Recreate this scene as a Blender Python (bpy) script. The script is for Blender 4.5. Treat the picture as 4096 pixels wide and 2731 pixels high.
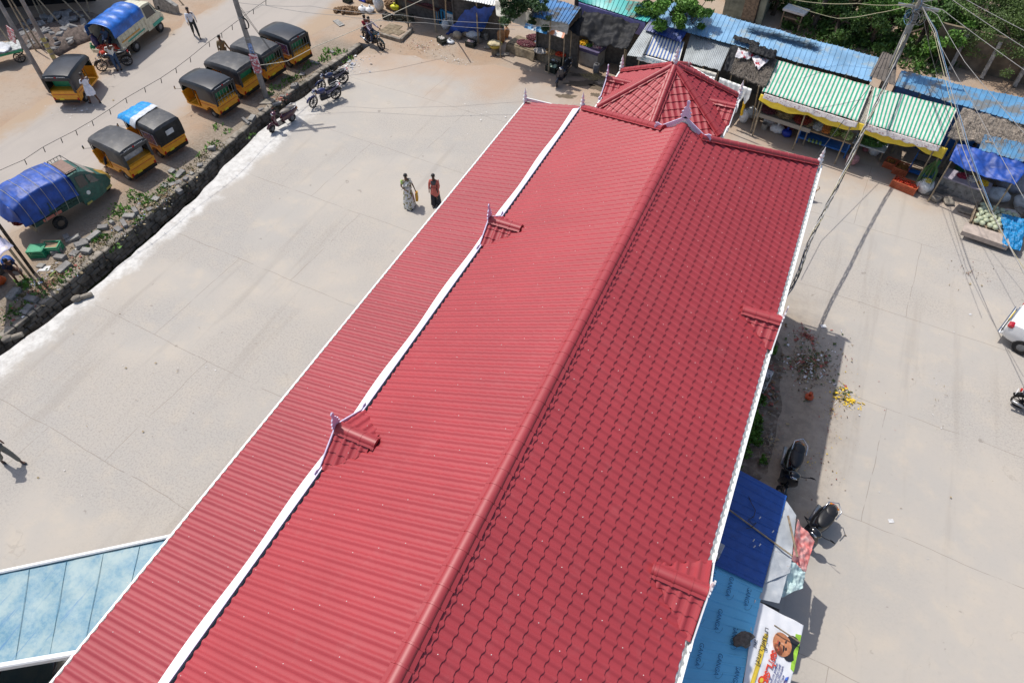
import bpy, bmesh, math, random
import numpy as np
from mathutils import Vector, Matrix, noise as mnoise
random.seed(7)
for _o in list(bpy.data.objects): bpy.data.objects.remove(_o)
scene = bpy.context.scene
C = scene.collection
PI = math.pi
# ------------------------------------------------------------------ camera
CAMROT = [[0.9087246, 0.3154589, -0.2733227], [0.4172701, -0.7026864, 0.5762964], [-0.0102623, -0.6377441, -0.7701799]]
FPX = 2681.821
HC = 19.0
cam = bpy.data.cameras.new('camera'); camo = bpy.data.objects.new('camera', cam); C.objects.link(camo)
_m = Matrix([[CAMROT[i][0], -CAMROT[i][1], -CAMROT[i][2]] for i in range(3)]).to_4x4()
_m.translation = (0, 0, HC); camo.matrix_world = _m
cam.sensor_width = 36; cam.lens = FPX/4096*36; cam.clip_start = .1; cam.clip_end = 600
scene.camera = camo
# ------------------------------------------------------------------ light
SH = (0.5, -0.18)                      # shadow offset per metre of height
_d = Vector((SH[0], SH[1], -1)).normalized()
sun = bpy.data.lights.new('sun', 'SUN'); sun.energy = 4.2; sun.angle = math.radians(.6); sun.color = (1, .955, .89)
suno = bpy.data.objects.new('sun', sun); C.objects.link(suno); suno.rotation_euler = _d.to_track_quat('-Z', 'Y').to_euler()
w = bpy.data.worlds.new('World'); scene.world = w; w.use_nodes = True
nt = w.node_tree; sky = nt.nodes.new('ShaderNodeTexSky'); sky.sky_type = 'NISHITA'; sky.sun_disc = False
sky.sun_elevation = math.asin(-_d.z); sky.sun_rotation = math.atan2(-_d.x, -_d.y)
sky.dust_density = 2.5
nt.links.new(sky.outputs[0], nt.nodes['Background'].inputs[0]); nt.nodes['Background'].inputs[1].default_value = .155
scene.view_settings.view_transform = 'Standard'; scene.view_settings.look = 'None'
scene.view_settings.exposure = -0.17; scene.view_settings.gamma = 1
scene.render.engine = 'CYCLES'

# ------------------------------------------------------------------ helpers
def at(px, py, z=0.0):
    """photo pixel (4096 wide) -> world point at height z"""
    v = (px-2048, py-1365.5, FPX)
    d = [sum(CAMROT[i][j]*v[j] for j in range(3)) for i in range(3)]
    t = (z-HC)/d[2]
    return Vector((d[0]*t, d[1]*t, z))
def aty(px, py, y):
    v = (px-2048, py-1365.5, FPX)
    d = [sum(CAMROT[i][j]*v[j] for j in range(3)) for i in range(3)]
    t = y/d[1]
    return Vector((d[0]*t, y, HC+d[2]*t))
def V(*a): return Vector(a)
class MB:
    G = None
    def __init__(s): s.v = []; s.f = []; s.mi = []; s.m = 0; s.T = MB.G
    def add(s, vs, fs):
        o = len(s.v)
        if s.T is not None: vs = [s.T @ Vector(p) for p in vs]
        s.v += [tuple(p) for p in vs]; s.f += [tuple(i+o for i in f) for f in fs]; s.mi += [s.m]*len(fs)
        return s
    def box(s, c, d, rz=0, rx=0, ry=0, tap=1.0):
        R = Matrix.Rotation(rz, 3, 'Z') @ Matrix.Rotation(ry, 3, 'Y') @ Matrix.Rotation(rx, 3, 'X')
        vs = []
        for z in (-.5, .5):
            k = tap if z > 0 else 1
            for x, y in ((-.5, -.5), (.5, -.5), (.5, .5), (-.5, .5)):
                vs.append(R @ Vector((x*d[0]*k, y*d[1]*k, z*d[2])) + Vector(c))
        return s.add(vs, [(3, 2, 1, 0), (4, 5, 6, 7), (0, 1, 5, 4), (1, 2, 6, 5), (2, 3, 7, 6), (3, 0, 4, 7)])
    def rbox(s, c, d, r=.05, rz=0, ry=0):
        """box with rounded vertical and horizontal edges (chamfered)"""
        R = Matrix.Rotation(rz, 3, 'Z') @ Matrix.Rotation(ry, 3, 'Y'); x, y, z = d[0]/2, d[1]/2, d[2]/2; r = min(r, x*.9, y*.9, z*.9)
        def ring(k, zz): return [(a*(x-k*r if b else x-k*r), 0, 0) for a, b in ()]
        vs = []; fs = []
        lv = [(-z, 1.), (-z+r, 0.), (z-r, 0.), (z, 1.)]
        for zz, k in lv:
            X, Y = x-k*r, y-k*r; q = r*(1-k*.5)
            for px, py in ((X, Y-q), (X-q, Y), (-X+q, Y), (-X, Y-q), (-X, -Y+q), (-X+q, -Y), (X-q, -Y), (X, -Y+q)):
                vs.append(R @ Vector((px, py, zz)) + Vector(c))
        for i in range(3):
            for j in range(8):
                a = i*8+j; b = i*8+(j+1) % 8; fs.append((a, b, b+8, a+8))
        fs.append(tuple(range(7, -1, -1))); fs.append(tuple(range(24, 32)))
        return s.add(vs, fs)
    def tube(s, a, b, r0, r1=None, n=8, cap=True):
        a = Vector(a); b = Vector(b); r1 = r0 if r1 is None else r1
        d = (b-a)
        if d.length < 1e-6: return s
        q = d.to_track_quat('Z', 'Y').to_matrix(); vs = []
        for p, r in ((a, r0), (b, r1)):
            for i in range(n):
                t = 2*PI*i/n; vs.append(p + q @ Vector((math.cos(t)*r, math.sin(t)*r, 0)))
        fs = [(i, (i+1) % n, n+(i+1) % n, n+i) for i in range(n)]
        if cap: fs += [tuple(range(n-1, -1, -1)), tuple(range(n, 2*n))]
        return s.add(vs, fs)
    def path(s, pts, r, n=6, closed=False):
        pts = [Vector(p) for p in pts]; N = len(pts); vs = []; rr = r if hasattr(r, '__len__') else [r]*N
        for i, p in enumerate(pts):
            d = (pts[min(i+1, N-1)]-pts[max(i-1, 0)]) if not closed else (pts[(i+1) % N]-pts[i-1])
            q = d.to_track_quat('Z', 'Y').to_matrix()
            for j in range(n):
                t = 2*PI*j/n; vs.append(p + q @ Vector((math.cos(t)*rr[i], math.sin(t)*rr[i], 0)))
        fs = []
        for i in range(N if closed else N-1):
            k = (i+1) % N
            for j in range(n): fs.append((i*n+j, i*n+(j+1) % n, k*n+(j+1) % n, k*n+j))
        if not closed: fs += [tuple(range(n-1, -1, -1)), tuple(range((N-1)*n, N*n))]
        return s.add(vs, fs)
    def lathe(s, prof, c=(0, 0, 0), n=12, axis='Z', sx=1, sy=1):
        vs = []; fs = []; A = {'Z': Matrix.Identity(3), 'Y': Matrix.Rotation(-PI/2, 3, 'X'), 'X': Matrix.Rotation(PI/2, 3, 'Y')}[axis]
        for r, z in prof:
            for i in range(n):
                t = 2*PI*i/n; vs.append(A @ Vector((math.cos(t)*r*sx, math.sin(t)*r*sy, z)) + Vector(c))
        for i in range(len(prof)-1):
            for j in range(n): fs.append((i*n+j, i*n+(j+1) % n, (i+1)*n+(j+1) % n, (i+1)*n+j))
        fs += [tuple(range(n-1, -1, -1)), tuple(range((len(prof)-1)*n, len(prof)*n))]
        return s.add(vs, fs)
    def ell(s, c, r, n=10, m=6, rough=0, rz=0, seed=0):
        vs = []; fs = []; R = Matrix.Rotation(rz, 3, 'Z'); rr = r if hasattr(r, '__len__') else (r, r, r)
        for i in range(m+1):
            ph = -PI/2+PI*i/m
            for j in range(n):
                t = 2*PI*j/n; d = Vector((math.cos(ph)*math.cos(t), math.cos(ph)*math.sin(t), math.sin(ph)))
                k = 1+rough*mnoise.noise(d*1.7+Vector((seed*3.1, seed, 0)))*2 if rough else 1
                vs.append(R @ Vector((d.x*rr[0]*k, d.y*rr[1]*k, d.z*rr[2]*k)) + Vector(c))
        for i in range(m):
            for j in range(n): fs.append((i*n+j, i*n+(j+1) % n, (i+1)*n+(j+1) % n, (i+1)*n+j))
        return s.add(vs, fs)
    def prism(s, pts, w, c=(0, 0, 0), rz=0, plane='XZ'):
        """polygon in XZ (or XY) extruded by w along Y (or Z), centred"""
        n = len(pts); R = Matrix.Rotation(rz, 3, 'Z'); vs = []
        for k in (-.5, .5):
            for a, b in pts:
                p = Vector((a, k*w, b)) if plane == 'XZ' else (Vector((a, b, k*w)) if plane == 'XY' else Vector((k*w, a, b)))
                vs.append(R @ p + Vector(c))
        fs = [(i, (i+1) % n, n+(i+1) % n, n+i) for i in range(n)] + [tuple(range(n-1, -1, -1)), tuple(range(n, 2*n))]
        return s.add(vs, fs)
    def grid(s, fn, nu, nv, thick=0, flip=False, stripes=None):
        P = [[Vector(fn(i/nu, j/nv)) for i in range(nu+1)] for j in range(nv+1)]
        vs = [p for row in P for p in row]; fs = []; W = nu+1; keep = s.m; mis = []
        for j in range(nv):
            for i in range(nu):
                a = j*W+i; fs.append((a, a+1, a+W+1, a+W) if not flip else (a, a+W, a+W+1, a+1))
                mis.append(stripes(i, j) if stripes else keep)
        if thick:
            N = len(vs); vs = vs+[p-Vector((0, 0, thick)) for p in vs]; m2 = list(mis)
            fs = fs+[tuple(k+N for k in reversed(f)) for f in fs]; mis = mis+m2
            rim = [(j*W, (j+1)*W) for j in range(nv)]+[((j+1)*W+nu, j*W+nu) for j in range(nv)]+[(i+1, i) for i in range(nu)]+[(nv*W+i, nv*W+i+1) for i in range(nu)]
            for a, b in rim: fs.append((a, b, b+N, a+N)); mis.append(mis[0] if not stripes else stripes(min(a % W, nu-1), min(a//W, nv-1)))
        o = len(s.v)
        if s.T is not None: vs = [s.T @ p for p in vs]
        s.v += [tuple(p) for p in vs]; s.f += [tuple(k+o for k in f) for f in fs]; s.mi += mis
        return s
    def build(s, name, mat=None, parent=None, smooth=False, loc=None):
        me = bpy.data.meshes.new(name); me.from_pydata(s.v, [], s.f)
        mats = mat if isinstance(mat, (list, tuple)) else [mat]
        for q in mats: me.materials.append(q)
        if len(mats) > 1: me.polygons.foreach_set('material_index', s.mi)
        if smooth: me.polygons.foreach_set('use_smooth', [True]*len(me.polygons))
        me.update()
        o = bpy.data.objects.new(name, me); C.objects.link(o)
        if smooth == 'a': me.set_sharp_from_angle(angle=math.radians(40))
        if parent: o.parent = parent
        if loc: o.location = loc
        return o
def tag(o, label=None, cat=None, group=None, kind=None):
    if label: o['label'] = label
    if cat: o['category'] = cat
    if group: o['group'] = group
    if kind: o['kind'] = kind
    return o
def thing(name, label, cat, loc=(0, 0, 0), rz=0, group=None):
    o = bpy.data.objects.new(name, None); C.objects.link(o); o.location = loc; o.rotation_euler = (0, 0, rz)
    o.empty_display_size = .2
    return tag(o, label, cat, group)
def copy_tree(o, parent=None):
    c = o.copy(); C.objects.link(c)
    if parent: c.parent = parent
    for ch in [x for x in bpy.data.objects if x.parent == o]: copy_tree(ch, c)
    return c
# ---- materials
MATS = {}
class NT:
    def __init__(s, m): s.t = m.node_tree; s.b = s.t.nodes['Principled BSDF']
    def n(s, ty, **kw):
        nd = s.t.nodes.new('ShaderNode'+ty)
        for k, v in kw.items(): setattr(nd, k, v)
        return nd
    def l(s, a, b): s.t.links.new(a, b)
    def noise(s, vec, scale, det=4, rough=.55, dist=0):
        nd = s.n('TexNoise'); nd.inputs['Scale'].default_value = scale; nd.inputs['Detail'].default_value = det
        nd.inputs['Roughness'].default_value = rough; nd.inputs['Distortion'].default_value = dist
        if vec is not None: s.l(vec, nd.inputs['Vector'])
        return nd.outputs['Fac']
    def ramp(s, fac, a, b):
        nd = s.n('MapRange', interpolation_type='SMOOTHSTEP'); nd.inputs[1].default_value = a; nd.inputs[2].default_value = b
        s.l(fac, nd.inputs[0]); return nd.outputs[0]
    def math(s, op, a, b=None):
        nd = s.n('Math', operation=op)
        for i, q in enumerate((a, b)):
            if q is None: continue
            if isinstance(q, (int, float)): nd.inputs[i].default_value = q
            else: s.l(q, nd.inputs[i])
        return nd.outputs[0]
    def mix(s, fac, a, b):
        nd = s.n('Mix', data_type='RGBA')
        if isinstance(fac, (int, float)): nd.inputs[0].default_value = fac
        else: s.l(fac, nd.inputs[0])
        for i, q in ((6, a), (7, b)):
            if isinstance(q, (tuple, list)): nd.inputs[i].default_value = (*q[:3], 1)
            else: s.l(q, nd.inputs[i])
        return nd.outputs[2]
    def bump(s, h, st, dist=.02):
        nd = s.n('Bump'); nd.inputs['Strength'].default_value = st; nd.inputs['Distance'].default_value = dist
        s.l(h, nd.inputs['Height']); s.l(nd.outputs[0], s.b.inputs['Normal'])
def newmat(name):
    m = bpy.data.materials.new(name); m.use_nodes = True; MATS[name] = m; return m, NT(m)
def mat(name, col, rough=.6, metal=0, var=.12, scale=6, bump=0, dirt=None, dscale=3, dlo=.5, dhi=.7, coat=0, bs=None):
    if name in MATS: return MATS[name]
    m, t = newmat(name)
    t.b.inputs['Roughness'].default_value = rough; t.b.inputs['Metallic'].default_value = metal
    if coat: t.b.inputs['Coat Weight'].default_value = coat
    tc = t.n('TexCoord').outputs['Object']; f = t.noise(tc, scale)
    c = t.mix(t.ramp(f, .3, .7), [x*(1-var) for x in col], [min(1, x*(1+var)) for x in col])
    if dirt: c = t.mix(t.ramp(t.noise(tc, dscale, 6, .65), dlo, dhi), c, dirt)
    t.l(c, t.b.inputs['Base Color'])
    if bump: t.bump(t.noise(tc, bs or scale*4), bump)
    return m
def cloth_fn(A, B, Cc, D, sag=.1, wr=.03, ws=3., seed=0, pin=1):
    """A,B = back corners left/right, D,C = front corners left/right; u along A->B, v along A->D"""
    A, B, Cc, D = map(Vector, (A, B, Cc, D))
    def fn(u, v):
        p = (A.lerp(B, u)).lerp(D.lerp(Cc, u), v)
        s_ = sag*math.sin(PI*u)*(math.sin(PI*v) if pin else v)
        n_ = mnoise.noise(Vector((p.x*ws, p.y*ws, seed)))*wr+mnoise.noise(Vector((p.x*ws*2.7, p.y*ws*2.7, seed+5)))*wr*.5
        return (p.x, p.y, p.z-s_+n_)
    return fn
def corr(mb, A, B, Cc, D, n, amp=.03, rib=.22, jag=0, seed=0):
    """ribbed roofing sheet; ribs run A->D (back to front), n ribs from A to B"""
    A, B, Cc, D = map(Vector, (A, B, Cc, D)); rnd = random.Random(seed)
    us = []
    for i in range(n):
        for a, h in ((0, 0), (.5-rib/2, 0), (.5-rib/4, 1), (.5+rib/4, 1), (.5+rib/2, 0)): us.append(((i+a)/n, h, i))
    us.append((1, 0, n-1)); jj = [(rnd.uniform(-jag, jag), rnd.uniform(-jag, jag)) for _ in range(n//3+2)]
    nv = 6; vs = []; W = len(us)
    for k in range(nv+1):
        v = k/nv
        for u, h, i in us:
            a, b = jj[i//3]; vv = v
            if k == 0: vv = a
            if k == nv: vv = 1+b
            p = A.lerp(B, u).lerp(D.lerp(Cc, u), vv)
            vs.append((p.x, p.y, p.z+h*amp+mnoise.noise(Vector((p.x*.8, p.y*.8, seed)))*.03))
    N = len(vs); fs = []
    for k in range(nv):
        for i in range(W-1): fs.append((k*W+i, k*W+i+1, (k+1)*W+i+1, (k+1)*W+i))
    vs += [(x, y, z-.006) for x, y, z in vs]; fs += [tuple(q+N for q in reversed(f)) for f in fs]
    mb.add(vs, fs); return mb
def sheet_poly(name, pts, z, m, kind='structure', thick=0):
    mb = MB()
    if thick: mb.add([(x, y, z) for x, y in pts]+[(x, y, z-thick) for x, y in pts], [tuple(range(len(pts)))]+[tuple(range(2*len(pts)-1, len(pts)-1, -1))]+[(i, i+len(pts), (i+1) % len(pts)+len(pts), (i+1) % len(pts)) for i in range(len(pts))])
    else: mb.add([(x, y, z) for x, y in pts], [tuple(range(len(pts)))])
    o = mb.build(name, m); 
    bm = bmesh.new(); bm.from_mesh(o.data); bmesh.ops.triangulate(bm, faces=bm.faces); bmesh.ops.recalc_face_normals(bm, faces=bm.faces)
    if not thick and bm.faces and sum(f.normal.z for f in bm.faces) < 0: bmesh.ops.reverse_faces(bm, faces=bm.faces)
    bm.to_mesh(o.data); bm.free()
    if kind: o['kind'] = kind
    return o
def text_part(name, body, size, m, parent, M4, extrude=.002, bold=0.0, shear=0):
    cu = bpy.data.curves.new(name, 'FONT'); cu.body = body; cu.size = size; cu.extrude = extrude; cu.align_x = 'CENTER'; cu.align_y = 'CENTER'
    cu.offset = bold; cu.shear = shear; cu.resolution_u = 2
    to = bpy.data.objects.new('tmp', cu); C.objects.link(to)
    dg = bpy.context.evaluated_depsgraph_get(); dg.update()
    me = bpy.data.meshes.new_from_object(to.evaluated_get(dg)); bpy.data.objects.remove(to)
    me.materials.clear(); me.materials.append(m); me.transform(M4)
    o = bpy.data.objects.new(name, me); C.objects.link(o)
    if parent: o.parent = parent
    return o
def frame_on(A, B, Cc, D, u, v, lift=.03):
    """4x4 whose X runs A->B, Y runs D->A, origin at bilinear (u,v)"""
    A, B, Cc, D = map(Vector, (A, B, Cc, D))
    p = A.lerp(B, u).lerp(D.lerp(Cc, u), v); x = (B-A).normalized(); y = (A-D); y = (y-x*y.dot(x)).normalized(); z = x.cross(y)
    p = p+z*lift
    return Matrix(((x.x, y.x, z.x, p.x), (x.y, y.y, z.y, p.y), (x.z, y.z, z.z, p.z), (0, 0, 0, 1)))
# shared materials
WHITE = mat('white_paint', (.78, .79, .80), .45, var=.04)
BLACKP = mat('black_plastic', (.012, .012, .014), .45)
RUBBER = mat('tyre_rubber', (.018, .018, .018), .85, var=.3, dirt=(.12, .10, .08), dscale=9)
CHROME = mat('chrome', (.6, .6, .61), .25, 1, var=.03)
STEEL = mat('grey_steel', (.35, .36, .37), .4, .8)
GLASSD = mat('dark_glass', (.02, .025, .03), .08, coat=.5, var=.02)
SKIN = mat('brown_skin', (.13, .06, .035), .55)
HAIR = mat('black_hair', (.012, .01, .01), .5)
WOODM = mat('weathered_wood', (.25, .19, .13), .8, var=.35, scale=9, bump=.3)
BAMBOO = mat('bamboo_pole', (.30, .24, .16), .7, var=.35, scale=5)
SCREW = mat('screw_white', (.85, .82, .78), .3)
CONC = mat('grey_concrete', (.30, .29, .27), .9, var=.25, scale=4, bump=.3, dirt=(.10, .10, .09), dscale=6)

# ------------------------------------------------------------------ ground materials
def yard_material():
    m, t = newmat('yard_concrete')
    tc = t.n('TexCoord').outputs['Object']; sx = t.n('SeparateXYZ'); t.l(tc, sx.inputs[0]); X, Y = sx.outputs[0], sx.outputs[1]
    n1 = t.noise(tc, .22, 5, .6); n2 = t.noise(tc, 1.1, 5, .6); n3 = t.noise(tc, 15, 4, .8); n4 = t.noise(tc, .12, 3, .5, 1.0)
    c = t.mix(t.ramp(n1, .35, .65), (.445, .404, .352), (.405, .380, .346))
    c = t.mix(t.ramp(n2, .45, .75), c, (.470, .42, .355))
    # worn aggregate speckle in patches
    msk = t.math('MULTIPLY', t.ramp(n4, .42, .58), t.ramp(n3, .48, .60))
    c = t.mix(t.math('MULTIPLY', t.ramp(n4, .40, .60), .35), c, (.385, .362, .332))
    c = t.mix(t.math('MULTIPLY', msk, .32), c, (.17, .16, .155))
    n5 = t.noise(tc, 7, 6, .75); c = t.mix(t.math('MULTIPLY', t.ramp(n5, .5, .75), .18), c, (.27, .24, .21))
    ck = t.n('TexVoronoi', feature='DISTANCE_TO_EDGE'); ck.inputs['Scale'].default_value = .16; wv = t.n('VectorMath', operation='ADD'); wn = t.n('TexNoise'); wn.inputs['Scale'].default_value = 1.2; wn.inputs['Detail'].default_value = 6; t.l(tc, wn.inputs['Vector']); t.l(tc, wv.inputs[0]); t.l(wn.outputs['Color'], wv.inputs[1]); t.l(wv.outputs[0], ck.inputs['Vector'])
    c = t.mix(t.math('MULTIPLY', t.math('SUBTRACT', 1, t.ramp(ck.outputs['Distance'], .0, .0035)), t.math('MULTIPLY', t.ramp(n2, .5, .6), .28)), c, (.24, .21, .18))
    # tyre streaks
    mp = t.n('Mapping'); mp.inputs['Scale'].default_value = (.9, .07, 1); mp.inputs['Rotation'].default_value = (0, 0, .5); t.l(tc, mp.inputs[0])
    c = t.mix(t.math('MULTIPLY', t.ramp(t.noise(mp.outputs[0], 1.6, 5, .6), .54, .70), .34), c, (.30, .27, .235))
    # dark oil spots
    c = t.mix(t.math('MULTIPLY', t.ramp(t.noise(tc, 2.3, 3, .5), .70, .76), .45), c, (.16, .14, .12))
    # joints
    bn = t.n('TexBrick'); bn.offset = .37; bn.inputs['Scale'].default_value = 1; bn.inputs['Mortar Size'].default_value = .014; bn.inputs['Mortar Smooth'].default_value = .4
    bn.inputs['Brick Width'].default_value = 7.3; bn.inputs['Row Height'].default_value = 4.6
    vm = t.n('Mapping'); vm.inputs['Rotation'].default_value = (0, 0, .06); vm.inputs['Location'].default_value = (2.2, 1.2, 0); t.l(tc, vm.inputs[0])
    va = t.n('VectorMath', operation='ADD'); nn = t.n('TexNoise'); nn.inputs['Scale'].default_value = .6; t.l(tc, nn.inputs['Vector'])
    vs_ = t.n('VectorMath', operation='SCALE'); t.l(nn.outputs['Color'], vs_.inputs[0]); vs_.inputs['Scale'].default_value = .22
    t.l(vm.outputs[0], va.inputs[0]); t.l(vs_.outputs[0], va.inputs[1]); t.l(va.outputs[0], bn.inputs['Vector'])
    jm = t.math('MULTIPLY', bn.outputs['Fac'], t.ramp(n2, .34, .5))
    c = t.mix(t.math('MULTIPLY', jm, .55), c, (.20, .17, .14))
    # orange earth blown over far part
    e = t.math('ADD', Y, t.math('MULTIPLY', t.math('SUBTRACT', t.noise(tc, .35, 5, .6), .5), 9))
    far = t.ramp(e, 27.0, 32.5)
    c = t.mix(t.math('MULTIPLY', far, .75), c, (.41, .275, .18))
    # brown patch by the right eave
    dx = t.math('SUBTRACT', X, 2.1); dy = t.math('MULTIPLY', t.math('SUBTRACT', Y, 14.5), .42)
    dd = t.math('SQRT', t.math('ADD', t.math('MULTIPLY', dx, dx), t.math('MULTIPLY', dy, dy)))
    dd = t.math('ADD', dd, t.math('MULTIPLY', t.math('SUBTRACT', n2, .5), 1.6))
    c = t.mix(t.math('MULTIPLY', t.math('SUBTRACT', 1, t.ramp(dd, 1.3, 3.4)), .85), c, t.mix(t.ramp(t.noise(tc, 3.5, 6, .75), .4, .62), (.34, .27, .195), (.24, .19, .14)))
    # lime wash along the drain
    wl = t.math('ADD', X, t.math('MULTIPLY', t.math('SUBTRACT', t.noise(tc, .9, 6, .75), .5), 2.1))
    wl = t.math('ADD', wl, t.math('MULTIPLY', Y, -.012))
    wm = t.math('MULTIPLY', t.math('SUBTRACT', 1, t.ramp(wl, -23.0, -22.35)), t.math('SUBTRACT', 1, t.ramp(Y, 22, 26)))
    c = t.mix(t.math('MULTIPLY', t.math('MULTIPLY', wm, t.ramp(t.noise(tc, 2.2, 7, .8), .25, .5)), .92), c, t.mix(t.ramp(t.noise(tc, 3, 6, .7), .35, .6), (.50, .49, .465), (.66, .65, .62)))
    t.l(c, t.b.inputs['Base Color']); t.b.inputs['Roughness'].default_value = .93
    t.bump(n3, .25, .01); return m
def dirt_material():
    m, t = newmat('bare_earth')
    tc = t.n('TexCoord').outputs['Object']; n1 = t.noise(tc, .35, 5, .6); n2 = t.noise(tc, 3.5, 6, .7); n3 = t.noise(tc, 25, 4, .7)
    c = t.mix(t.ramp(n1, .35, .65), (.36, .255, .175), (.37, .30, .235))
    c = t.mix(t.math('MULTIPLY', t.ramp(n2, .5, .75), .6), c, (.26, .20, .15))
    c = t.mix(t.math('MULTIPLY', t.ramp(n3, .62, .72), .5), c, (.60, .56, .50))
    sx = t.n('SeparateXYZ'); t.l(tc, sx.inputs[0]); bx = t.math('ABSOLUTE', t.math('ADD', sx.outputs[0], 25.3)); bx = t.math('ADD', bx, t.math('MULTIPLY', t.math('SUBTRACT', n2, .5), 2.2)); bm_ = t.math('MULTIPLY', t.math('SUBTRACT', 1, t.ramp(bx, .6, 2.0)), t.math('SUBTRACT', 1, t.ramp(sx.outputs[1], 30.5, 31.5)))
    c = t.mix(t.math('MULTIPLY', bm_, .7), c, t.mix(t.ramp(t.noise(tc, 9, 6, .75), .4, .6), (.14, .115, .085), (.27, .235, .19)))
    c = t.mix(t.math('MULTIPLY', t.ramp(n3, .38, .30), .5), c, (.15, .11, .08))
    t.l(c, t.b.inputs['Base Color']); t.b.inputs['Roughness'].default_value = .95; t.bump(n2, .6, .05); return m
def road_material():
    m, t = newmat('road_concrete')
    tc = t.n('TexCoord').outputs['Object']; sx = t.n('SeparateXYZ'); t.l(tc, sx.inputs[0]); X = sx.outputs[0]
    n1 = t.noise(tc, .3, 5, .6); n3 = t.noise(tc, 30, 3, .7)
    c = t.mix(t.ramp(n1, .35, .65), (.40, .36, .32), (.37, .335, .30))
    mp = t.n('Mapping'); mp.inputs['Scale'].default_value = (1.6, .05, 1); t.l(tc, mp.inputs[0])
    c = t.mix(t.math('MULTIPLY', t.ramp(t.noise(mp.outputs[0], 1.4, 5, .6), .5, .7), .4), c, (.33, .30, .27))
    ed = t.math('ABSOLUTE', t.math('ADD', X, 32.1)); ed = t.math('ADD', ed, t.math('MULTIPLY', t.math('SUBTRACT', t.noise(tc, .7, 6, .7), .5), 2.2))
    c = t.mix(t.ramp(ed, 2.7, 3.9), c, (.38, .285, .20))
    c = t.mix(t.math('MULTIPLY', t.ramp(n3, .55, .7), .3), c, (.25, .23, .2))
    t.l(c, t.b.inputs['Base Color']); t.b.inputs['Roughness'].default_value = .93; return m
YARD = yard_material(); DIRT = dirt_material(); ROADM = road_material()
def wob(pts, amp, step=.5, seed=0):
    """polyline resampled with a ragged offset"""
    out = []
    for i in range(len(pts)-1):
        a, b = Vector(pts[i]), Vector(pts[i+1]); n = max(1, int((b-a).length/step)); d = (b-a).normalized(); nn = Vector((-d.y, d.x))
        for k in range(n):
            p = a.lerp(b, k/n); q = p+nn*(mnoise.noise(Vector((p.x*.9, p.y*.9, seed)))*amp*2+mnoise.noise(Vector((p.x*4, p.y*4, seed)))*amp*.5); out.append((q.x, q.y))
    out.append(tuple(pts[-1])[:2]); return out
DL = wob([(-24.5, -60), (-24.45, 8), (-24.6, 14), (-24.65, 17.5), (-25.1, 22), (-24.95, 25.3), (-24.55, 29), (-24.4, 31.2)], .06, .6, 1)
DR = wob([(-23.6, -60), (-23.5, 5.9), (-23.1, 9), (-23.1, 13), (-23.25, 15.6), (-23.85, 21), (-23.95, 25.6), (-23.7, 30.2), (-23.6, 31.2)], .10, .35, 2)
sheet_poly('ground', DL+DR[::-1][0:1]+[(-23.6, 160), (-200, 160), (-200, -60)], 0, DIRT)
_g = sheet_poly('ground', [(-23.6, 31.2), (-23.6, 160), (200, 160), (200, -60)]+DR[:-1], -.004, DIRT)
_far = wob([(15, 26.5), (11, 28.2), (8.6, 29.9), (4, 31.6), (-2, 32.6), (-12, 32.4), (-16.5, 31.8), (-20, 31.0), (-22.3, 30.8)], .25, .5, 4)
sheet_poly('yard', DR[:-3]+_far[::-1]+[(60, 22), (60, -60)], 0, YARD)
_re = wob([(-28.75, -60), (-28.8, 16.7), (-27.9, 26), (-27.6, 30.5), (-26.9, 33), (-24.5, 36), (-18, 42), (-10, 52)], .12, .5, 5)
_rf = wob([(-36.2, -60), (-36.2, 20), (-35.6, 27.3), (-35.6, 34), (-34, 50), (-33, 70)], .3, .6, 6)
sheet_poly('road', _re+[(-8, 70)]+_rf[::-1], .004, ROADM)
# drain
mb = MB(); n = len(DR)
mb.add([(x, y, 0) for x, y in DR]+[(x-.02, y, -1.15) for x, y in DR], [(i, i+1, i+1+n, i+n) for i in range(n-1)])
mb.build('drain_bank', mat('drain_bank_earth', (.13, .10, .07), .95, var=.3, scale=3, bump=.6))['kind'] = 'structure'
mb = MB(); n = len(DL); mb.add([(x, y, 0) for x, y in DL]+[(x-.12, y, -1.15) for x, y in DL], [(i+1, i, i+n, i+1+n) for i in range(n-1)])
mb.build('drain_bank', MATS['drain_bank_earth'])['kind'] = 'structure'
mb = MB().add([(-24.4, 31.2, 0), (-23.6, 31.2, 0), (-23.6, 31.2, -1.2), (-24.4, 31.2, -1.2)], [(0, 1, 2, 3)]); mb.build('drain_bank', CONC)['kind'] = 'structure'
mb = MB().add([(-25.6, -60, -1.12), (-22.8, -60, -1.12), (-22.8, 31.5, -1.12), (-25.6, 31.5, -1.12)], [(0, 1, 2, 3)])
mb.build('drain_bed', MATS['drain_bank_earth'])['kind'] = 'structure'
_m, _t = newmat('murky_water'); _tc = _t.n('TexCoord').outputs['Object']
_t.l(_t.mix(_t.ramp(_t.noise(_tc, .8, 3), .4, .6), (.022, .026, .010), (.05, .055, .022)), _t.b.inputs['Base Color']); _t.b.inputs['Roughness'].default_value = .12; _t.bump(_t.noise(_tc, 6, 2), .08, .01)
mb = MB().add([(-25.6, -60, -.95), (-22.8, -60, -.95), (-22.8, 31.4, -.95), (-25.6, 31.4, -.95)], [(0, 1, 2, 3)])
mb.build('water', _m)['kind'] = 'structure'
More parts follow.
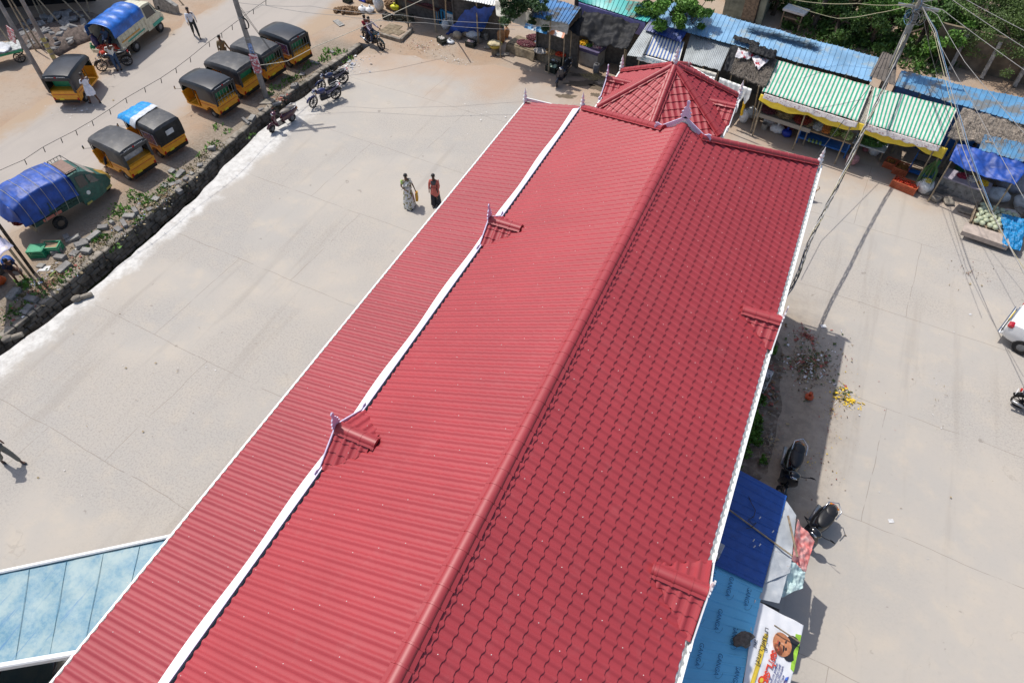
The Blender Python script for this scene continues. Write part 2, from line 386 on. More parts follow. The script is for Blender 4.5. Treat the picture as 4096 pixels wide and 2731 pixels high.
# stone retaining wall of the drain, block by block in one mesh
STONE = mat('grey_stone', (.26, .23, .19), .9, var=.4, scale=2.2, bump=.5, bs=14, dirt=(.07, .065, .045), dscale=1.7)
rnd = random.Random(3); mb = MB()
def dlx(y):
    for i in range(len(DL)-1):
        if DL[i][1] <= y <= DL[i+1][1]: t_ = (y-DL[i][1])/(DL[i+1][1]-DL[i][1]); return DL[i][0]*(1-t_)+DL[i+1][0]*t_
    return DL[0][0]
for k in range(5):
    y = 1.0+rnd.random()*.3
    while y < 31:
        L = rnd.uniform(.26, .62); z = .02-.1-k*.215
        x = dlx(y)+.06-k*.02+rnd.uniform(-.03, .03)+.02
        mb.rbox((x, y+L/2, z+rnd.uniform(-.015, .015)), (.34, L-.025, .2), .03, rz=rnd.uniform(-.05, .05)+math.atan2(dlx(y)-dlx(y+.5), .5))
        y += L
mb.build('retaining_wall', STONE, smooth='a')
tag(bpy.data.objects['retaining_wall'], 'dry grey stone block wall lining the road side of the open drain', 'wall')

# ------------------------------------------------------------------ market hall building
def red(name, col, rough=.38):
    m, t = newmat(name); tc = t.n('TexCoord').outputs['Object']
    c = t.mix(t.ramp(t.noise(tc, .5, 4), .3, .7), [x*.95 for x in col], [x*1.05 for x in col])
    c = t.mix(t.math('MULTIPLY', t.ramp(t.noise(tc, 2.2, 6, .7), .52, .8), .10), c, (.50, .26, .25))
    mp = t.n('Mapping'); mp.inputs['Scale'].default_value = (.25, 2.6, 1); t.l(tc, mp.inputs[0])
    c = t.mix(t.math('MULTIPLY', t.ramp(t.noise(mp.outputs[0], 1.1, 5, .7), .48, .72), .22), c, [x*.80 for x in col])
    t.l(c, t.b.inputs['Base Color']); t.b.inputs['Roughness'].default_value = rough; t.b.inputs['Specular IOR Level'].default_value = .55
    t.bump(t.noise(tc, 60, 2), .05, .004); return m
REDT = red('red_tile_sheet', (.36, .040, .050), .52)
REDC = red('red_ridge_cap', (.335, .035, .044), .48)
LILAC = mat('pale_lilac_trim', (.66, .62, .80), .5, var=.04)
WOFF = mat('white_gutter', (.80, .82, .81), .4, var=.04)
CREAM = mat('cream_board', (.62, .58, .44), .7, var=.12, dirt=(.3, .25, .18), dscale=4)
PITW = .21; STEP = .265; HUMP = .036
PROF = [(0, 0.02), (.08, .22), (.17, .62), (.27, .92), (.35, 1.0), (.43, .92), (.53, .62), (.62, .22), (.70, 0.02), (.85, .0)]
def tiles(O, U, D, Lu, Ld, phase=0, screws=None, srnd=1):
    O, U, D = Vector(O), Vector(U).normalized(), Vector(D).normalized(); N = U.cross(D).normalized()
    if N.z < 0: N = -N
    cols = []; i = 0
    while True:
        for a, h in PROF:
            u = (i+a+phase)*PITW
            if u > Lu: break
            cols.append((u, h*HUMP))
        if (i+1)*PITW > Lu: break
        i += 1
    W = len(cols); vs = []; fs = []; rows = int(math.ceil(Ld/STEP))
    for r in range(rows):
        v0 = r*STEP; v1 = min(Ld, (r+1)*STEP+.004)
        for v, lift in ((v0, .004), (v1, .026)):
            for u, h in cols: vs.append(O+U*u+D*(v+(0 if (r == 0 and v == v0) or v >= Ld-.001 else .024*(h/HUMP-.4)))+N*(h+lift+(0.002*mnoise.noise(Vector((u, v, 3)))) ))
        b = r*2*W
        for k in range(W-1): fs.append((b+k, b+k+1, b+W+k+1, b+W+k))
        if r < rows-1:
            for k in range(W-1): fs.append((b+W+k, b+W+k+1, b+2*W+k+1, b+2*W+k))
    mb = MB().add(vs, fs)
    # underside
    vs2 = [O, O+U*Lu, O+U*Lu+D*Ld, O+D*Ld]; mb.add([p-N*.02 for p in vs2], [(0, 3, 2, 1)])
    sc = []
    rs = random.Random(srnd); r = 1
    while r < rows:
        k = (r*2) % 5
        while k*PITW < Lu-.2:
            if rs.random() < .85:
                sc.append(O+U*((k+.35+phase)*PITW)+D*((r+.55)*STEP)+N*(HUMP+.014))
            k += 4 if r % 2 else 5
        r += 3 if r % 2 else 2
    return mb, sc
def clip(mb, planes):
    bm = bmesh.new(); vs = [bm.verts.new(v) for v in mb.v]
    for f in mb.f:
        try: bm.faces.new([vs[i] for i in f])
        except ValueError: pass
    for co, no in planes:
        bmesh.ops.bisect_plane(bm, geom=bm.verts[:]+bm.edges[:]+bm.faces[:], plane_co=co, plane_no=no, clear_outer=True)
    out = MB(); bm.verts.ensure_lookup_table(); bm.verts.index_update()
    out.v = [tuple(v.co) for v in bm.verts]; out.f = [tuple(v.index for v in f.verts) for f in bm.faces]; out.mi = [0]*len(out.f); bm.free(); return out
def cap(mb, a, b, r=.12, fl=.06, seg=.335, slope=.5, flat=.6):
    """half-round ridge cap with flanges running a->b, with joint rings"""
    a, b = Vector(a), Vector(b); d = (b-a).normalized(); L = (b-a).length; s_ = d.cross(Vector((0, 0, 1))).normalized(); u = s_.cross(d)
    sec = [(-r-fl, -fl*slope-.0), (-r, 0)]+[(-math.cos(t*PI/8)*r, math.sin(t*PI/8)*r*flat) for t in range(1, 8)]+[(r, 0), (r+fl, -fl*slope)]
    K = len(sec); st = [0]; x = 0
    ks = [(0, 1)]; x = 0
    while x < L:
        e = min(L, x+seg); ks += [(x+.001, 1.0), (max(x, e-.045), .97), (e-.04, 1.07), (e-.003, 1.07)]; x = e
    ks = ks[1:]; vs = []; fs = []
    for x, k in ks:
        for p, q in sec: vs.append(a+d*x+s_*p*k+u*(q*k))
    for i in range(len(ks)-1):
        for j in range(K-1): fs.append((i*K+j, i*K+j+1, (i+1)*K+j+1, (i+1)*K+j))
    fs.append(tuple(range(K))); fs.append(tuple(range(len(vs)-1, len(vs)-K-1, -1))); mb.add(vs, fs); return mb
def screws_mesh(pts, parent, nm='screws'):
    mb = MB()
    for p in pts: mb.ell((p.x, p.y, p.z), (.0105, .0105, .008), 6, 3)
    o = mb.build(nm, SCREW, parent, smooth=True); o['kind'] = 'stuff'; return o
XL, XR, XM, ZE, ZR, YF = -6.75, 1.2, -2.78, 6.0, 7.9, 20.4
YN = -16.0; YG = 17.8
hall = thing('market_hall', 'long market hall under a red tile-sheet gable roof with white gutters and little eave gables', 'building', (0, 0, 0))
sl = (ZR-ZE)/(XM-XL); dl = Vector((XL-XM, 0, ZE-ZR)).normalized(); dr = Vector((XR-XM, 0, ZE-ZR)).normalized(); Ld = math.hypot(XM-XL, ZR-ZE)+.06
allsc = []
hipL = ((XL, YF, 0), (-3.4, YG, 0)); hipR = ((XR, YF, 0), (-2.15, YG, 0))
def hipplane(h, sgn):
    a, b = Vector(h[0]), Vector(h[1]); d = (b-a).normalized(); nrm = d.cross(Vector((0, 0, 1)))
    if nrm.y < 0: nrm = -nrm
    return (a, nrm)
for side, D_, xg, hip in ((-1, dl, -3.4, hipL), (1, dr, -2.15, hipR)):
    mb, sc = tiles((XM, YN, ZR), (0, 1, 0), D_, YF-YN+.2, Ld, 0, srnd=side+5)
    cl = hipplane(hip, side)
    a = clip(mb, [((xg, 0, 0), (side, 0, 0)), ((0, YG, 0), (0, 1, 0))])
    b = clip(mb, [((xg, 0, 0), (-side, 0, 0)), cl])
    a.add(b.v, b.f); a.build('roof_slope', REDT, hall, smooth='a')
    allsc += [p for p in sc if (p.y < YG-.1 if side*(p.x-xg) < 0 else (p-cl[0]).dot(cl[1]) < -.15)]
# hip end (faces away)
mb = MB(); mb.add([(XL, YF, ZE), (XR, YF, ZE), (-2.15, YG, 7.6), (-3.4, YG, 7.6)], [(0, 1, 2, 3)]); mb.build('hip_end', REDT, hall)
screws_mesh(allsc, hall)
mb = cap(MB(), (XM, YN, ZR+.02), (XM, YG-.02, ZR+.02), .12, .075, .335, .5); mb.build('ridge_cap', REDC, hall, smooth='a')
for h, e in ((hipL, -3.4), (hipR, -2.15)):
    p0 = Vector((h[0][0], h[0][1], ZE+.07)); p1 = Vector((h[1][0], h[1][1]-.0, 7.66))
    cap(MB(), p0, p1+(p1-p0).normalized()*.12, .115, .05, .33, .15, .8).build('hip_cap', REDC, hall, smooth='a')
# gutters and fascia boards
def rail(nm, a, b, w_, h_, m, parent=hall):
    a, b = Vector(a), Vector(b); c = (a+b)/2; d = b-a
    mb = MB().box(c, (w_, d.length, h_), rz=math.atan2(d.y, d.x)-PI/2); return mb.build(nm, m, parent)
def gutter(a, b, w_=.16, h_=.12, side=1, parent=hall, m=None):
    """open channel gutter a->b with an upstanding white lip on its outer side"""
    a, b = Vector(a), Vector(b); d = (b-a).normalized(); s_ = d.cross(Vector((0, 0, 1)))*side; u = Vector((0, 0, 1))
    sec = [(0, 0), (0, -h_), (w_, -h_), (w_, 0), (w_+.045, 0), (w_+.045, -h_-.03), (-.02, -h_-.03), (-.02, 0)]
    vs = [p+s_*q+u*r for p in (a, b) for q, r in sec]; n = len(sec)
    mb = MB().add(vs, [(i, (i+1) % n, n+(i+1) % n, n+i) for i in range(n)]+[tuple(range(n)), tuple(range(2*n-1, n-1, -1))])
    return mb.build('gutter', m or WOFF, parent)
gutter((XL-.0, YN, ZE-.01), (XL-.0, YF+.02, ZE-.01), .13, .10, -1, m=mat('gutter_grey', (.30, .33, .36), .5, var=.15))  # shadow inside the channel is put into this grey
rail('gutter_lip', (XL-.15, YN, ZE+.015), (XL-.15, YF, ZE+.015), .03, .03, LILAC)
gutter((XR+.08, YN, ZE-.03), (XR+.08, YF+.05, ZE-.03), .07, .10, 1, m=WOFF)
rail('eave_board', (XR+.02, YN, ZE-.055), (XR+.02, YF, ZE-.055), .12, .03, CREAM)
rail('fascia', (XR-.05, YN, ZE-.17), (XR-.05, YF, ZE-.17), .04, .24, CREAM)
rail('fascia', (XL, YF+.09, ZE-.03), (XR, YF+.09, ZE-.03), .05, .16, WOFF)
# zinc-white flashing between main roof and lean-to
mb = MB(); N_ = 180
def flf(u, v): 
    y = YN+(YF-YN)*u; x = XL-.17-v*(.20+.022*math.sin(y*1.9)); return (x, y, ZE+.0-v*.075)
mb.grid(flf, 240, 2, .012, flip=True); mb.build('flashing', WHITE, hall)
# lean-to roof on the left
LX0, LZ0, LX1, LZ1, LY = -7.0, 5.86, -9.10, 5.50, 20.75
ld = Vector((LX1-LX0, 0, LZ1-LZ0)); mb, sc = tiles((LX0, YN, LZ0), (0, 1, 0), ld, LY-YN, ld.length, .3, srnd=9)
mb.build('lean_to_roof', red('red_tile_dusty', (.335, .044, .056), .6), hall, smooth='a'); screws_mesh(sc, hall)
gutter((LX1+.01, YN, LZ1-.0), (LX1+.01, LY, LZ1-.0), .06, .09, -1)
rail('fascia', (LX1+.02, LY+.03, LZ1-.06), (LX0, LY+.03, LZ0-.06), .04, .12, WOFF)
# turned finials
def finial(p, parent, s=1.0, leaf=0):
    prof = [(.075, 0), (.075, .04), (.05, .06), (.085, .11), (.09, .15), (.05, .19), (.042, .21), (.07, .25), (.072, .29), (.035, .34), (.032, .36), (.05, .39), (.045, .43), (.02, .50), (.012, .56), (.003, .60)]
    mb = MB().lathe([(r*s, z*s) for r, z in prof], p, 12); mb.tube((p[0], p[1], p[2]-.1), (p[0], p[1], p[2]+.01), .05*s)
    mb.build('finial', WHITE, parent, smooth=True)
finial((LX1-.03, LY-.03, LZ1+.0), hall); finial((XL-.05, YF+.02, ZE+.04), hall); finial((XR+.07, YF+.02, ZE+.04), hall)
# dormer-like eave gables
ORN = [(.0, .0), (.13, .02), (.17, .1), (.12, .13), (.15, .22), (.09, .25), (.10, .33), (.045, .38), (.035, .46), (.05, .50), (.045, .56), (0, .60)]
def barge(parent, mat_, P, axis, hw, rise, w_=.13, orn=.85, ends=True, th=.03):
    """bargeboard with a cut ornament; P peak, axis = unit vector along the wall plane (horizontal)"""
    P = Vector(P); A = Vector(axis); Z = Vector((0, 0, 1)); Nn = A.cross(Z); root = None; mb = MB()
    def pl(pts):
        vs = [P+A*a+Z*b+Nn*k for k in (-th/2, th/2) for a, b in pts]; n = len(pts)
        mb.add(vs, [(i, (i+1) % n, n+(i+1) % n, n+i) for i in range(n)]+[tuple(range(n-1, -1, -1)), tuple(range(n, 2*n))])
    for s_ in (-1, 1):
        pl([(0, .02), (s_*hw, -rise+.02), (s_*hw, -rise-w_), (0, -w_*1.15)])
        if ends:
            c = [(s_*(hw-.02), -rise+.0)]
            q = [(0, -.16), (.10, -.19), (.16, -.13), (.22, -.15), (.24, -.05), (.2, .0), (.22, .08), (.13, .1), (.06, .06), (-.01, .05)]
            pl([(s_*(hw-.02+a*.9), -rise+b*.9) for a, b in q])
    if orn:
        pts = [(-a*orn, b*orn-.05) for a, b in ORN[::-1]]+[(a*orn, b*orn-.05) for a, b in ORN[1:-1]]
        pl(pts)
    return mb.build('bargeboard', mat_, parent)
def eave_gable(parent, x, y, hw, zr, zb, depth, sgn, mbar=LILAC):
    """small gable: ridge runs from x (front) inward by depth; sgn=+1 when front faces +x"""
    ins = -sgn
    g = MB().add([(x+ins*.03, y-hw, zb-.12), (x+ins*.03, y+hw, zb-.12), (x+ins*.03, y, zr)], [(0, 1, 2)] if sgn > 0 else [(0, 2, 1)]).build('eave_gable', WOFF, parent)
    for s_ in (-1, 1):
        D_ = Vector((0, s_*hw, zb-zr)); L = D_.length
        mb, sc = tiles((x if ins > 0 else x-depth, y, zr+.01), (1, 0, 0), D_, depth, L+.03)
        # valley cut: remove what lies beneath the main slope
        if ins > 0: cutn = Vector((sl, 0, -1)).normalized(); co = (XL, 0, ZE+.03)
        else: cutn = Vector((-sl, 0, -1)).normalized(); co = (XR, 0, ZE+.03)
        mb = clip(mb, [(co, cutn)]); mb.build('roof_tiles', REDT, g, smooth='a')
        screws_mesh([p for p in sc if (p-Vector(co)).dot(cutn) < -.02], g)
    xe = x+ins*depth
    cap(MB(), (x, y, zr+.03), (xe+ins*.12, y, zr+.03), .115, .055, .33, .5, .65).build('ridge_cap', REDC, g, smooth='a')
    barge(g, mbar, (x-ins*.02, y, zr+.10), (0, 1, 0), hw+.05, (zr-zb)+.08, .12, .85)
    return g
eave_gable(hall, -6.93, 13.28, .66, 6.42, 5.98, .86, -1)
eave_gable(hall, -6.93, 5.58, .80, 6.46, 5.98, .90, -1)
eave_gable(hall, 1.36, 12.75, .60, 6.42, 5.98, .84, 1, WHITE)
eave_gable(hall, 1.36, 5.4, .78, 6.46, 5.98, .95, 1, WHITE)
eave_gable(hall, -6.93, -2.2, .72, 6.45, 5.98, .9, -1)
barge(hall, LILAC, (XM, YG+.02, 8.16), (1, 0, 0), .66, .46, .12, .95)
MB().add([(-3.4, YG, 7.55), (-2.15, YG, 7.55), (XM, YG, 8.1)], [(0, 2, 1)]).build('gable_wall', WOFF, hall)
# pavilion at the far end (hexagonal plan)
PCX, PCY, PZ, PH = -4.15, 22.02, 6.0, 1.38
ap = Vector((PCX, PCY, PZ+PH)); R6 = 2.5
hexv = [Vector((PCX-2.17, PCY-1.35, PZ)), Vector((PCX, PCY-2.75, PZ)), Vector((PCX+2.17, PCY-1.35, PZ)), Vector((PCX+2.17, PCY+1.35, PZ)), Vector((PCX, PCY+2.75, PZ)), Vector((PCX-2.17, PCY+1.35, PZ))]
psc = []
for i in range(6):
    a, b = hexv[i], hexv[(i+1) % 6]; U = (b-a).normalized(); mid = (a+b)/2; D_ = mid-ap; D_ = D_-U*D_.dot(U); L = D_.length; foot = ap+D_
    w0 = (a-foot).dot(U); O = ap+U*w0; mb, sc = tiles(O, U, D_, (b-a).length, L+.03, .1, srnd=20+i)
    n1 = (a-ap).cross(Vector((0, 0, 1))); n2 = (b-ap).cross(Vector((0, 0, 1)))
    if n1.dot(mid-ap) > 0: n1 = -n1
    if n2.dot(mid-ap) > 0: n2 = -n2
    pl_ = [(ap, n1.normalized()), (ap, n2.normalized())]
    mb = clip(mb, pl_); mb.build('pavilion_slope', REDT, hall, smooth='a')
    psc += [p for p in sc if all((p-q[0]).dot(q[1]) < -.13 for q in pl_)]
    e = (b-ap)
    if i != 0: cap(MB(), ap+(a-ap).normalized()*.1+Vector((0, 0, .05)), a+Vector((0, 0, .06)), .105, .05, .33, .2, .9).build('hip_cap', REDC, hall, smooth='a')
    else: cap(MB(), ap+(a-ap).normalized()*.1+Vector((0, 0, .05)), a+Vector((0, 0, .06)), .105, .05, .33, .2, .9).build('hip_cap', REDC, hall, smooth='a')
    if i not in (0, 1): gutter(a, b, .08, .09, 1)
screws_mesh([p for p in psc if not (p.y < YF and p.z < 6.2)], hall)
finial((ap.x, ap.y, ap.z+.10), hall, .95)
finial((hexv[5].x-.05, hexv[5].y+.03, PZ+.05), hall); finial((hexv[3].x+.05, hexv[3].y, PZ+.05), hall)
def pav_gable(x, y, hw, depth, sgn, mbar):
    ins = -sgn; zr, zb = PZ+.42, PZ-.02; ps = PH/2.17
    g = MB().add([(x+ins*.03, y-hw, zb-.1), (x+ins*.03, y+hw, zb-.1), (x+ins*.03, y, zr)], [(0, 1, 2)]).build('eave_gable', WOFF, hall)
    for s_ in (-1, 1):
        D_ = Vector((0, s_*hw, zb-zr)); mb, sc = tiles((x if ins > 0 else x-depth, y, zr+.01), (1, 0, 0), D_, depth, D_.length+.02)
        cutn = Vector((ps, 0, -1)).normalized() if ins > 0 else Vector((-ps, 0, -1)).normalized(); co = (PCX-2.17 if ins > 0 else PCX+2.17, 0, PZ+.03)
        clip(mb, [(co, cutn)]).build('roof_tiles', REDT, g, smooth='a')
    cap(MB(), (x, y, zr+.03), (x+ins*(depth+.1), y, zr+.03), .1, .05, .33, .5, .75).build('ridge_cap', REDC, g, smooth='a')
    barge(g, mbar, (x-ins*.02, y, zr+.1), (0, 1, 0), hw+.05, zr-zb+.08, .11, .8)
pav_gable(PCX-2.3, PCY-.05, .55, .80, -1, LILAC); pav_gable(PCX+2.3, PCY-.05, .55, .80, 1, WHITE)
# ornament of the far gable, its tip rising over the ridge
barge(hall, WHITE, tuple(aty(2746, 292, PCY+2.05)), (.84, -.54, 0), .45, .35, .1, .8)
# building body: plinth, columns, back wall seen only from the side
mb = MB().box((-2.8, 2, .12), (7.0, 36, .24)); mb.build('plinth', CONC, hall)
for x in (-8.95, -6.3, .75):
    for k in range(8):
        y = -14+k*4.85
        MB().box((x, y, 2.75), (.26, .26, 5.5 if x < -8 else 5.5)).box((x, y, .4), (.4, .4, .8)).build('column', WHITE, hall)
mb = MB()
for x, z in ((-8.95, 5.38), (-6.3, 5.7), (.75, 5.7)): mb.box((x, 2.4, z-.08), (.2, 36.4, .22))
for k in range(8): mb.box((-4.0, -14+k*4.85, 5.42), (10.1, .16, .14))
mb.build('roof_beams', STEEL, hall)

# ------------------------------------------------------------------ vehicles
YEL = mat('auto_yellow', (.78, .34, .02), .4, var=.08, dirt=(.30, .16, .05), dscale=4, dlo=.58, dhi=.8)
CANV = mat('black_canvas', (.022, .025, .032), .33, var=.3, scale=3, bump=.15)
CANVG = mat('greyed_canvas', (.042, .044, .050), .5, var=.35, scale=2.2, bump=.25, dirt=(.10, .095, .09), dscale=2)
REDL = mat('red_lamp', (.45, .01, .01), .25); AMBER = mat('amber_lamp', (.7, .25, .02), .3); PLATEY = mat('yellow_plate', (.75, .55, .03), .4)
GREENSEAT = mat('green_seat', (.03, .30, .14), .5); REDST = mat('red_stripe', (.5, .03, .03), .5)
POSTER = mat('purple_poster', (.09, .03, .14), .4, var=.9, scale=9, dirt=(.55, .20, .10), dscale=7, dlo=.55, dhi=.6)
POSTERR = mat('red_poster', (.50, .12, .15), .4, var=.5, scale=8, dirt=(.75, .7, .72), dscale=10, dlo=.5, dhi=.55)
CYANT = mat('sky_blue_tarp', (.01, .28, .66), .32, var=.25, scale=7, bump=.5)
BLUET = mat('royal_blue_tarp', (.012, .065, .33), .52, var=.35, scale=2.5, bump=.45, bs=7)
SILVER = mat('silver_plastic', (.55, .57, .60), .4, var=.2)
RIMG = mat('rim_grey', (.20, .20, .20), .6, var=.3)
def wheel(parent, c, r, w_, rim=.6, spokes=0, axis='Y', nm='wheel', rimm=None):
    g_ = MB.G; MB.G = None
    try: return wheel_(parent, c, r, w_, rim, spokes, axis, nm, rimm)
    finally: MB.G = g_
def wheel_(parent, c, r, w_, rim, spokes, axis, nm, rimm):
    c = Vector(c); q = .42*w_
    o = MB().lathe([(r*.62, -w_/2), (r*.93, -w_/2), (r, -w_*.28), (r, w_*.28), (r*.93, w_/2), (r*.62, w_/2)] if not spokes else [(r*.84, -w_/2), (r*.94, -w_/2), (r, -w_*.2), (r, w_*.2), (r*.94, w_/2), (r*.84, w_/2)], (0, 0, 0), 20, axis)
    if spokes:   # open wheel: drop the end caps
        o.f = o.f[:-2]; o.mi = o.mi[:-2]
        o.add(*ring_in(r*.84, w_, axis))
    t = o.build('wheel', RUBBER, parent, smooth='a'); t.location = c; t.name = nm
    if spokes:
        mb = MB()
        for k in range(spokes):
            a = 2*PI*k/spokes; mb.tube((0, 0, 0), (math.cos(a)*r*.86, 0, math.sin(a)*r*.86), .022, .014, 5)
        mb.path([(math.cos(a)*r*.84, 0, math.sin(a)*r*.84) for a in [2*PI*i/20 for i in range(20)]], .016, 5, True)
        mb.lathe([(.05, -w_*.7), (.05, w_*.7)], (0, 0, 0), 8, 'Y'); mb.build('rim', rimm or BLACKP, t)
    else: MB().lathe([(.02, -w_/2-.012), (r*.3, -w_/2-.015), (r*.6, -w_/2+.01), (r*.6, w_/2-.01), (r*.3, w_/2+.015), (.02, w_/2+.012)], (0, 0, 0), 14, axis).build('rim', rimm or RIMG, t, smooth='a')
    return t
def ring_in(r, w_, axis):
    vs = []; n = 20
    for z in (-w_/2, w_/2):
        for i in range(n): t = 2*PI*i/n; vs.append(Matrix.Rotation(-PI/2, 3, 'X') @ Vector((math.cos(t)*r, math.sin(t)*r, z)))
    return vs, [(i, n+i, n+(i+1) % n, (i+1) % n) for i in range(n)]
def rickshaw(label, loc, rz, rear='bars', canvas=None, poster=None, tarp=None, driver=False, lettering=None, seatm=None):
    t = thing('auto_rickshaw', label, 'auto rickshaw', loc, rz, 'auto rickshaws parked along the road')
    cv = canvas or CANV; W = .70
    # lower body: rear tub
    mb = MB().prism([(-.52, .34), (-.5, .92), (.62, .92), (.66, .50), (.58, .36), (.38, .34), (.30, .50), (.1, .60), (-.1, .56), (-.24, .38)], 2*W)
    mb.prism([(.58, .34), (.60, .44), (1.55, .42), (1.78, .46), (1.78, .36), (1.5, .33)], 2*W*.97)
    mb.box((-.535, 0, .65), (.03, 2*W-.06, .46)); mb.build('lower_body', YEL, t, smooth='a')
    mb = MB()   # front cowl: lofted wedge
    secs = [(1.55, .68, .40, .98), (1.85, .62, .36, 1.02), (2.1, .42, .36, .95), (2.28, .22, .42, .74)]; vs = []
    for x, w_, z0, z1 in secs: vs += [(x, -w_, z0), (x, -w_*.96, z1), (x+.02, -w_*.5, z1+.03), (x+.02, w_*.5, z1+.03), (x, w_*.96, z1), (x, w_, z0)]
    fs = [(i*6+j, i*6+j+1, i*6+j+7, i*6+j+6) for i in range(1, 3) for j in range(5)]; fs += [tuple(range(18, 24)), (6, 7, 8, 9, 10, 11)]
    mb.add(vs, fs); mb.prism([(1.72, .44), (1.85, 1.0), (1.78, 1.0), (1.64, .44)], .1, (0, -.64, 0)); mb.prism([(1.72, .44), (1.85, 1.0), (1.78, 1.0), (1.64, .44)], .1, (0, .64, 0))
    mb.build('front_cowl', YEL, t, smooth='a')
    MB().box((-.56, 0, .36), (.08, 1.3, .08)).box((-.60, 0, .30), (.05, 1.25, .05)).build('rear_bumper', BLACKP, t)
    # canopy shell
    mb = MB(); vs = []; K = 11
    for x, w_, zt, zs in ((-.56, W+.02, 1.60, .92), (-.50, W+.035, 1.72, .92), (-.1, W+.04, 1.78, 1.38), (.6, W+.04, 1.80, 1.38), (1.2, W+.03, 1.78, 1.42), (1.72, W-.02, 1.70, 1.40), (1.86, W-.06, 1.60, 1.38)):
        pts = [(w_, zs), (w_+.005, (zs+zt)/2), (w_-.01, zt-.14), (w_-.08, zt-.04), (w_*.6, zt-.003), (0, zt+.012)]
        pts = pts + [(-a, b) for a, b in pts[-2::-1]]
        vs += [(x, a, b) for a, b in pts]
    fs = [(i*K+j, i*K+j+1, i*K+K+j+1, i*K+K+j) for i in range(1, 6) for j in range(K-1)]
    fs += [(j, j+1, K+j+1, K+j) for j in range(K-1)]
    mb.add(vs, fs); mb.add([(x-.0, y*.97, z-.02) for x, y, z in vs], [tuple(reversed(f)) for f in fs])
    if True:
        for s_ in (-1, 1): mb.box((.06, s_*(W+.022), 1.17), (1.10, .02, .54))      # rear side curtains
    mb.build('canopy', cv, t, smooth='a')
    if rear == 'closed':
        MB().add([(-.57, -W-.02, .8), (-.57, W+.02, .8), (-.56, W, 1.6), (-.56, -W, 1.6)], [(0, 3, 2, 1), (0, 1, 2, 3)]).build('rear_curtain', cv, t)
        MB().rbox((-.585, 0, 1.27), (.02, .42, .24), .05).build('rear_window', SILVER, t)
    else:
        mb = MB()
        for s_ in (-1, 1): mb.box((-.565, s_*(W-.03), 1.2), (.03, .12, .8))
        mb.box((-.565, 0, 1.52), (.03, 1.3, .14)); mb.build('rear_curtain', cv, t)
        if rear == 'bars':
            mb = MB()
            for k in range(6): mb.tube((-.56, -.5+k*.2, .8), (-.56, -.5+k*.2, 1.46), .012, n=5)
            mb.tube((-.56, -.62, 1.05), (-.56, .62, 1.05), .012, n=5); mb.build('rear_grille', STEEL, t)
    # interior
    MB().rbox((.28, 0, .86), (.5, 1.2, .14), .04).rbox((-.05, 0, 1.1), (.14, 1.2, .5), .04).build('passenger_seat', seatm or GREENSEAT, t, smooth='a')
    MB().rbox((1.15, 0, .80), (.36, .5, .10), .03).box((1.15, 0, .6), (.3, .4, .3)).build('driver_seat', seatm or GREENSEAT, t)
    MB().box((.92, 0, .75), (.04, 1.28, .6)).build('partition', YEL, t)
    MB().tube((1.72, 0, .7), (1.62, 0, 1.08), .025).tube((1.60, -.3, 1.1), (1.60, .3, 1.1), .018).build('handlebar', BLACKP, t)
    MB().add([(1.83, -.60, 1.0), (1.83, .60, 1.0), (1.84, .56, 1.56), (1.84, -.56, 1.56)], [(0, 1, 2, 3)]).build('windscreen', GLASSD, t)
    for s_ in (-1, 1): MB().tube((1.80, s_*.64, .98), (1.82, s_*.62, 1.52), .02, n=6).build('pillar', BLACKP, t); MB().tube((.9, s_*.68, .8), (.9, s_*.70, 1.45), .014, n=5).build('pillar', BLACKP, t)
    for s_ in (-1, 1):
        wheel(t, (0, s_*.60, .22), .22, .13, nm='wheel')
        MB().box((-.55, s_*.62, .46), (.03, .09, .14)).build('tail_lamp', REDL, t)
        m_ = MB().tube((1.8, s_*.62, 1.12), (1.92, s_*.92, 1.22), .008, n=4).build('mirror', BLACKP, t); MB().rbox((1.92, s_*.93, 1.3), (.03, .09, .17), .02, rz=.3*s_).build('mirror_glass', CHROME, m_)
    wheel(t, (2.02, 0, .22), .22, .12, nm='wheel')
    MB().lathe([(.02, -.08), (.27, -.07), (.27, .07), (.02, .08)], (2.02, 0, .26), 14, 'Y').build('mudguard', YEL, t, smooth='a')
    MB().ell((2.29, 0, .82), (.06, .09, .09), 10, 6).build('headlamp', CHROME, t, smooth=True)
    MB().box((-.56, .25, .45), (.012, .26, .11)).build('number_plate', PLATEY, t)
    MB().box((-.556, 0, .70), (.01, 1.2, .02)).box((.1, -.705, .72), (1.0, .01, .02)).box((.1, .705, .72), (1.0, .01, .02)).build('stripe', REDST, t)
    if poster:
        MB().box((.06, .74, 1.12), (.8, .012, .52)).build('poster', [POSTER], t)
        MB().box((.06, .738, 1.12), (.86, .008, .58)).build('poster_border', WHITE, t)
    if lettering:
        mb = MB(); r_ = random.Random(5)
        for s_ in (-1, 1):
            for k in range(6): mb.box((-.555, s_*(.10+k*.075), 1.62), (.01, .045, r_.uniform(.035, .05)), ry=-.2)
        tag(mb.build('lettering', SILVER, t)); MB().ell((-.56, 0, 1.62), (.02, .045, .045), 8, 5).build('emblem', REDL, t)
    if tarp:
        fn = cloth_fn((1.95, -.86, 1.60), (1.95, .82, 1.62), (.55, .92, 1.55), (.75, -.85, 1.60), 0, .03, 6, 3)
        def fn2(u, v):
            x, y, z = fn(u, v); e = max(0, abs(y)-.62); return (x, y*.97, 1.835-.0*e-1.5*e*e*2.2+.03*mnoise.noise(Vector((x*5, y*5, 0)))-max(0, x-1.3)**2*.3)
        MB().grid(fn2, 24, 20, .01, stripes=lambda i, j: 1 if (j > 13) else 0).build('tarpaulin', [CYANT, SILVER], t, smooth=True)
    return t
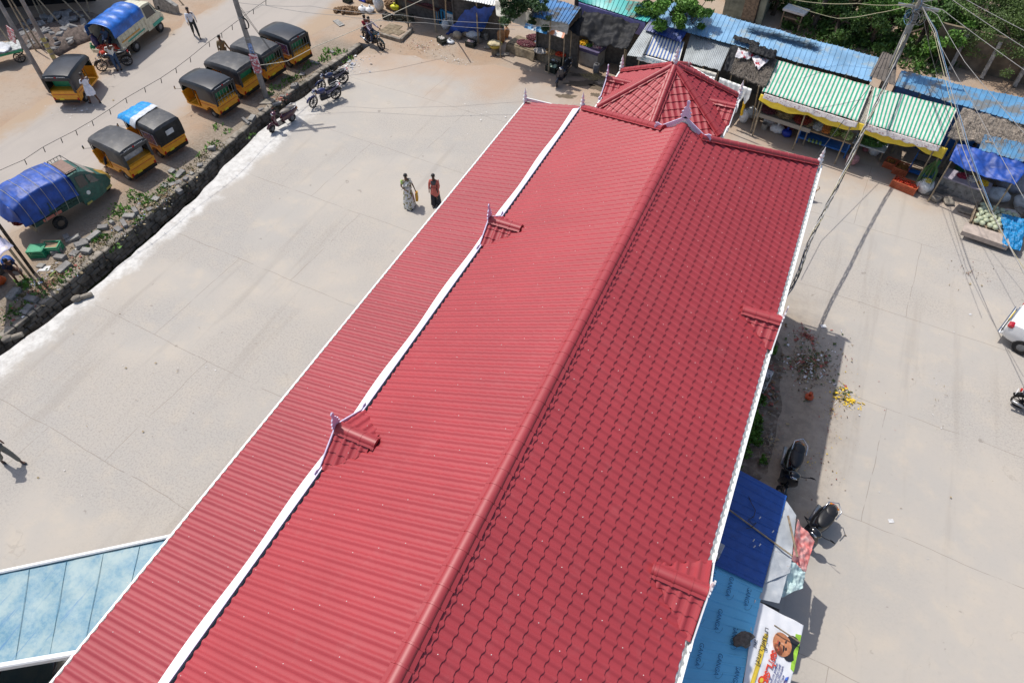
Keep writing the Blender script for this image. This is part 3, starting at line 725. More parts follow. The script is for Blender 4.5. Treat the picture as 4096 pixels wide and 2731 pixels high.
# ---- two wheelers (local +X forward, stands on its wheels)
def motorcycle(label, loc, rz, body=None, group='parked two-wheelers', lean=.12, steer=.35, kind='motorcycle'):
    t = thing('motorcycle', label, 'motorcycle', loc, rz, group); t.rotation_euler = (-lean, 0, rz)
    bm_ = body or mat('bike_dark_blue', (.012, .02, .07), .25, coat=.6)
    rear = wheel(t, (-.64, 0, .31), .31, .10, spokes=10, nm='wheel'); fr = wheel(t, (.66, 0, .31), .31, .085, spokes=10, nm='wheel')
    fr.rotation_euler = (0, 0, steer)
    fk = MB()
    for s_ in (-.07, .07): fk.tube((.66, s_, .31), (.46, s_, .86), .022, n=6)
    fk.build('front_fork', STEEL, t)
    MB().path([(.66+math.cos(a)*.34, 0, .31+math.sin(a)*.34) for a in [PI*.08+i*PI*.62/7 for i in range(8)]], .055, 6).build('mudguard', bm_, t, smooth=True)
    MB().path([(-.64+math.cos(a)*.36, 0, .33+math.sin(a)*.36) for a in [PI*.35+i*PI*.5/6 for i in range(7)]], .06, 6).build('mudguard', BLACKP, t, smooth=True)
    MB().rbox((.05, 0, .42), (.42, .24, .30), .06).lathe([(.09, 0), (.11, .03), (.11, .2), (.08, .24)], (.08, 0, .52), 10).box((.0, 0, .3), (.5, .2, .06)).tube((.3, 0, .75), (-.1, 0, .35), .03).tube((-.1, .1, .36), (-.64, .1, .31), .025).tube((-.1, -.1, .36), (-.64, -.1, .31), .025).build('engine', mat('engine_metal', (.05, .05, .055), .4, .5), t, smooth='a')
    MB().ell((.17, 0, .80), (.30, .15, .14), 14, 8).build('fuel_tank', bm_, t, smooth=True)
    MB().ell((-.22, 0, .80), (.25, .13, .055), 12, 6).ell((-.52, 0, .85), (.27, .115, .055), 12, 6).build('seat', BLACKP, t, smooth=True)
    MB().prism([(-.12, .55), (-.05, .74), (-.55, .80), (-.86, .88), (-.78, .78), (-.4, .62)], .22).build('side_panel', bm_, t, smooth='a')
    MB().tube((.44, 0, .86), (.42, 0, .95), .04).path([(.30, -.36, .98), (.38, -.26, 1.0), (.44, 0, .95), (.38, .26, 1.0), (.30, .36, .98)], .014, 6).build('handlebar', BLACKP, t)
    MB().ell((.58, 0, .86), (.09, .10, .11), 12, 8).build('headlamp', CHROME, t, smooth=True); MB().rbox((.54, 0, .96), (.12, .2, .12), .04, ry=.3).build('cowl', bm_, t, smooth='a')
    for s_ in (-1, 1):
        MB().tube((.40, s_*.24, 1.0), (.42, s_*.34, 1.14), .007, n=4).ell((.42, s_*.37, 1.18), (.012, .07, .045), 8, 5).build('mirror', BLACKP, t, smooth=True)
        MB().ell((.5, s_*.16, .84), (.03, .04, .025), 6, 4).build('indicator', AMBER, t)
    MB().path([(.05, -.13, .34), (-.2, -.17, .26), (-.45, -.18, .30)], .025, 6).tube((-.35, -.18, .28), (-.92, -.2, .38), .045, .05).build('exhaust', CHROME if kind == 'chrome' else STEEL, t, smooth=True)
    MB().path([(-.45, -.13, .9), (-.8, -.12, .96), (-.92, 0, .98), (-.8, .12, .96), (-.45, .13, .9)], .012, 5).build('grab_rail', STEEL, t)
    MB().box((-.90, 0, .82), (.05, .12, .07)).build('tail_lamp', REDL, t); MB().box((-.96, 0, .68), (.01, .2, .12)).build('number_plate', WHITE, t)
    MB().tube((-.05, .12, .3), (-.12, .3, .02), .012, n=5).build('side_stand', STEEL, t)
    return t
def scooter(label, loc, rz, body, trim=None, group='parked two-wheelers', lean=.14, steer=.3, seat=None):
    t = thing('scooter', label, 'scooter', loc, rz, group); t.rotation_euler = (-lean, 0, rz); tr = trim or body
    wheel(t, (-.60, 0, .22), .22, .10, nm='wheel'); f_ = wheel(t, (.64, 0, .22), .22, .09, nm='wheel'); f_.rotation_euler = (0, 0, steer)
    # rear bodywork, lofted
    secs = [(-.98, .05, .62, .74), (-.86, .14, .50, .80), (-.6, .20, .34, .82), (-.3, .20, .30, .78), (-.06, .16, .28, .70), (.02, .12, .28, .62)]; vs = []
    for x, w_, z0, z1 in secs:
        h = (z1-z0)/2; cz = (z0+z1)/2
        vs += [(x, w_*math.cos(a)*(1 if math.sin(a) < .3 else .9), cz+h*math.sin(a)) for a in [2*PI*k/10 for k in range(10)]]
    fs = [(i*10+j, i*10+(j+1) % 10, i*10+10+(j+1) % 10, i*10+10+j) for i in range(5) for j in range(10)]+[tuple(range(9, -1, -1)), tuple(range(50, 60))]
    MB().add(vs, fs).build('rear_body', body, t, smooth=True)
    MB().prism([(-.1, .26), (.34, .26), (.34, .31), (-.1, .31)], .30).build('footboard', BLACKP, t)
    vs = []
    for x, w_, z in ((.34, .17, .26), (.40, .21, .42), (.44, .21, .62), (.42, .16, .80), (.40, .10, .92)): vs += [(x, -w_, z), (x+.07, -w_*.5, z), (x+.09, 0, z), (x+.07, w_*.5, z), (x, w_, z)]
    fs = [(i*5+j, i*5+j+1, i*5+j+6, i*5+j+5) for i in range(4) for j in range(4)]
    mb = MB().add(vs, fs).add([(x-.03, y*.9, z) for x, y, z in vs], [tuple(reversed(f)) for f in fs]); mb.build('front_apron', tr, t, smooth=True)
    MB().path([(.64+math.cos(a)*.26, 0, .22+math.sin(a)*.27) for a in [PI*.1+i*PI*.75/7 for i in range(8)]], .065, 8).build('mudguard', body, t, smooth=True)
    MB().ell((-.36, 0, .82), (.42, .16, .07), 14, 6).ell((-.62, 0, .86), (.2, .14, .05), 12, 6).build('seat', seat or BLACKP, t, smooth=True)
    MB().path([(-.5, .17, .84), (-.8, .16, .88), (-.96, 0, .92), (-.8, -.16, .88), (-.5, -.17, .84)], .016, 6).build('grab_rail', CHROME, t, smooth=True)
    MB().ell((.40, 0, .98), (.13, .15, .10), 12, 8).build('handlebar_cowl', tr, t, smooth=True); MB().ell((.50, 0, .97), (.05, .09, .06), 10, 6).build('headlamp', CHROME, t, smooth=True)
    MB().path([(.28, -.34, 1.0), (.36, -.2, 1.0), (.38, 0, .99), (.36, .2, 1.0), (.28, .34, 1.0)], .014, 6).tube((.38, 0, .95), (.60, 0, .3), .03).build('handlebar', BLACKP, t)
    for s_ in (-1, 1):
        MB().tube((.36, s_*.2, 1.0), (.40, s_*.32, 1.16), .006, n=4).ell((.40, s_*.34, 1.2), (.012, .065, .04), 8, 5).build('mirror', BLACKP, t, smooth=True)
        MB().ell((-.93, s_*.09, .70), (.04, .035, .03), 6, 4).build('indicator', AMBER, t)
    MB().ell((-.965, 0, .68), (.04, .08, .05), 8, 5).build('tail_lamp', REDL, t, smooth=True); MB().box((-.97, 0, .52), (.01, .2, .12)).build('number_plate', WHITE, t)
    MB().tube((-.25, -.16, .26), (-.85, -.2, .34), .045, .05).build('exhaust', STEEL, t, smooth=True)
    MB().tube((-.1, .1, .28), (-.2, .28, .02), .012, n=5).build('side_stand', STEEL, t)
    return t
def hd(a, b):
    """heading from rear pixel to front pixel on the ground"""
    p, q = at(*a), at(*b); d = q-p; return p, q, math.atan2(d.y, d.x)
# auto rickshaws: rear-left wheel pixel gives the place
def auto(px, py, dx, rz, label, **k):
    p = at(px, py); rz_ = rz
    off = Matrix.Rotation(rz_, 3, 'Z') @ Vector((0, .60, 0)); q = p-off
    return rickshaw(label, (q.x+dx, q.y, .004), rz_, **k)
W_ = math.radians
A1 = auto(866, 470, 0, W_(176), 'auto rickshaw with glossy lettered hood and barred back, just left of the utility pole', lettering=1)
A2 = auto(968, 395, -.1, W_(177), 'auto rickshaw with dull hood, squeezed behind the one left of the utility pole', canvas=CANVG, rear='open')
A3 = auto(1062, 331, -.1, W_(175), 'auto rickshaw with faded hood and rear bars, second from the far row end', canvas=CANVG)
A4 = auto(1168, 272, -.1, W_(172), 'auto rickshaw with purple side poster at the far end of the row', poster=1, lettering=1)
A5 = auto(520, 720, 0, W_(174), 'auto rickshaw with a driver inside, right in front of the green cargo tempo', canvas=CANVG, rear='open', lettering=1, seatm=SILVER)
A6 = auto(655, 632, -.1, W_(173), 'auto rickshaw with bright blue and silver tarp over its hood', canvas=CANVG, rear='closed', poster=1, tarp=1)
_p, _q, _h = hd((331, 417), (427, 331)); _h = W_(108)
A7 = rickshaw('auto rickshaw across the road with a man in white standing at its door', (_p.x-.55, _p.y+.05, .004), _h+W_(6), rear='open', lettering=1)
# two wheelers
BK = mat('bike_gloss_black', (.008, .008, .010), .2, coat=.7); GRN = mat('bike_dark_green', (.012, .03, .03), .25, coat=.6)
def put(fn, rearpx, frontpx, label, wb, **k):
    p, q, h = hd(rearpx, frontpx); c = (p+q)/2
    return fn(label, (c.x, c.y, .006), h, **k)
put(motorcycle, (1378, 334), (1290, 366), 'black and blue motorcycle parked by the drain end, the farther of the parked pair', 1.3, lean=.16)
put(motorcycle, (1344, 397), (1262, 428), 'motorcycle with violet-blue tail, the nearer of the pair parked by the drain end', 1.3, body=mat('bike_violet', (.03, .035, .12), .25, coat=.6), lean=.16)
put(scooter, (1172, 485), (1093, 529), 'maroon scooter with beige panels parked on the white-washed drain edge', 1.25, body=mat('scooter_maroon', (.055, .008, .02), .22, coat=.7), trim=mat('scooter_maroon2', (.07, .01, .025), .22, coat=.7), seat=mat('beige_seat', (.22, .19, .16), .5), lean=.16)
put(scooter, (2262, 305), (2228, 346), 'dark scooter parked in front of the red tomato heap beside the melon crate', 1.25, body=mat('scooter_dark_blue', (.008, .01, .025), .22, coat=.7), lean=.14)
SA = put(scooter, (3150, 1845), (3113, 1985), 'large black scooter in the shade beside the dark blue shed roof', 1.3, body=BK, lean=.12, steer=.5)
SA.scale = (1.05, 1.3, 1.05); SBk = put(scooter, (3268, 2085), (3185, 2185), 'black scooter with chrome rail half hidden under the faded red cloth', 1.3, body=BK, lean=.16)
SBk.scale = (.97, 1.3, 1.0)
M1 = motorcycle('moving motorcycle with chrome exhaust carrying two riders past the drain end', tuple((at(1534, 205)+at(1462, 168))/2), hd((1462, 170), (1534, 206))[2], body=GRN, lean=0, steer=.1, group=None, kind='chrome')
MT = put(motorcycle, (523, 262), (413, 286), 'black motorcycle beside the white mini truck with green bag on its handlebar', 1.3, body=BK, lean=.1)
motorcycle('motorcycle at the right picture edge below the white car, only its rear wheel in view', (at(4050, 1640)+Vector((.75, .1, 0)))[:], W_(-12), body=mat('bike_blue', (.01, .03, .1), .25, coat=.6), lean=-.1)
for i, (a, b, l) in enumerate([((4078, 905), (4040, 960), 'black motorcycle with chrome mirrors behind the melon table, farther of the two'), ((4090, 1010), (4050, 1050), 'black motorcycle with a white plate behind the melon table, nearer of the two')]):
    p = at(*a); motorcycle(l, (p.x+.45, p.y, .006), W_(100), body=BK, lean=.12)
# ---- three-wheel cargo tempo with tarped load
GRT = mat('tempo_green', (.035, .12, .10), .45, var=.2, dirt=(.10, .13, .11), dscale=5); DGREEN = mat('tempo_dark_green', (.02, .07, .06), .55, var=.25)
def tempo(loc, rz):
    t = thing('cargo_tempo', 'old green three-wheel cargo tempo loaded under a roped royal blue tarp', 'cargo three-wheeler', loc, rz); MB.G = Matrix.Diagonal((.90, 1.12, 1.06, 1))
    # cab: tapering nose   (x forward; rear axle at 0)
    secs = [(1.45, .74, .42, 1.78), (1.9, .74, .42, 1.80), (2.3, .70, .42, 1.62), (2.65, .60, .42, 1.25), (3.05, .38, .44, .95), (3.25, .22, .50, .78)]; vs = []
    for x, w_, z0, z1 in secs: vs += [(x, -w_, z0), (x, -w_, z0+(z1-z0)*.55), (x, -w_*.86, z1), (x, w_*.86, z1), (x, w_, z0+(z1-z0)*.55), (x, w_, z0)]
    fs = [(i*6+j, i*6+j+1, i*6+j+7, i*6+j+6) for i in range(5) for j in range(5)]+[(0, 5, 4, 3, 2, 1), tuple(range(30, 36))]
    mb = MB(); mb.add(vs, fs); cab = mb.build('cab', GRT, t, smooth='a')
    for s_ in (-1, 1):
        MB().add([(1.62, s_*.745, 1.18), (2.05, s_*.745, 1.18), (2.05, s_*.68, 1.62), (1.66, s_*.68, 1.66)], [(0, 1, 2, 3)]).build('door_window', GLASSD, cab)
        MB().add([(2.15, s_*.74, 1.18), (2.62, s_*.63, 1.0), (2.40, s_*.62, 1.42), (2.15, s_*.68, 1.56)], [(0, 1, 2, 3)]).build('quarter_window', GLASSD, cab)
        MB().ell((1.85, s_*.745, .86), (.1, .008, .1), 12, 4).build('door_emblem', WHITE, cab)
        MB().box((2.3, s_*.62, .46), (1.6, .04, .08), rz=-s_*.2).build('sill', mat('tempo_yellow', (.50, .42, .12), .5, var=.2), cab)
    MB().add([(2.36, -.58, 1.56), (2.36, .58, 1.56), (2.70, .50, 1.22), (2.70, -.50, 1.22)], [(0, 3, 2, 1)]).build('windscreen', GLASSD, cab)
    MB().prism([(2.7, 1.2), (3.3, .78), (3.36, .66), (3.2, .55), (3.1, .86), (2.75, 1.08)], .5).build('bonnet', mat('tempo_ochre', (.42, .27, .06), .45), t, smooth='a')
    MB().box((1.75, 0, 1.83), (.55, 1.05, .02)).build('roof_panel', mat('tempo_roof_brown', (.22, .14, .11), .7), t)
    mb = MB()
    for y in (-.62, .62): mb.tube((1.45, y, 1.95), (2.1, y, 1.95), .016, n=5)
    for k in range(5): mb.tube((1.45+k*.16, -.62, 1.95), (1.45+k*.16, -.62, 1.80), .012, n=4).tube((1.45+k*.16, .62, 1.95), (1.45+k*.16, .62, 1.80), .012, n=4)
    mb.tube((1.45, -.62, 1.95), (1.45, .62, 1.95), .016, n=5).tube((2.1, -.62, 1.95), (2.1, .62, 1.95), .016, n=5).build('roof_rack', BLACKP, t)
    # bed
    mb = MB()
    for s_ in (-1, 1):
        for k in range(5): mb.box((.25, s_*.80, .82+k*.125), (2.4, .04, .10))
        for k in range(6): mb.box((-.9+k*.46, s_*.835, 1.08), (.05, .03, .62))
    mb.box((.25, 0, .72), (2.4, 1.6, .06)); mb.build('cargo_bed', DGREEN, t)
    MB().box((-.1, .825, .80), (.9, .02, .12)).box((-.1, -.825, .80), (.9, .02, .12)).build('side_stripe', mat('tempo_pink', (.5, .16, .12), .6, var=.3), t)
    MB().box((-1.0, 0, .62), (.06, 1.6, .2), ry=.3).build('tailboard', mat('tempo_tailboard', (.28, .22, .14), .7, var=.35, dirt=(.06, .13, .3), dscale=3), t)
    MB().box((.6, 0, .5), (2.8, .7, .14)).build('chassis', BLACKP, t)
    for s_ in (-1, 1): wheel(t, (.05, s_*.74, .30), .30, .16, rimm=mat('rusty_rim', (.14, .10, .07), .8))
    wheel(t, (2.66, 0, .26), .26, .14)
    MB().ell((3.34, 0, .70), (.07, .09, .09), 10, 6).build('headlamp', BLACKP, t, smooth=True)
    # tarp-covered load
    def tp(u, v):
        x = 1.42-2.75*u; a = (v-.5)*2; hw = .86+.03*math.sin(9*u)
        sidez = 1.02+.08*math.sin(7*u)-.2*max(0, u-.75)*2
        top = 1.92+.16*math.sin(2.5*u+.4)-.25*max(0, u-.8)*3
        s_ = abs(a)
        if s_ < .55: y = a/.55*hw*.86; z = top-.10*(s_/.55)**2
        else: k = (s_-.55)/.45; y = math.copysign(hw*(.86+.14*min(1, k*2)), a); z = top-.10-(top-.1-sidez)*k
        if u < .04: z -= .0
        n_ = mnoise.noise(Vector((x*2.2, a*3, 1)))*.05+mnoise.noise(Vector((x*6, a*8, 4)))*.018
        rp = min(abs(((u*5.0+.45) % 1)-.5)*2, 1); n_ += -.02*(1-min(1, abs(((u*5) % 1)-.0)*9))
        return (x, y+(n_ if s_ > .55 else 0)*math.copysign(1, a), z+n_)
    MB().grid(tp, 64, 48, 0).build('tarpaulin', BLUET, t, smooth=True)
    mb = MB()
    mb.grid(lambda u, v: (1.42+.02*v, (u-.5)*1.72, 1.86-.9*v+.03*math.sin(14*u)), 20, 4).build('tarpaulin_end', BLUET, t, smooth=True); mb = MB().grid(lambda u, v: (-1.33-.35*v*math.sin(PI*u), (u-.5)*1.75, 1.78-.55*v-.15*abs(u-.5)+.04*math.sin(15*u)), 24, 6)
    mb.build('tarpaulin_end', BLUET, t, smooth=True)
    mb = MB()
    for k in range(5):
        u = .06+k*.2; pts = []
        for j in range(25): p = Vector(tp(u, j/24)); pts.append(p+Vector((0, math.copysign(.015, p.y) if j < 6 or j > 18 else 0, .02)))
        a, b = pts[0], pts[-1]; mb.path([Vector((a.x-.05, -.86, .72))]+pts+[Vector((b.x-.05, .86, .72))], .011, 4)
    mb.build('rope', mat('pale_rope', (.42, .40, .33), .8), t)
    MB.G = None
    return t
T0 = tempo((-27.80, 12.15, .004), W_(79))

# ------------------------------------------------------------------ people
def skin(name, J, E, R, m, parent, sub=1, root=0):
    names = list(J); idx = {k: i for i, k in enumerate(names)}
    me = bpy.data.meshes.new(name); me.from_pydata([J[k] for k in names], [(idx[a], idx[b]) for a, b in E], [])
    o = bpy.data.objects.new(name, me); C.objects.link(o); md = o.modifiers.new('skin', 'SKIN'); md.use_smooth_shade = True
    if not me.skin_vertices: me.attributes.get('x')
    for i, k in enumerate(names):
        r = R.get(k, .03); me.skin_vertices[0].data[i].radius = (r, r) if not hasattr(r, '__len__') else r
    me.skin_vertices[0].data[idx[root] if isinstance(root, str) else root].use_root = True
    if sub: s_ = o.modifiers.new('sub', 'SUBSURF'); s_.levels = sub; s_.render_levels = sub
    me.materials.append(m); o.parent = parent; return o
BASEJ = dict(pel=(0, 0, .93), wai=(0, 0, 1.08), che=(0, 0, 1.27), nek=(0, 0, 1.43), hd0=(.01, 0, 1.50), hd1=(.015, 0, 1.62),
 shL=(0, .17, 1.37), elL=(.0, .23, 1.11), wrL=(.06, .24, .88), haL=(.08, .24, .80), shR=(0, -.17, 1.37), elR=(.0, -.23, 1.11), wrR=(.06, -.24, .88), haR=(.08, -.24, .80),
 hiL=(0, .09, .90), knL=(.02, .10, .49), anL=(0, .10, .08), toL=(.15, .11, .03), hiR=(0, -.09, .90), knR=(.02, -.10, .49), anR=(0, -.10, .08), toR=(.15, -.11, .03))
BR = dict(pel=.12, wai=.105, che=.125, nek=.05, hd0=.065, hd1=.085, shL=.055, elL=.036, wrL=.024, haL=.03, shR=.055, elR=.036, wrR=.024, haR=.03,
 hiL=.085, knL=.055, anL=.036, toL=.03, hiR=.085, knR=.055, anR=.036, toR=.03)
BE = [('pel', 'wai'), ('wai', 'che'), ('che', 'nek'), ('nek', 'hd0'), ('hd0', 'hd1'), ('che', 'shL'), ('shL', 'elL'), ('elL', 'wrL'), ('wrL', 'haL'), ('che', 'shR'), ('shR', 'elR'), ('elR', 'wrR'), ('wrR', 'haR'),
 ('pel', 'hiL'), ('hiL', 'knL'), ('knL', 'anL'), ('anL', 'toL'), ('pel', 'hiR'), ('hiR', 'knR'), ('knR', 'anR'), ('anR', 'toR')]
def person(label, loc, rz, pose=None, top=None, bottom=None, sari=None, hair='short', sleeve=1, group=None, lungi=None, scale=1.0, shoes=None, kurta=0):
    t = thing('person', label, 'person', loc, rz, group); t.scale = (scale,)*3
    J = {k: Vector(v) for k, v in BASEJ.items()}
    for k, v in (pose or {}).items(): J[k] = Vector(v)
    R = dict(BR); E = list(BE)
    for s_ in 'LR':       # five fingers
        h = J['ha'+s_]; d = (h-J['wr'+s_]).normalized(); side = Vector((0, 1, 0)).cross(d); side = side.normalized() if side.length > .1 else Vector((1, 0, 0))
        for i in range(4):
            k = 'f%d%s' % (i, s_); J[k] = h+d*(.085-.012*abs(i-1.3))+side*(.026*(i-1.5)); R[k] = .0085; E.append(('ha'+s_, k))
        k = 'th'+s_; J[k] = h+side*-.055+d*.02; R[k] = .010; E.append(('ha'+s_, k)); R['ha'+s_] = .027
    b = skin('body', J, E, R, SKIN, t, 1, 'pel')
    # face: nose, eyes, mouth, ears on the head
    hd = J['hd1']; f = MB()
    f.ell((hd.x+.085, hd.y, hd.z-.035), (.02, .013, .02), 6, 4).ell((hd.x, hd.y+.088, hd.z-.02), (.02, .012, .03), 6, 4).ell((hd.x, hd.y-.088, hd.z-.02), (.02, .012, .03), 6, 4); f.build('nose_and_ears', SKIN, t, smooth=True)
    f = MB().ell((hd.x+.078, hd.y+.032, hd.z), (.012, .015, .009), 6, 4).ell((hd.x+.078, hd.y-.032, hd.z), (.012, .015, .009), 6, 4).box((hd.x+.08, hd.y, hd.z-.075), (.01, .045, .012)); f.build('eyes_and_mouth', BLACKP, t)
    h = MB().ell((hd.x-.018, hd.y, hd.z+.03), (.090, .087, .080), 12, 8, .04)
    if hair == 'bun': h.ell((hd.x-.11, hd.y, hd.z-.03), (.05, .06, .05), 8, 6)
    if hair == 'long': h.path([(hd.x-.08, hd.y, hd.z), (hd.x-.12, hd.y+.02, hd.z-.2), (hd.x-.13, hd.y+.02, hd.z-.42)], [.05, .04, .018], 8)
    h.build('hair', HAIR, t, smooth=True)
    up = lambda k, p=0: Vector(J[k])
    if top:
        JJ = {k: J[k] for k in ('pel', 'wai', 'che', 'nek', 'shL', 'shR', 'elL', 'elR', 'wrL', 'wrR')}; JJ['nek'] = J['che'].lerp(J['nek'], .75); JJ['pel'] = J['pel']+Vector((0, 0, -.02-kurta*.05))
        RR = dict(pel=(.15, .15), wai=.13, che=.145, nek=.07, shL=.062, shR=.062)
        EE = [('pel', 'wai'), ('wai', 'che'), ('che', 'nek'), ('che', 'shL'), ('che', 'shR'), ('shL', 'elL'), ('shR', 'elR')]
        if sleeve > 1:
            EE += [('elL', 'wrL'), ('elR', 'wrR')]; RR.update(elL=.055, elR=.055, wrL=.038, wrR=.038)
        else:
            for s_ in 'LR': JJ['el'+s_] = J['sh'+s_].lerp(J['el'+s_], .75); RR['el'+s_] = .052; del JJ['wr'+s_]
        skin('blouse' if sari else 'shirt', JJ, EE, RR, top, t, 1, 'wai')
    if bottom:
        JJ = {k: J[k] for k in ('pel', 'hiL', 'hiR', 'knL', 'knR', 'anL', 'anR')}
        for s_ in 'LR': JJ['an'+s_] = J['an'+s_]+Vector((0, 0, .03))
        skin('trousers', JJ, [('pel', 'hiL'), ('pel', 'hiR'), ('hiL', 'knL'), ('hiR', 'knR'), ('knL', 'anL'), ('knR', 'anR')], dict(pel=.135, hiL=.105, hiR=.105, knL=.08, knR=.08, anL=.06, anR=.06), bottom, t, 1, 'pel')
    if sari or lungi:
        m = sari or lungi; z0 = .06 if sari else .56; c0 = J['pel']; c1 = (J['anL']+J['anR'])/2; c1 = c0.lerp(c1, (c0.z+.1-z0)/(c0.z+.1-.08)); hw = abs(J['anL'].x-J['anR'].x)/2
        def fn(u, v):
            a = 2*PI*u; z = 1.06+(z0-1.06)*v; c = c0.lerp(c1, v); fl = 1+.09*v*math.sin(9*a)+.05*v*math.sin(4*a+1)
            lk = 1 if sari else .4; rx = (.14+.05*min(1, v*2)+v*(.06+hw*.75)*lk)*fl; ry = (.15+.05*min(1, v*2)+v*.06*lk)*fl
            return (c.x+rx*math.cos(a), c.y+ry*math.sin(a), z)
        MB().grid(fn, 40, 12, 0).build('sari_skirt' if sari else 'lungi', m, t, smooth=True)
        if sari:   # drape over left shoulder
            def fd(u, v):
                p = Vector((.06, -.17, 1.02)).lerp(Vector((.10, .02, 1.22)), min(1, v*2)) if v < .5 else Vector((.10, .02, 1.22)).lerp(Vector((-.02, .15, 1.45)), (v-.5)*2)
                s2 = (u-.5)*.24; return (p.x+.04*math.sin(u*12)*.3+.075*math.cos((u-.5)*2.2), p.y+s2*.8, p.z+s2*.5)
            MB().grid(fd, 14, 16, .012).grid(lambda u, v: (-.06-.10*math.sin(v*1.4), .10+(u-.5)*.16, 1.45-.62*v), 8, 10, .01).build('sari_drape', m, t, smooth=True)
    for s_ in 'LR':
        a, o_ = J['an'+s_], J['to'+s_]; c = a.lerp(o_, .5); MB().ell((c.x, c.y, c.z-.03), (.13, .05, .032), 8, 5, rz=math.atan2((o_-a).y, (o_-a).x)).build('shoe', shoes or BLACKP, t, smooth=True)
    return t
WALK = dict(knL=(.20, .10, .52), anL=(.28, .10, .09), toL=(.43, .11, .05), knR=(-.04, -.10, .50), anR=(-.30, -.10, .14), toR=(-.19, -.11, .05), elL=(-.10, .24, 1.13), wrL=(-.10, .26, .90), haL=(-.09, .26, .82), elR=(.08, -.24, 1.14), wrR=(.24, -.25, .98), haR=(.29, -.25, .92))
def pmat(n, c, **k): return mat(n, c, .8, **k)
SARI = mat('sari_white_olive', (.66, .66, .66), .75, var=.05, dirt=(.22, .19, .06), dscale=9, dlo=.50, dhi=.54)
p = at(1640, 822)
person('woman in white and olive printed sari carrying a yellow bag across the yard', (p.x, p.y, .004), W_(-62), dict(knL=(.12, .1, .5), anL=(.20, .10, .08), toL=(.34, .1, .04), anR=(-.12, -.1, .09), toR=(.02, -.1, .04), elR=(.05, -.25, 1.13), wrR=(.20, -.10, 1.02), haR=(.24, -.02, 1.0), elL=(.0, .26, 1.12), wrL=(.04, .33, .90), haL=(.05, .35, .82)), top=SARI, sari=SARI, hair='bun', scale=.98)
_w = [o for o in C.objects if o.name.startswith('person')][-1]; MB().ell((.01, -.195, 1.30), (.075, .065, .13), 10, 8).build('sleeve', pmat('lime_blouse', (.42, .60, .18)), _w, smooth=True)
bag_p = Vector((p.x, p.y, 0))+Matrix.Rotation(W_(-62), 3, 'Z') @ Vector((.05, .37, 0))
t = thing('shopping_bag', 'yellow cloth bag with red side held by the woman in the printed sari', 'bag', (bag_p.x, bag_p.y, .36), W_(-62))
MB().prism([(-.15, 0), (.15, 0), (.17, .34), (-.15, .34)], .09).build('bag_body', [mat('bag_yellow', (.55, .30, .02), .7)], t)
MB().box((.0, -.055, .15), (.28, .02, .30)).build('side_panel', mat('bag_red', (.55, .02, .02), .7), t); MB().path([(-.08, 0, .33), (-.04, 0, .44), (.04, 0, .44), (.08, 0, .33)], .009, 5).build('handle', mat('bag_yellow', (.5, .3, .02)), t)
p = at(1746, 820)
person('woman in coral kurta with dark yoke and black patterned trousers walking by the eave', (p.x, p.y, .004), W_(-75), dict(knL=(.05, .09, .5), anL=(.0, .09, .08), anR=(.10, -.08, .09), toR=(.24, -.08, .04), elL=(.06, .24, 1.12), wrL=(.16, .20, .98), haL=(.20, .19, .92)), top=pmat('coral_kurta', (.55, .14, .11)), bottom=mat('black_floral', (.02, .022, .03), .8, var=.2, dirt=(.28, .16, .08), dscale=14, dlo=.62, dhi=.65), hair='bun', sleeve=2, kurta=3, scale=.96)
p = at(1746, 820); 
t_ = [o for o in C.objects if o.name.startswith('person')][-1]
MB().grid(lambda u, v: (.145*math.cos((u-.5)*2.4)*(1-.1*v), .14*math.sin((u-.5)*2.4), 1.43-.22*v), 12, 5, .012).build('yoke', pmat('slate_yoke', (.05, .06, .075)), t_, smooth=True)
MB().grid(lambda u, v: ((.15+.05*v)*(1+.06*math.sin(14*u))*math.cos(2*PI*u), (.165+.06*v)*math.sin(2*PI*u), 1.06-.40*v-.05*math.sin(6*PI*u)*v), 30, 6).build('kurta_hem', MATS['coral_kurta'], t_, smooth=True)
for s_ in (-1, 1): MB().grid(lambda u, v: (.0+(.10+.07*v)*(1+.08*math.sin(18*u))*math.cos(2*PI*u)+.05*s_*-v, s_*.10+(.10+.03*v)*math.sin(2*PI*u), .80-.70*v), 24, 8).build('trouser_leg', MATS['black_floral'], t_, smooth=True)
p = at(790, 150)
person('man in white shirt and dark trousers walking along the road', (p.x, p.y, .004), W_(-35), WALK, top=pmat('white_shirt', (.72, .74, .78)), bottom=pmat('charcoal_trousers', (.02, .025, .025)), sleeve=2, scale=1.02)
p = at(915, 262)
person('man in khaki shirt standing in the road behind the parked auto rickshaws', (p.x, p.y, .004), W_(-60), dict(elL=(.0, .26, 1.12), wrL=(.04, .36, .92), haL=(.05, .38, .86)), top=pmat('khaki_shirt', (.16, .12, .06)), bottom=pmat('khaki_trousers', (.14, .10, .05)), sleeve=2)
p = at(385, 415)
person('man in white shirt and short folded white lungi beside the auto across the road', (p.x, p.y, .004), W_(170), dict(knL=(.14, .12, .50), anL=(.22, .16, .08), toL=(.35, .18, .04), knR=(-.06, -.12, .5), anR=(-.18, -.16, .08), toR=(-.05, -.18, .04), elL=(.05, .25, 1.12), wrL=(.22, .10, 1.05), haL=(.26, .02, 1.05), elR=(.05, -.25, 1.12), wrR=(.20, -.10, 1.05), haR=(.25, -.02, 1.04)), top=pmat('white_cotton', (.74, .76, .82)), lungi=pmat('white_lungi', (.74, .77, .84)), scale=1.0)
p = at(480, 285)
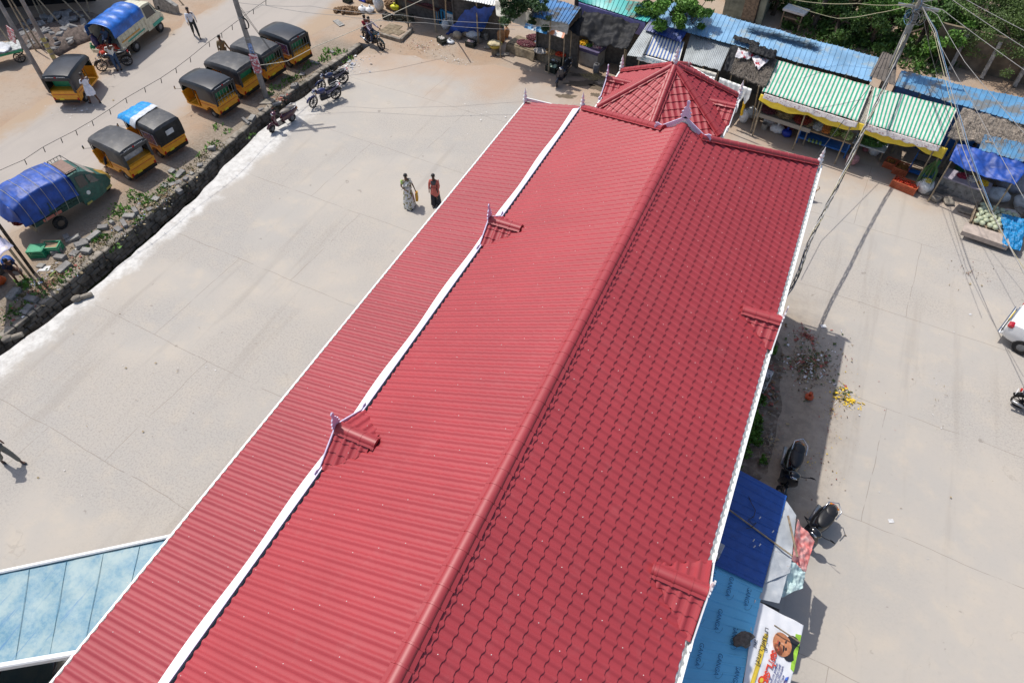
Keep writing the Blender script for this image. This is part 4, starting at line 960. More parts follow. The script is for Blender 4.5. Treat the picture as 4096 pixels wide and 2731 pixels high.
person('man in white shirt and jeans standing by the motorcycle, looking down', (p.x, p.y, .004), W_(150), dict(hd0=(.05, 0, 1.49), hd1=(.08, 0, 1.60), elR=(.10, -.24, 1.14), wrR=(.28, -.12, 1.02), haR=(.34, -.06, 1.0), elL=(.1, .23, 1.14), wrL=(.26, .16, 1.0), haL=(.32, .12, .97)), top=pmat('cream_shirt', (.72, .72, .66)), bottom=pmat('blue_jeans', (.03, .07, .15)), sleeve=1)
# seated riders (local frame of the bike)
SEAT = dict(pel=(0, 0, .93), knL=(.34, .20, .83), anL=(.24, .20, .40), toL=(.38, .20, .34), knR=(.34, -.20, .83), anR=(.24, -.20, .40), toR=(.38, -.20, .34), hiL=(.06, .11, .90), hiR=(.06, -.11, .90), elL=(.18, .26, 1.20), wrL=(.44, .29, 1.10), haL=(.52, .29, 1.08), elR=(.18, -.26, 1.20), wrR=(.44, -.29, 1.10), haR=(.52, -.29, 1.08))
h1 = hd((1462, 170), (1534, 206))[2]; mc = (at(1534, 205)+at(1462, 168))/2; r1 = Matrix.Rotation(h1, 3, 'Z')
q = mc+r1 @ Vector((-.14, 0, .0)); person('rider in checked shirt and jeans steering the moving motorcycle', (q.x, q.y, -.04), h1, SEAT, top=mat('checked_shirt', (.62, .56, .60), .8, var=.1, dirt=(.10, .06, .12), dscale=22, dlo=.46, dhi=.5), bottom=pmat('rider_jeans', (.025, .04, .09)), sleeve=2)
q = mc+r1 @ Vector((-.52, 0, .0)); S2 = dict(SEAT); S2.update(elL=(.10, .2, 1.16), wrL=(.26, .12, 1.05), haL=(.3, .08, 1.03), elR=(.10, -.2, 1.16), wrR=(.26, -.12, 1.05), haR=(.3, -.08, 1.03), knL=(.3, -.18, .83), anL=(.26, -.26, .42), toL=(.38, -.28, .36), hiL=(.06, .02, .9))
person('woman in red top riding pillion on the moving motorcycle', (q.x, q.y, .03), h1, S2, top=pmat('crimson_top', (.35, .02, .04)), bottom=pmat('dark_salwar', (.03, .02, .03)), hair='long', scale=.95)
# driver seated in the fifth auto
q = Vector(A5.location)+Matrix.Rotation(A5.rotation_euler.z, 3, 'Z') @ Vector((1.12, .12, 0)); D5 = dict(SEAT); D5.update(hd0=(.05, 0, 1.46), hd1=(.08, 0, 1.55), nek=(.03, 0, 1.40), knL=(.3, .42, .80), anL=(.2, .60, .42), toL=(.32, .66, .38))
person('driver in white shirt and dark trousers sitting in the auto rickshaw, leg out', (q.x, q.y, -.06), A5.rotation_euler.z, D5, top=pmat('driver_white', (.6, .7, .78)), bottom=pmat('driver_dark', (.012, .02, .035)), scale=.93)
# man leaving the frame on the left
p = at(62, 1856)
person('man in blue shorts and grey trousers striding out of the left picture edge', (p.x-.1, p.y, .004), W_(5), dict(WALK), top=pmat('olive_shirt', (.08, .06, .04)), bottom=pmat('grey_trousers', (.17, .17, .15)), lungi=None, scale=1.0)
# ------------------------------------------------------------------ mini truck across the road
def minitruck(loc, rz):
    t = thing('mini_truck', 'cream and green mini truck with blue tarp hood, tomatoes heaped at its open back', 'truck', loc, rz)
    CRM = mat('truck_cream', (.60, .58, .44), .45, var=.12, dirt=(.40, .36, .26), dscale=4); TG = mat('truck_teal', (.02, .33, .25), .45)
    W2 = .76
    mb = MB(); vs = []
    for x, w_, z0, z1 in ((1.75, W2, .50, 1.82), (2.2, W2, .50, 1.84), (2.75, W2*.97, .5, 1.76), (3.05, W2*.95, .5, 1.16), (3.35, W2*.92, .48, .98), (3.48, W2*.86, .45, .74)):
        vs += [(x, -w_, z0), (x, -w_, min(1.1, z1-.06)), (x, -w_*.88, z1), (x, w_*.88, z1), (x, w_, min(1.1, z1-.06)), (x, w_, z0)]
    fs = [(i*6+j, i*6+j+1, i*6+j+7, i*6+j+6) for i in range(5) for j in range(5)]+[(5, 4, 3, 2, 1, 0), tuple(range(30, 36))]
    cab = mb.add(vs, fs).build('cab', CRM, t, smooth='a')
    for s_ in (-1, 1):
        MB().add([(1.95, s_*(W2+.004), 1.14), (2.85, s_*(W2+.0), 1.12), (2.66, s_*W2*.905, 1.68), (1.98, s_*W2*.905, 1.72)], [(0, 1, 2, 3)]).build('door_window', GLASSD, cab)
        MB().box((2.75, s_*W2*.985, .62), (1.0, .04, .18)).build('side_stripe', TG, cab)
        MB().tube((2.9, s_*.72, 1.2), (3.0, s_*.95, 1.3), .012).box((3.0, s_*.97, 1.36), (.05, .10, .2)).build('mirror', BLACKP, cab)
        wheel(t, (2.8, s_*.66, .30), .30, .17); wheel(t, (.35, s_*.66, .30), .30, .2)
        MB().rbox((3.42, s_*.5, .74), (.1, .26, .16), .04).build('headlamp', CHROME, t)
    MB().add([(2.80, -.64, 1.70), (2.80, .64, 1.70), (3.06, .68, 1.20), (3.06, -.68, 1.20)], [(0, 3, 2, 1)]).build('windscreen', GLASSD, cab)
    mb = MB().box((.45, 0, .66), (2.5, 1.56, .08))
    for s_ in (-1, 1):
        mb.box((.45, s_*.80, 1.22), (2.5, .05, 1.08))
        for k in range(9): mb.box((-.75+k*.3, s_*.83, 1.2), (.05, .03, 1.1))
    mb.box((1.68, 0, 1.25), (.05, 1.56, 1.2)); mb.build('cargo_box', CRM, t)
    for s_ in (-1, 1): MB().box((.2, s_*.848, 1.0), (1.7, .01, .06)).build('stripe', mat('stripe_amber', (.6, .3, .03)), t); MB().box((.6, s_*.849, .84), (1.6, .01, .07)).build('stripe', TG, t)
    def hood(u, v):
        x = 1.72-2.75*u; a = (v-.5)*2; ang = a*PI/2*.98; y = math.sin(ang)*.86; z = 1.72+.42*max(0, math.cos(ang))**.8+.03*math.sin(u*25)*abs(math.cos(ang))-(.35*max(0, abs(a)-.9)/.1)
        return (x, y, z+.02*mnoise.noise(Vector((x*5, y*5, 2))))
    MB().grid(hood, 30, 24, .012).build('tarpaulin', mat('truck_blue_tarp', (.015, .13, .50), .35, var=.3, scale=3, bump=.4), t, smooth=True)
    MB().box((.5, 0, .46), (2.9, .8, .16)).box((-.82, 0, .5), (.06, 1.4, .1)).build('chassis', BLACKP, t)
    MB().box((-1.05, 0, .62), (.55, 1.5, .05)).box((-1.32, 0, .70), (.04, 1.5, .2)).build('tailboard', CRM, t)
    return t
_p, _q, _h = hd((551, 206), (637, 135))
_c = _p+Matrix.Rotation(_h, 3, 'Z') @ Vector((-.35, .66, 0))
MTR = minitruck((_c.x, _c.y, .004), _h)
def heap(name, label, cat, c, rx, ry, h, r, m, n=None, rz=0, mats=None, group=None, flat=0):
    """mound of round produce; one mesh of many small balls over a low core"""
    rnd = random.Random(hash((round(c[0], 2), name)) % 999 if False else int(abs(c[0]*37+c[1]*91)) % 997); mb = MB(); R = Matrix.Rotation(rz, 3, 'Z')
    mb.ell((0, 0, 0), (rx*.93, ry*.93, max(.01, h*.9)), 12, 6)
    n = n or int(min(260, 1.5*rx*ry*PI/(r*r*3.2)))
    for i in range(n):
        a = rnd.uniform(0, 2*PI); q = math.sqrt(rnd.random()); x, y = rx*q*math.cos(a), ry*q*math.sin(a); z = h*math.sqrt(max(0, 1-q*q*.95)) if not flat else h*(1-flat*q*q)
        k = rnd.uniform(.8, 1.15)
        mb.m = rnd.randrange(len(mats)) if mats else 0
        mb.ell(tuple(R @ Vector((x, y, z))), (r*k, r*k*rnd.uniform(.85, 1.1), r*k*.9), 6, 4)
    o = mb.build(name, mats or m, smooth=True, loc=tuple(c)); return tag(o, label, cat, group, 'stuff')
TOM = mat('tomato_red', (.62, .05, .012), .3, var=.35, scale=9); ONI = mat('onion_purple', (.13, .022, .035), .5, var=.5, scale=14, dirt=(.30, .12, .12), dscale=20); GAR = mat('garlic_white', (.60, .56, .52), .6, var=.2); POT = mat('potato_tan', (.36, .24, .12), .7, var=.3)
YFL = mat('marigold_yellow', (.80, .48, .01), .6, var=.25, scale=20); GRV = mat('leaf_green_veg', (.08, .20, .03), .6, var=.4, scale=10); PNK = mat('pink_flowers', (.45, .16, .26), .7, var=.3)
GOURD = mat('pale_gourd', (.45, .52, .20), .5, var=.3); MEL = mat('pale_melon', (.46, .50, .34), .5, var=.2, scale=4, dirt=(.50, .36, .20), dscale=3, dlo=.6, dhi=.8); COCO = mat('coconut_husk', (.20, .12, .06), .9, var=.5, scale=12, bump=.5)
tr = Matrix.Rotation(_h, 3, 'Z'); q = _c+tr @ Vector((-.95, 0, .66))
heap('tomato_heap', 'bright red tomatoes heaped on the tailboard of the mini truck', 'tomatoes', (q.x, q.y, .68), .34, .68, .22, .045, TOM, rz=_h)
q = _c+tr @ Vector((-.35, .3, 0)); person('man in blue shirt sitting inside the back of the mini truck', (q.x, q.y, .10), _h+W_(190), SEAT, top=pmat('steel_blue_shirt', (.06, .11, .2)), bottom=pmat('navy_trousers', (.02, .02, .04)), scale=.95)
def sack(label, c, rx, ry, rz_, m, rot=0, seed=0, group=None, tie=True, nm='sack'):
    mb = MB().ell((0, 0, rz_*.92), (rx, ry, rz_), 14, 10, .13, seed=seed)
    if tie: mb.lathe([(.06, 0), (.035, .05), (.07, .12)], (0, 0, rz_*1.8), 8)
    o = mb.build(nm, m, smooth=True, loc=c); o.rotation_euler = (0, 0, rot); return tag(o, label, 'sack', group)
SACKW = mat('white_woven_sack', (.66, .67, .67), .6, var=.1, scale=5, bump=.4, dirt=(.45, .43, .42), dscale=6); SACKO = mat('orange_mesh_sack', (.50, .24, .10), .8, var=.3, scale=20, bump=.4); SACKP = mat('purple_sack', (.06, .05, .13), .7, var=.3, bump=.4)
SACKC = mat('beige_cloth', (.36, .30, .22), .85, var=.2, scale=5, bump=.6); SACKR = mat('pink_plastic_bag', (.55, .06, .08), .35, var=.3, bump=.5); SACKY = mat('yellow_plastic_bag', (.62, .60, .02), .35, var=.3, bump=.5)
p = at(415, 235); sack('upright dark purple sack on the motorcycle by the mini truck', (p.x, p.y, .55), .17, .17, .42, SACKP, seed=3)
p = at(450, 225); sack('blue and white printed sack on the motorcycle by the mini truck', (p.x, p.y, .6), .15, .13, .28, mat('blue_white_sack', (.25, .32, .5), .6, var=.6, scale=9), seed=5)
p = at(395, 240); sack('green net bag hanging on the motorcycle handlebar', (p.x, p.y, .55), .16, .12, .16, mat('green_net', (.03, .25, .10), .6, var=.4), seed=6)
# ------------------------------------------------------------------ white car at the right edge
def car(loc, rz):
    t = thing('car', 'white sedan with chrome bumper strip and yellow number plate at the right edge', 'car', loc, rz)
    CW = mat('car_white', (.74, .75, .76), .25, var=.03, coat=.8)
    secs = [(-2.15, .70, .42, .72), (-2.10, .80, .34, .92), (-1.9, .84, .28, 1.02), (-1.45, .86, .26, 1.06), (-1.1, .86, .26, 1.05), (0, .87, .24, 1.03), (1.0, .86, .26, .98), (1.7, .83, .28, .88), (2.05, .74, .34, .74), (2.15, .6, .42, .62)]; vs = []
    for x, w_, z0, z1 in secs:
        vs += [(x, -w_*.9, z0), (x, -w_, z0+.15), (x, -w_, (z0+z1)/2+.05), (x, -w_*.92, z1-.05), (x, -w_*.6, z1), (x, w_*.6, z1), (x, w_*.92, z1-.05), (x, w_, (z0+z1)/2+.05), (x, w_, z0+.15), (x, w_*.9, z0)]
    n = 10; fs = [(i*n+j, i*n+(j+1) % n, i*n+n+(j+1) % n, i*n+n+j) for i in range(len(secs)-1) for j in range(n)]+[tuple(range(n-1, -1, -1)), tuple(range((len(secs)-1)*n, len(secs)*n))]
    b = MB().add(vs, fs).build('body', CW, t, smooth='a')
    vs = []
    for x, w_, z in ((-1.55, .74, 1.03), (-1.0, .62, 1.42), (-.4, .60, 1.48), (.25, .60, 1.46), (.95, .70, 1.0)): vs += [(x, -w_*1.05, 1.0), (x, -w_, z-.04 if z > 1.1 else z), (x, -w_*.8, z), (x, w_*.8, z), (x, w_, z-.04 if z > 1.1 else z), (x, w_*1.05, 1.0)]
    fs = [(i*6+j, i*6+j+1, i*6+j+7, i*6+j+6) for i in range(4) for j in range(5)]
    MB().add(vs, fs).build('greenhouse', GLASSD, t, smooth='a')
    MB().add([(-.98, -.58, 1.435), (-.4, -.57, 1.50), (.2, -.57, 1.48), (.2, .57, 1.48), (-.4, .57, 1.50), (-.98, .58, 1.435)], [(0, 1, 4, 5), (1, 2, 3, 4)]).build('roof', CW, t)
    for s_ in (-1, 1):
        MB().rbox((-2.02, s_*.70, .86), (.22, .26, .22), .06).build('tail_lamp', mat('tail_red', (.45, .01, .02), .15, coat=.8), t, smooth='a')
        MB().ell((-.3, s_*1.0, 1.0), (.1, .1, .07), 10, 6).build('mirror', CW, t, smooth=True)
        for x in (-1.35, 1.35): wheel(t, (x, s_*.78, .31), .31, .2)
    MB().rbox((-2.17, 0, .42), (.12, 1.66, .12), .05).build('bumper', CW, t); MB().box((-2.24, 0, .46), (.03, 1.7, .035)).build('bumper_trim', CHROME, t)
    MB().box((-2.19, 0, .68), (.02, .5, .13)).build('number_plate', PLATEY, t); MB().box((-2.13, 0, .80), (.04, .9, .04)).build('chrome_strip', CHROME, t)
    return t
_a = at(4008, 1352, .35); car((_a.x+2.2, _a.y+.15, .004), W_(-21))

# ------------------------------------------------------------------ market row
def yf(x): return 31.0-.17*x
def ribbed(name, col, rust=None, rough=.45, **k): return mat(name, col, rough, var=.18, scale=1.2, dirt=rust or (.22, .20, .17), dscale=1.6, **k)
BLR = ribbed('blue_roof_sheet', (.19, .36, .54), (.30, .38, .42), dlo=.52, dhi=.66); BLR2 = ribbed('bright_blue_sheet', (.10, .27, .46), (.17, .18, .18), dlo=.46, dhi=.60); TEAL = ribbed('teal_roof_sheet', (.04, .38, .36), (.12, .13, .09), dlo=.48, dhi=.62); NAVYR = ribbed('navy_sheet', (.02, .05, .22), (.10, .12, .16))
OLDB = ribbed('old_blue_sheet', (.05, .19, .42), (.05, .05, .045), dlo=.45, dhi=.6); GALV = mat('galvanised_sheet', (.36, .39, .40), .45, .3, var=.15, scale=2, dirt=(.22, .19, .16), dscale=2.2, dlo=.55, dhi=.75); ASB = mat('asbestos_sheet', (.15, .13, .115), .9, var=.3, scale=2, dirt=(.05, .045, .04), dscale=2)
WCOR = mat('white_sheet', (.62, .64, .64), .5, var=.1, dirt=(.4, .36, .3), dscale=2)
THATCH = mat('palm_thatch', (.14, .12, .10), .95, var=.5, scale=14, bump=.9, bs=30, dirt=(.24, .21, .18), dscale=8); THATCH2 = mat('dry_thatch', (.26, .22, .18), .95, var=.45, scale=10, bump=.9, bs=26, dirt=(.12, .10, .08), dscale=6)
BLKT = mat('black_tarp', (.013, .014, .017), .6, var=.4, scale=3, bump=.5, bs=5, dirt=(.028, .028, .028), dscale=2.2, dlo=.6, dhi=.85)
CREAMT = mat('cream_tarp', (.60, .57, .50), .6, var=.1, bump=.6, dirt=(.36, .34, .26), dscale=4, dlo=.5, dhi=.7); WHT = mat('white_plastic_sheet', (.70, .71, .70), .4, var=.1, bump=.5, dirt=(.45, .44, .4), dscale=4)
YT = mat('yellow_tarp', (.85, .62, .05), .5, var=.06, bump=.3); GST = mat('awning_green', (.02, .33, .20), .7, var=.1); WST = mat('awning_white', (.66, .65, .58), .7, var=.06, dirt=(.5, .48, .42), dscale=3); BST = mat('awning_blue', (.06, .13, .36), .7)
LILW = mat('lilac_wall', (.23, .22, .46), .8, var=.15, dirt=(.30, .15, .09), dscale=3, dlo=.6, dhi=.72); DARKW = mat('stall_back_wall', (.10, .09, .08), .9, var=.3); BLUW = mat('blue_painted_steel', (.02, .12, .38), .5, var=.2)  # dark back wall tone carries the deep shade inside the stalls
def post(parent, x, y, z, r=.045, m=None, lean=0): MB().tube((x, y, 0), (x+lean, y+.03, z), r, r*.8, 7).build('post', m or BAMBOO, parent)
def shed(label, pts, z1, z0, n, m, amp=.035, jag=.01, back=True, lo=0, seed=1, wall=None, posts=3, nm='market_shed'):
    """pts: pixel corners A(back left) B(back right) C(front right) D(front left)"""
    A, B, Cc, D = at(*pts[0], z1), at(*pts[1], z1), at(*pts[2], z0), at(*pts[3], z0)
    t = thing(nm, label, 'shed'); corr(MB(), A, B, Cc, D, n, amp, jag=jag, seed=seed).build('roof_sheet', m, t)
    if back:
        a, b = A.lerp(D, .06), B.lerp(Cc, .06); mb = MB().add([(a.x, a.y, 0), (b.x, b.y, 0), (b.x, b.y, z1-.08), (a.x, a.y, z1-.08), (a.x, a.y+.12, 0), (b.x, b.y+.12, 0), (b.x, b.y+.12, z1-.08), (a.x, a.y+.12, z1-.08)], [(0, 1, 2, 3), (5, 4, 7, 6), (0, 3, 7, 4), (1, 5, 6, 2), (3, 2, 6, 7)]); mb.build('back_wall', wall or DARKW, t)
        for s_, (p, q) in enumerate(((A, D), (B, Cc))):
            q2 = p.lerp(q, .14); MB().add([(p.x, p.y, 0), (q2.x, q2.y, 0), (q2.x, q2.y, q2.z-.1), (p.x, p.y, z1-.12), (p.x+.06, p.y, 0), (q2.x+.06, q2.y, 0), (q2.x+.06, q2.y, q2.z-.1), (p.x+.06, p.y, z1-.12)], [(0, 3, 2, 1), (4, 5, 6, 7), (1, 2, 6, 5)]).build('side_wall', DARKW, t)
    for k in range(posts):
        p = D.lerp(Cc, (k+.5)/posts); post(t, p.x, p.y+.15, z0-.08, .05)
    return t
shed('long shed with light blue ribbed roof running behind the green striped awnings', [(2640, -8), (3515, 232), (3485, 328), (2590, 88)], 3.35, 3.1, 44, BLR, posts=5)
shed('shed roofed in rusty bright blue ribs behind the right striped awning', [(3605, 285), (4300, 440), (4260, 545), (3580, 345)], 3.35, 3.1, 30, BLR2, seed=4, jag=.03, posts=3, wall=BLUW)
shed('small shed with teal green ribbed roof above a lilac wall', [(2300, -28), (2642, 22), (2590, 88), (2315, 5)], 3.45, 3.15, 18, TEAL, seed=6, jag=.05, posts=2)
shed('shed with leaf-littered dark blue ribbed roof left of the black tarp', [(2150, -18), (2325, 28), (2275, 100), (2120, 66)], 3.25, 2.95, 12, OLDB, seed=8, posts=1)
shed('shed with white scalloped sheet roof at the far left of the row', [(1800, -75), (2010, -40), (1985, 26), (1815, -8)], 2.9, 2.45, 16, WCOR, amp=.04, seed=9, posts=1)
shed('dim shed at the left end of the row above the onion counter', [(1560, -150), (1800, -95), (1780, -30), (1550, -70)], 2.8, 2.5, 12, OLDB, seed=10, posts=2)
shed('lean-to of dark grey corrugated asbestos between the blue roofs', [(3530, 208), (3590, 228), (3580, 345), (3478, 305)], 3.46, 3.24, 6, ASB, amp=.05, seed=3, back=False, posts=0, nm='roof_patch')
# lilac fascia wall under the teal roof
a, b = at(2315, 12, 3.08), at(2582, 92, 3.08); t = thing('wall', 'lilac painted wall with rust stains under the teal roof', 'wall'); MB().add([(a.x, a.y-.02, a.z), (b.x, b.y-.02, b.z), (b.x, b.y-.02, 2.4), (a.x, a.y-.02, 2.4), (a.x, a.y+.1, a.z), (b.x, b.y+.1, b.z), (b.x, b.y+.1, 2.4), (a.x, a.y+.1, 2.4)], [(0, 3, 2, 1), (4, 5, 6, 7), (0, 1, 5, 4), (3, 7, 6, 2), (0, 4, 7, 3), (1, 2, 6, 5)]).build('wall_panel', LILW, t)
def stall(label, pts, zb, zf, kind, m, nposts=2, **k):
    A, B, Cc, D = at(*pts[0], zb), at(*pts[1], zb), at(*pts[2], zf), at(*pts[3], zf)
    t = thing('market_stall', label, 'market stall'); mb = MB()
    if kind == 'corr': corr(mb, A, B, Cc, D, k.get('n', 12), .025, rib=.5, jag=.02, seed=k.get('seed', 1)); mb.build('roof_sheet', m, t)
    elif kind == 'cloth':
        mb.grid(cloth_fn(A, B, Cc, D, k.get('sag', .15), k.get('wr', .08), k.get('ws', 1.8), k.get('seed', 1), k.get('pin', 0)), 48, 26, .012); mb.build('tarpaulin', m, t, smooth=True)
    elif kind == 'stripe':
        ns = k['ns']; fn = cloth_fn(A, B, Cc, D, .05, .025, 1.2, 2, 1)
        mb.grid(fn, ns*9, 10, .012, stripes=lambda i, j: 1 if i % 9 in k.get('w', (2, 3, 4, 5)) else 0); mb.build('awning', [WST, m], t, smooth=True)
    elif kind == 'thatch':
        mb.grid(cloth_fn(A, B, Cc, D, .05, .10, 3, 3, 1), 60, 36, .06)
        rnd = random.Random(4)
        for i in range(900):
            u, v = rnd.random(), rnd.random(); p = A.lerp(B, u).lerp(D.lerp(Cc, u), v); d = (D-A).normalized()*rnd.uniform(.12, .32)+Vector((rnd.uniform(-.12, .12), rnd.uniform(-.1, .1), rnd.uniform(-.02, .06))); s_ = Vector((rnd.uniform(.006, .014), 0, 0)); p.z += rnd.uniform(.02, .08)
            mb.add([p-s_, p+s_, p+d], [(0, 1, 2)])
        mb.build('thatch', m, t)
    for q in range(nposts):
        p = D.lerp(Cc, .04+.92*q/max(1, nposts-1)); post(t, p.x, p.y+.05, zf-.02, .035)
    t['c'] = 0; del t['c']
    return t, (A, B, Cc, D)
s1, c1 = stall('stall under a wide green and white striped awning, left one of the two', [(3108, 238), (3487, 345), (3430, 485), (3048, 365)], 2.95, 2.35, 'stripe', GST, 3, ns=24)
s2, c2 = stall('stall under the right green and white striped awning, beside the grey thatch', [(3497, 350), (3830, 434), (3762, 582), (3462, 492)], 2.95, 2.35, 'stripe', GST, 2, ns=20)
s3, c3 = stall('stall under a crumpled black plastic tarp above the flower counter', [(2338, 42), (2560, 100), (2508, 198), (2275, 122)], 3.02, 2.35, 'cloth', BLKT, 2, sag=.22, wr=.20, ws=1.5)
s4, c4 = stall('stall with blue and white striped awning and a lettered white hem', [(2592, 128), (2738, 168), (2715, 255), (2553, 210)], 2.92, 2.38, 'stripe', BST, 2, ns=12, w=(2, 3, 4, 5))
s5, c5 = stall('stall roofed with a flat galvanised corrugated sheet between striped awning and thatch', [(2765, 128), (2928, 172), (2880, 284), (2732, 245)], 3.0, 2.5, 'corr', GALV, 2, n=22)
s6, c6 = stall('stall under grey palm thatch with a crumpled printed banner on top', [(2952, 193), (3110, 240), (3062, 348), (2922, 292)], 3.05, 2.48, 'thatch', THATCH, 2)
s7, c7 = stall('stall under a sagging cream tarp shaded by the overhanging tree', [(1980, 5), (2278, 95), (2268, 140), (1985, 62)], 2.85, 2.35, 'cloth', CREAMT, 2, sag=.22, wr=.10, ws=2.2)
s8, c8 = stall('stall under ragged dry thatch at the right end of the row', [(3850, 435), (4230, 525), (4150, 610), (3790, 545)], 3.05, 2.62, 'thatch', THATCH2, 2)
s9, c9 = stall('flower stall under a deep blue tarp below the ragged thatch', [(3830, 572), (4130, 655), (4062, 738), (3797, 642)], 2.5, 2.12, 'cloth', BLUET, 2, sag=.12, wr=.09, ws=2.2)
corr(MB(), at(3935, 538, 2.75), at(4220, 600, 2.75), at(4180, 672, 2.5), at(3915, 598, 2.5), 14, .03, seed=5).build('roof_sheet', BLR2, s9)
corr(MB(), at(2594, 90, 3.1), at(2630, 100, 3.1), at(2566, 230, 2.42), at(2508, 222, 2.42), 8, .02, rib=.5, seed=2).build('side_sheet', GALV, s4)
corr(MB(), at(2600, 86, 3.24), at(2748, 128, 3.24), at(2722, 170, 3.02), at(2578, 120, 3.02), 9, .03, seed=7).build('upper_sheet', NAVYR, s4)
# hems, lettering strips and loose sheets (parts of their stalls)
def strip(parent, nm, a, b, za, zb, m, w=.26, droop=.05, wav=.03, n=60, out=.03):
    p, q = at(*a, za), at(*b, za)
    def fn(u, v):
        c = p.lerp(q, u); return (c.x, c.y-out-v*.10, c.z-v*w-droop*abs(math.sin(u*PI*6))*v+wav*math.sin(u*40)*v*.6)
    return MB().grid(fn, n, 5, .008).build(nm, m, parent, smooth=True)
HEM = mat('printed_hem', (.62, .58, .56), .6, var=.1, dirt=(.28, .12, .14), dscale=14, dlo=.55, dhi=.62)
for s_, a, b, tx in ((s1, (3058, 372), (3432, 490), 'காய்கறி வளாகம்'), (s2, (3462, 494), (3762, 584), 'பெரிய அங்காடி')):
    strip(s_, 'lettered_hem', a, b, 2.33, 0, HEM, .20, .03)
INK = mat('dark_ink', (.03, .03, .04), .6); INKT = mat('teal_ink', (.03, .20, .28), .6); INKR = mat('red_ink', (.55, .03, .02), .6)
strip(s4, 'lettered_hem', (2553, 213), (2715, 258), 2.36, 0, WHT, .26, .02, .01)
p, q = at(2585, 232, 2.26), at(2690, 262, 2.26); x_ = (q-p).normalized(); c = (p+q)/2
def fr(c, x_, up): 
    x_ = x_.normalized(); y_ = (Vector(up)-x_*x_.dot(Vector(up))).normalized(); z_ = x_.cross(y_); return Matrix(((x_.x, y_.x, z_.x, c.x), (x_.y, y_.y, z_.y, c.y), (x_.z, y_.z, z_.z, c.z), (0, 0, 0, 1)))
text_part('lettering', 'முருகன் ரைஸ்', .24, INKT, s4, fr(c+Vector((0, -.14, 0)), x_, (0, .35, 1)))
def yel(u, v):
    p = at(3045, 374, 2.22).lerp(at(3792, 592, 2.2), u); sc = abs(math.sin(u*PI*3.5))**.7
    return (p.x-.02*v, p.y-.06-v*.10, p.z-v*(.24+.22*sc)+.02*math.sin(u*60)*v)
MB().grid(yel, 120, 6, .01).build('yellow_valance', YT, s1, smooth=True)
MATS['black_tarp'].node_tree.nodes['Principled BSDF'].inputs['Specular IOR Level'].default_value = .2
MB().grid(cloth_fn(at(3480, 340, 2.85), at(3500, 352, 2.85), at(3470, 500, 2.2), at(3425, 486, 2.2), .03, .04, 3, 1), 8, 20, .01).build('joining_sheet', CREAMT, s2, smooth=True)
MB().grid(lambda u, v: tuple(at(2105, 92, 2.62).lerp(at(2195, 118, 2.6), u)+Vector((0, -.04-v*.25, .02-.16*v))), 8, 4).build('printed_patch', mat('print_cyan', (.04, .28, .55), .5, var=.2, dirt=(.6, .6, .58), dscale=3, dlo=.5, dhi=.55), s7)
MB().grid(lambda u, v: tuple(at(2205, 116, 2.6).lerp(at(2262, 134, 2.58), u)+Vector((0, -.04-v*.25, .02-.16*v))), 8, 4).build('printed_patch', mat('print_orange', (.55, .16, .05), .5, var=.2, dirt=(.62, .6, .56), dscale=4, dlo=.46, dhi=.5), s7)
strip(s5, 'hanging_rag', (2722, 250), (2868, 292), 2.5, 0, CREAMT, .5, .15, .08); MATS['black_tarp'].node_tree.nodes['Principled BSDF'].inputs['Specular IOR Level'].default_value = .2
MB().grid(cloth_fn(at(3480, 340, 2.85), at(3500, 352, 2.85), at(3470, 500, 2.2), at(3425, 486, 2.2), .03, .04, 3, 1), 8, 20, .01).build('joining_sheet', CREAMT, s2, smooth=True)
strip(s5, 'hanging_rag', (2790, 290), (2862, 305), 2.35, 0, WHT, .6, .1, .05, out=.1)
MB().grid(cloth_fn(at(2925, 176, 3.08), at(2957, 190, 3.08), at(2930, 290, 2.5), at(2893, 280, 2.45), .1, .12, 4, 1), 14, 24, .01).build('black_sheet', BLKT, s6, smooth=True)
PRN = mat('printed_banner', (.66, .64, .66), .5, var=.1, bump=.5, dirt=(.45, .03, .05), dscale=3.5, dlo=.52, dhi=.55); PRB = mat('printed_blue', (.05, .35, .60), .5, var=.4, dirt=(.7, .7, .7), dscale=4, dlo=.5, dhi=.52)
MB().grid(cloth_fn(at(2952, 198, 3.2), at(3018, 218, 3.15), at(2995, 240, 2.95), at(2940, 228, 3.0), -.05, .10, 5, 2), 20, 12, .01).build('banner_cloth', PRN, s6, smooth=True)
MB().grid(cloth_fn(at(3000, 210, 3.15), at(3078, 240, 3.1), at(3035, 278, 2.85), at(3020, 262, 2.9), -.05, .10, 5, 7), 20, 12, .01).build('banner_cloth', PRN, s6, smooth=True)
strip(s6, 'white_sheet', (2882, 305), (3010, 352), 2.42, 0, WHT, .5, .2, .12, out=.12)
for i, (a, b, l) in enumerate([((2985, 165), (3085, 150), 'black plastic sheet crumpled on the blue roof, left of the palm fronds'), ((3050, 205), (3120, 190), 'larger crumple of black plastic at the front edge of the blue roof')]):
    p = at(*a, 3.3); mb = MB().grid(lambda u, v: (p.x+(u-.5)*1.3, p.y+(v-.5)*(.4+.35*i)-(u-.5)*.3, 3.27+.13*abs(mnoise.noise(Vector((u*6, v*5, i))))+.08*mnoise.noise(Vector((u*15, v*12, i)))+.07*math.sin(PI*u)*math.sin(PI*v)), 30, 16, .008)
    tag(mb.build('plastic_sheet', BLKT, smooth=True), l, 'plastic sheet')
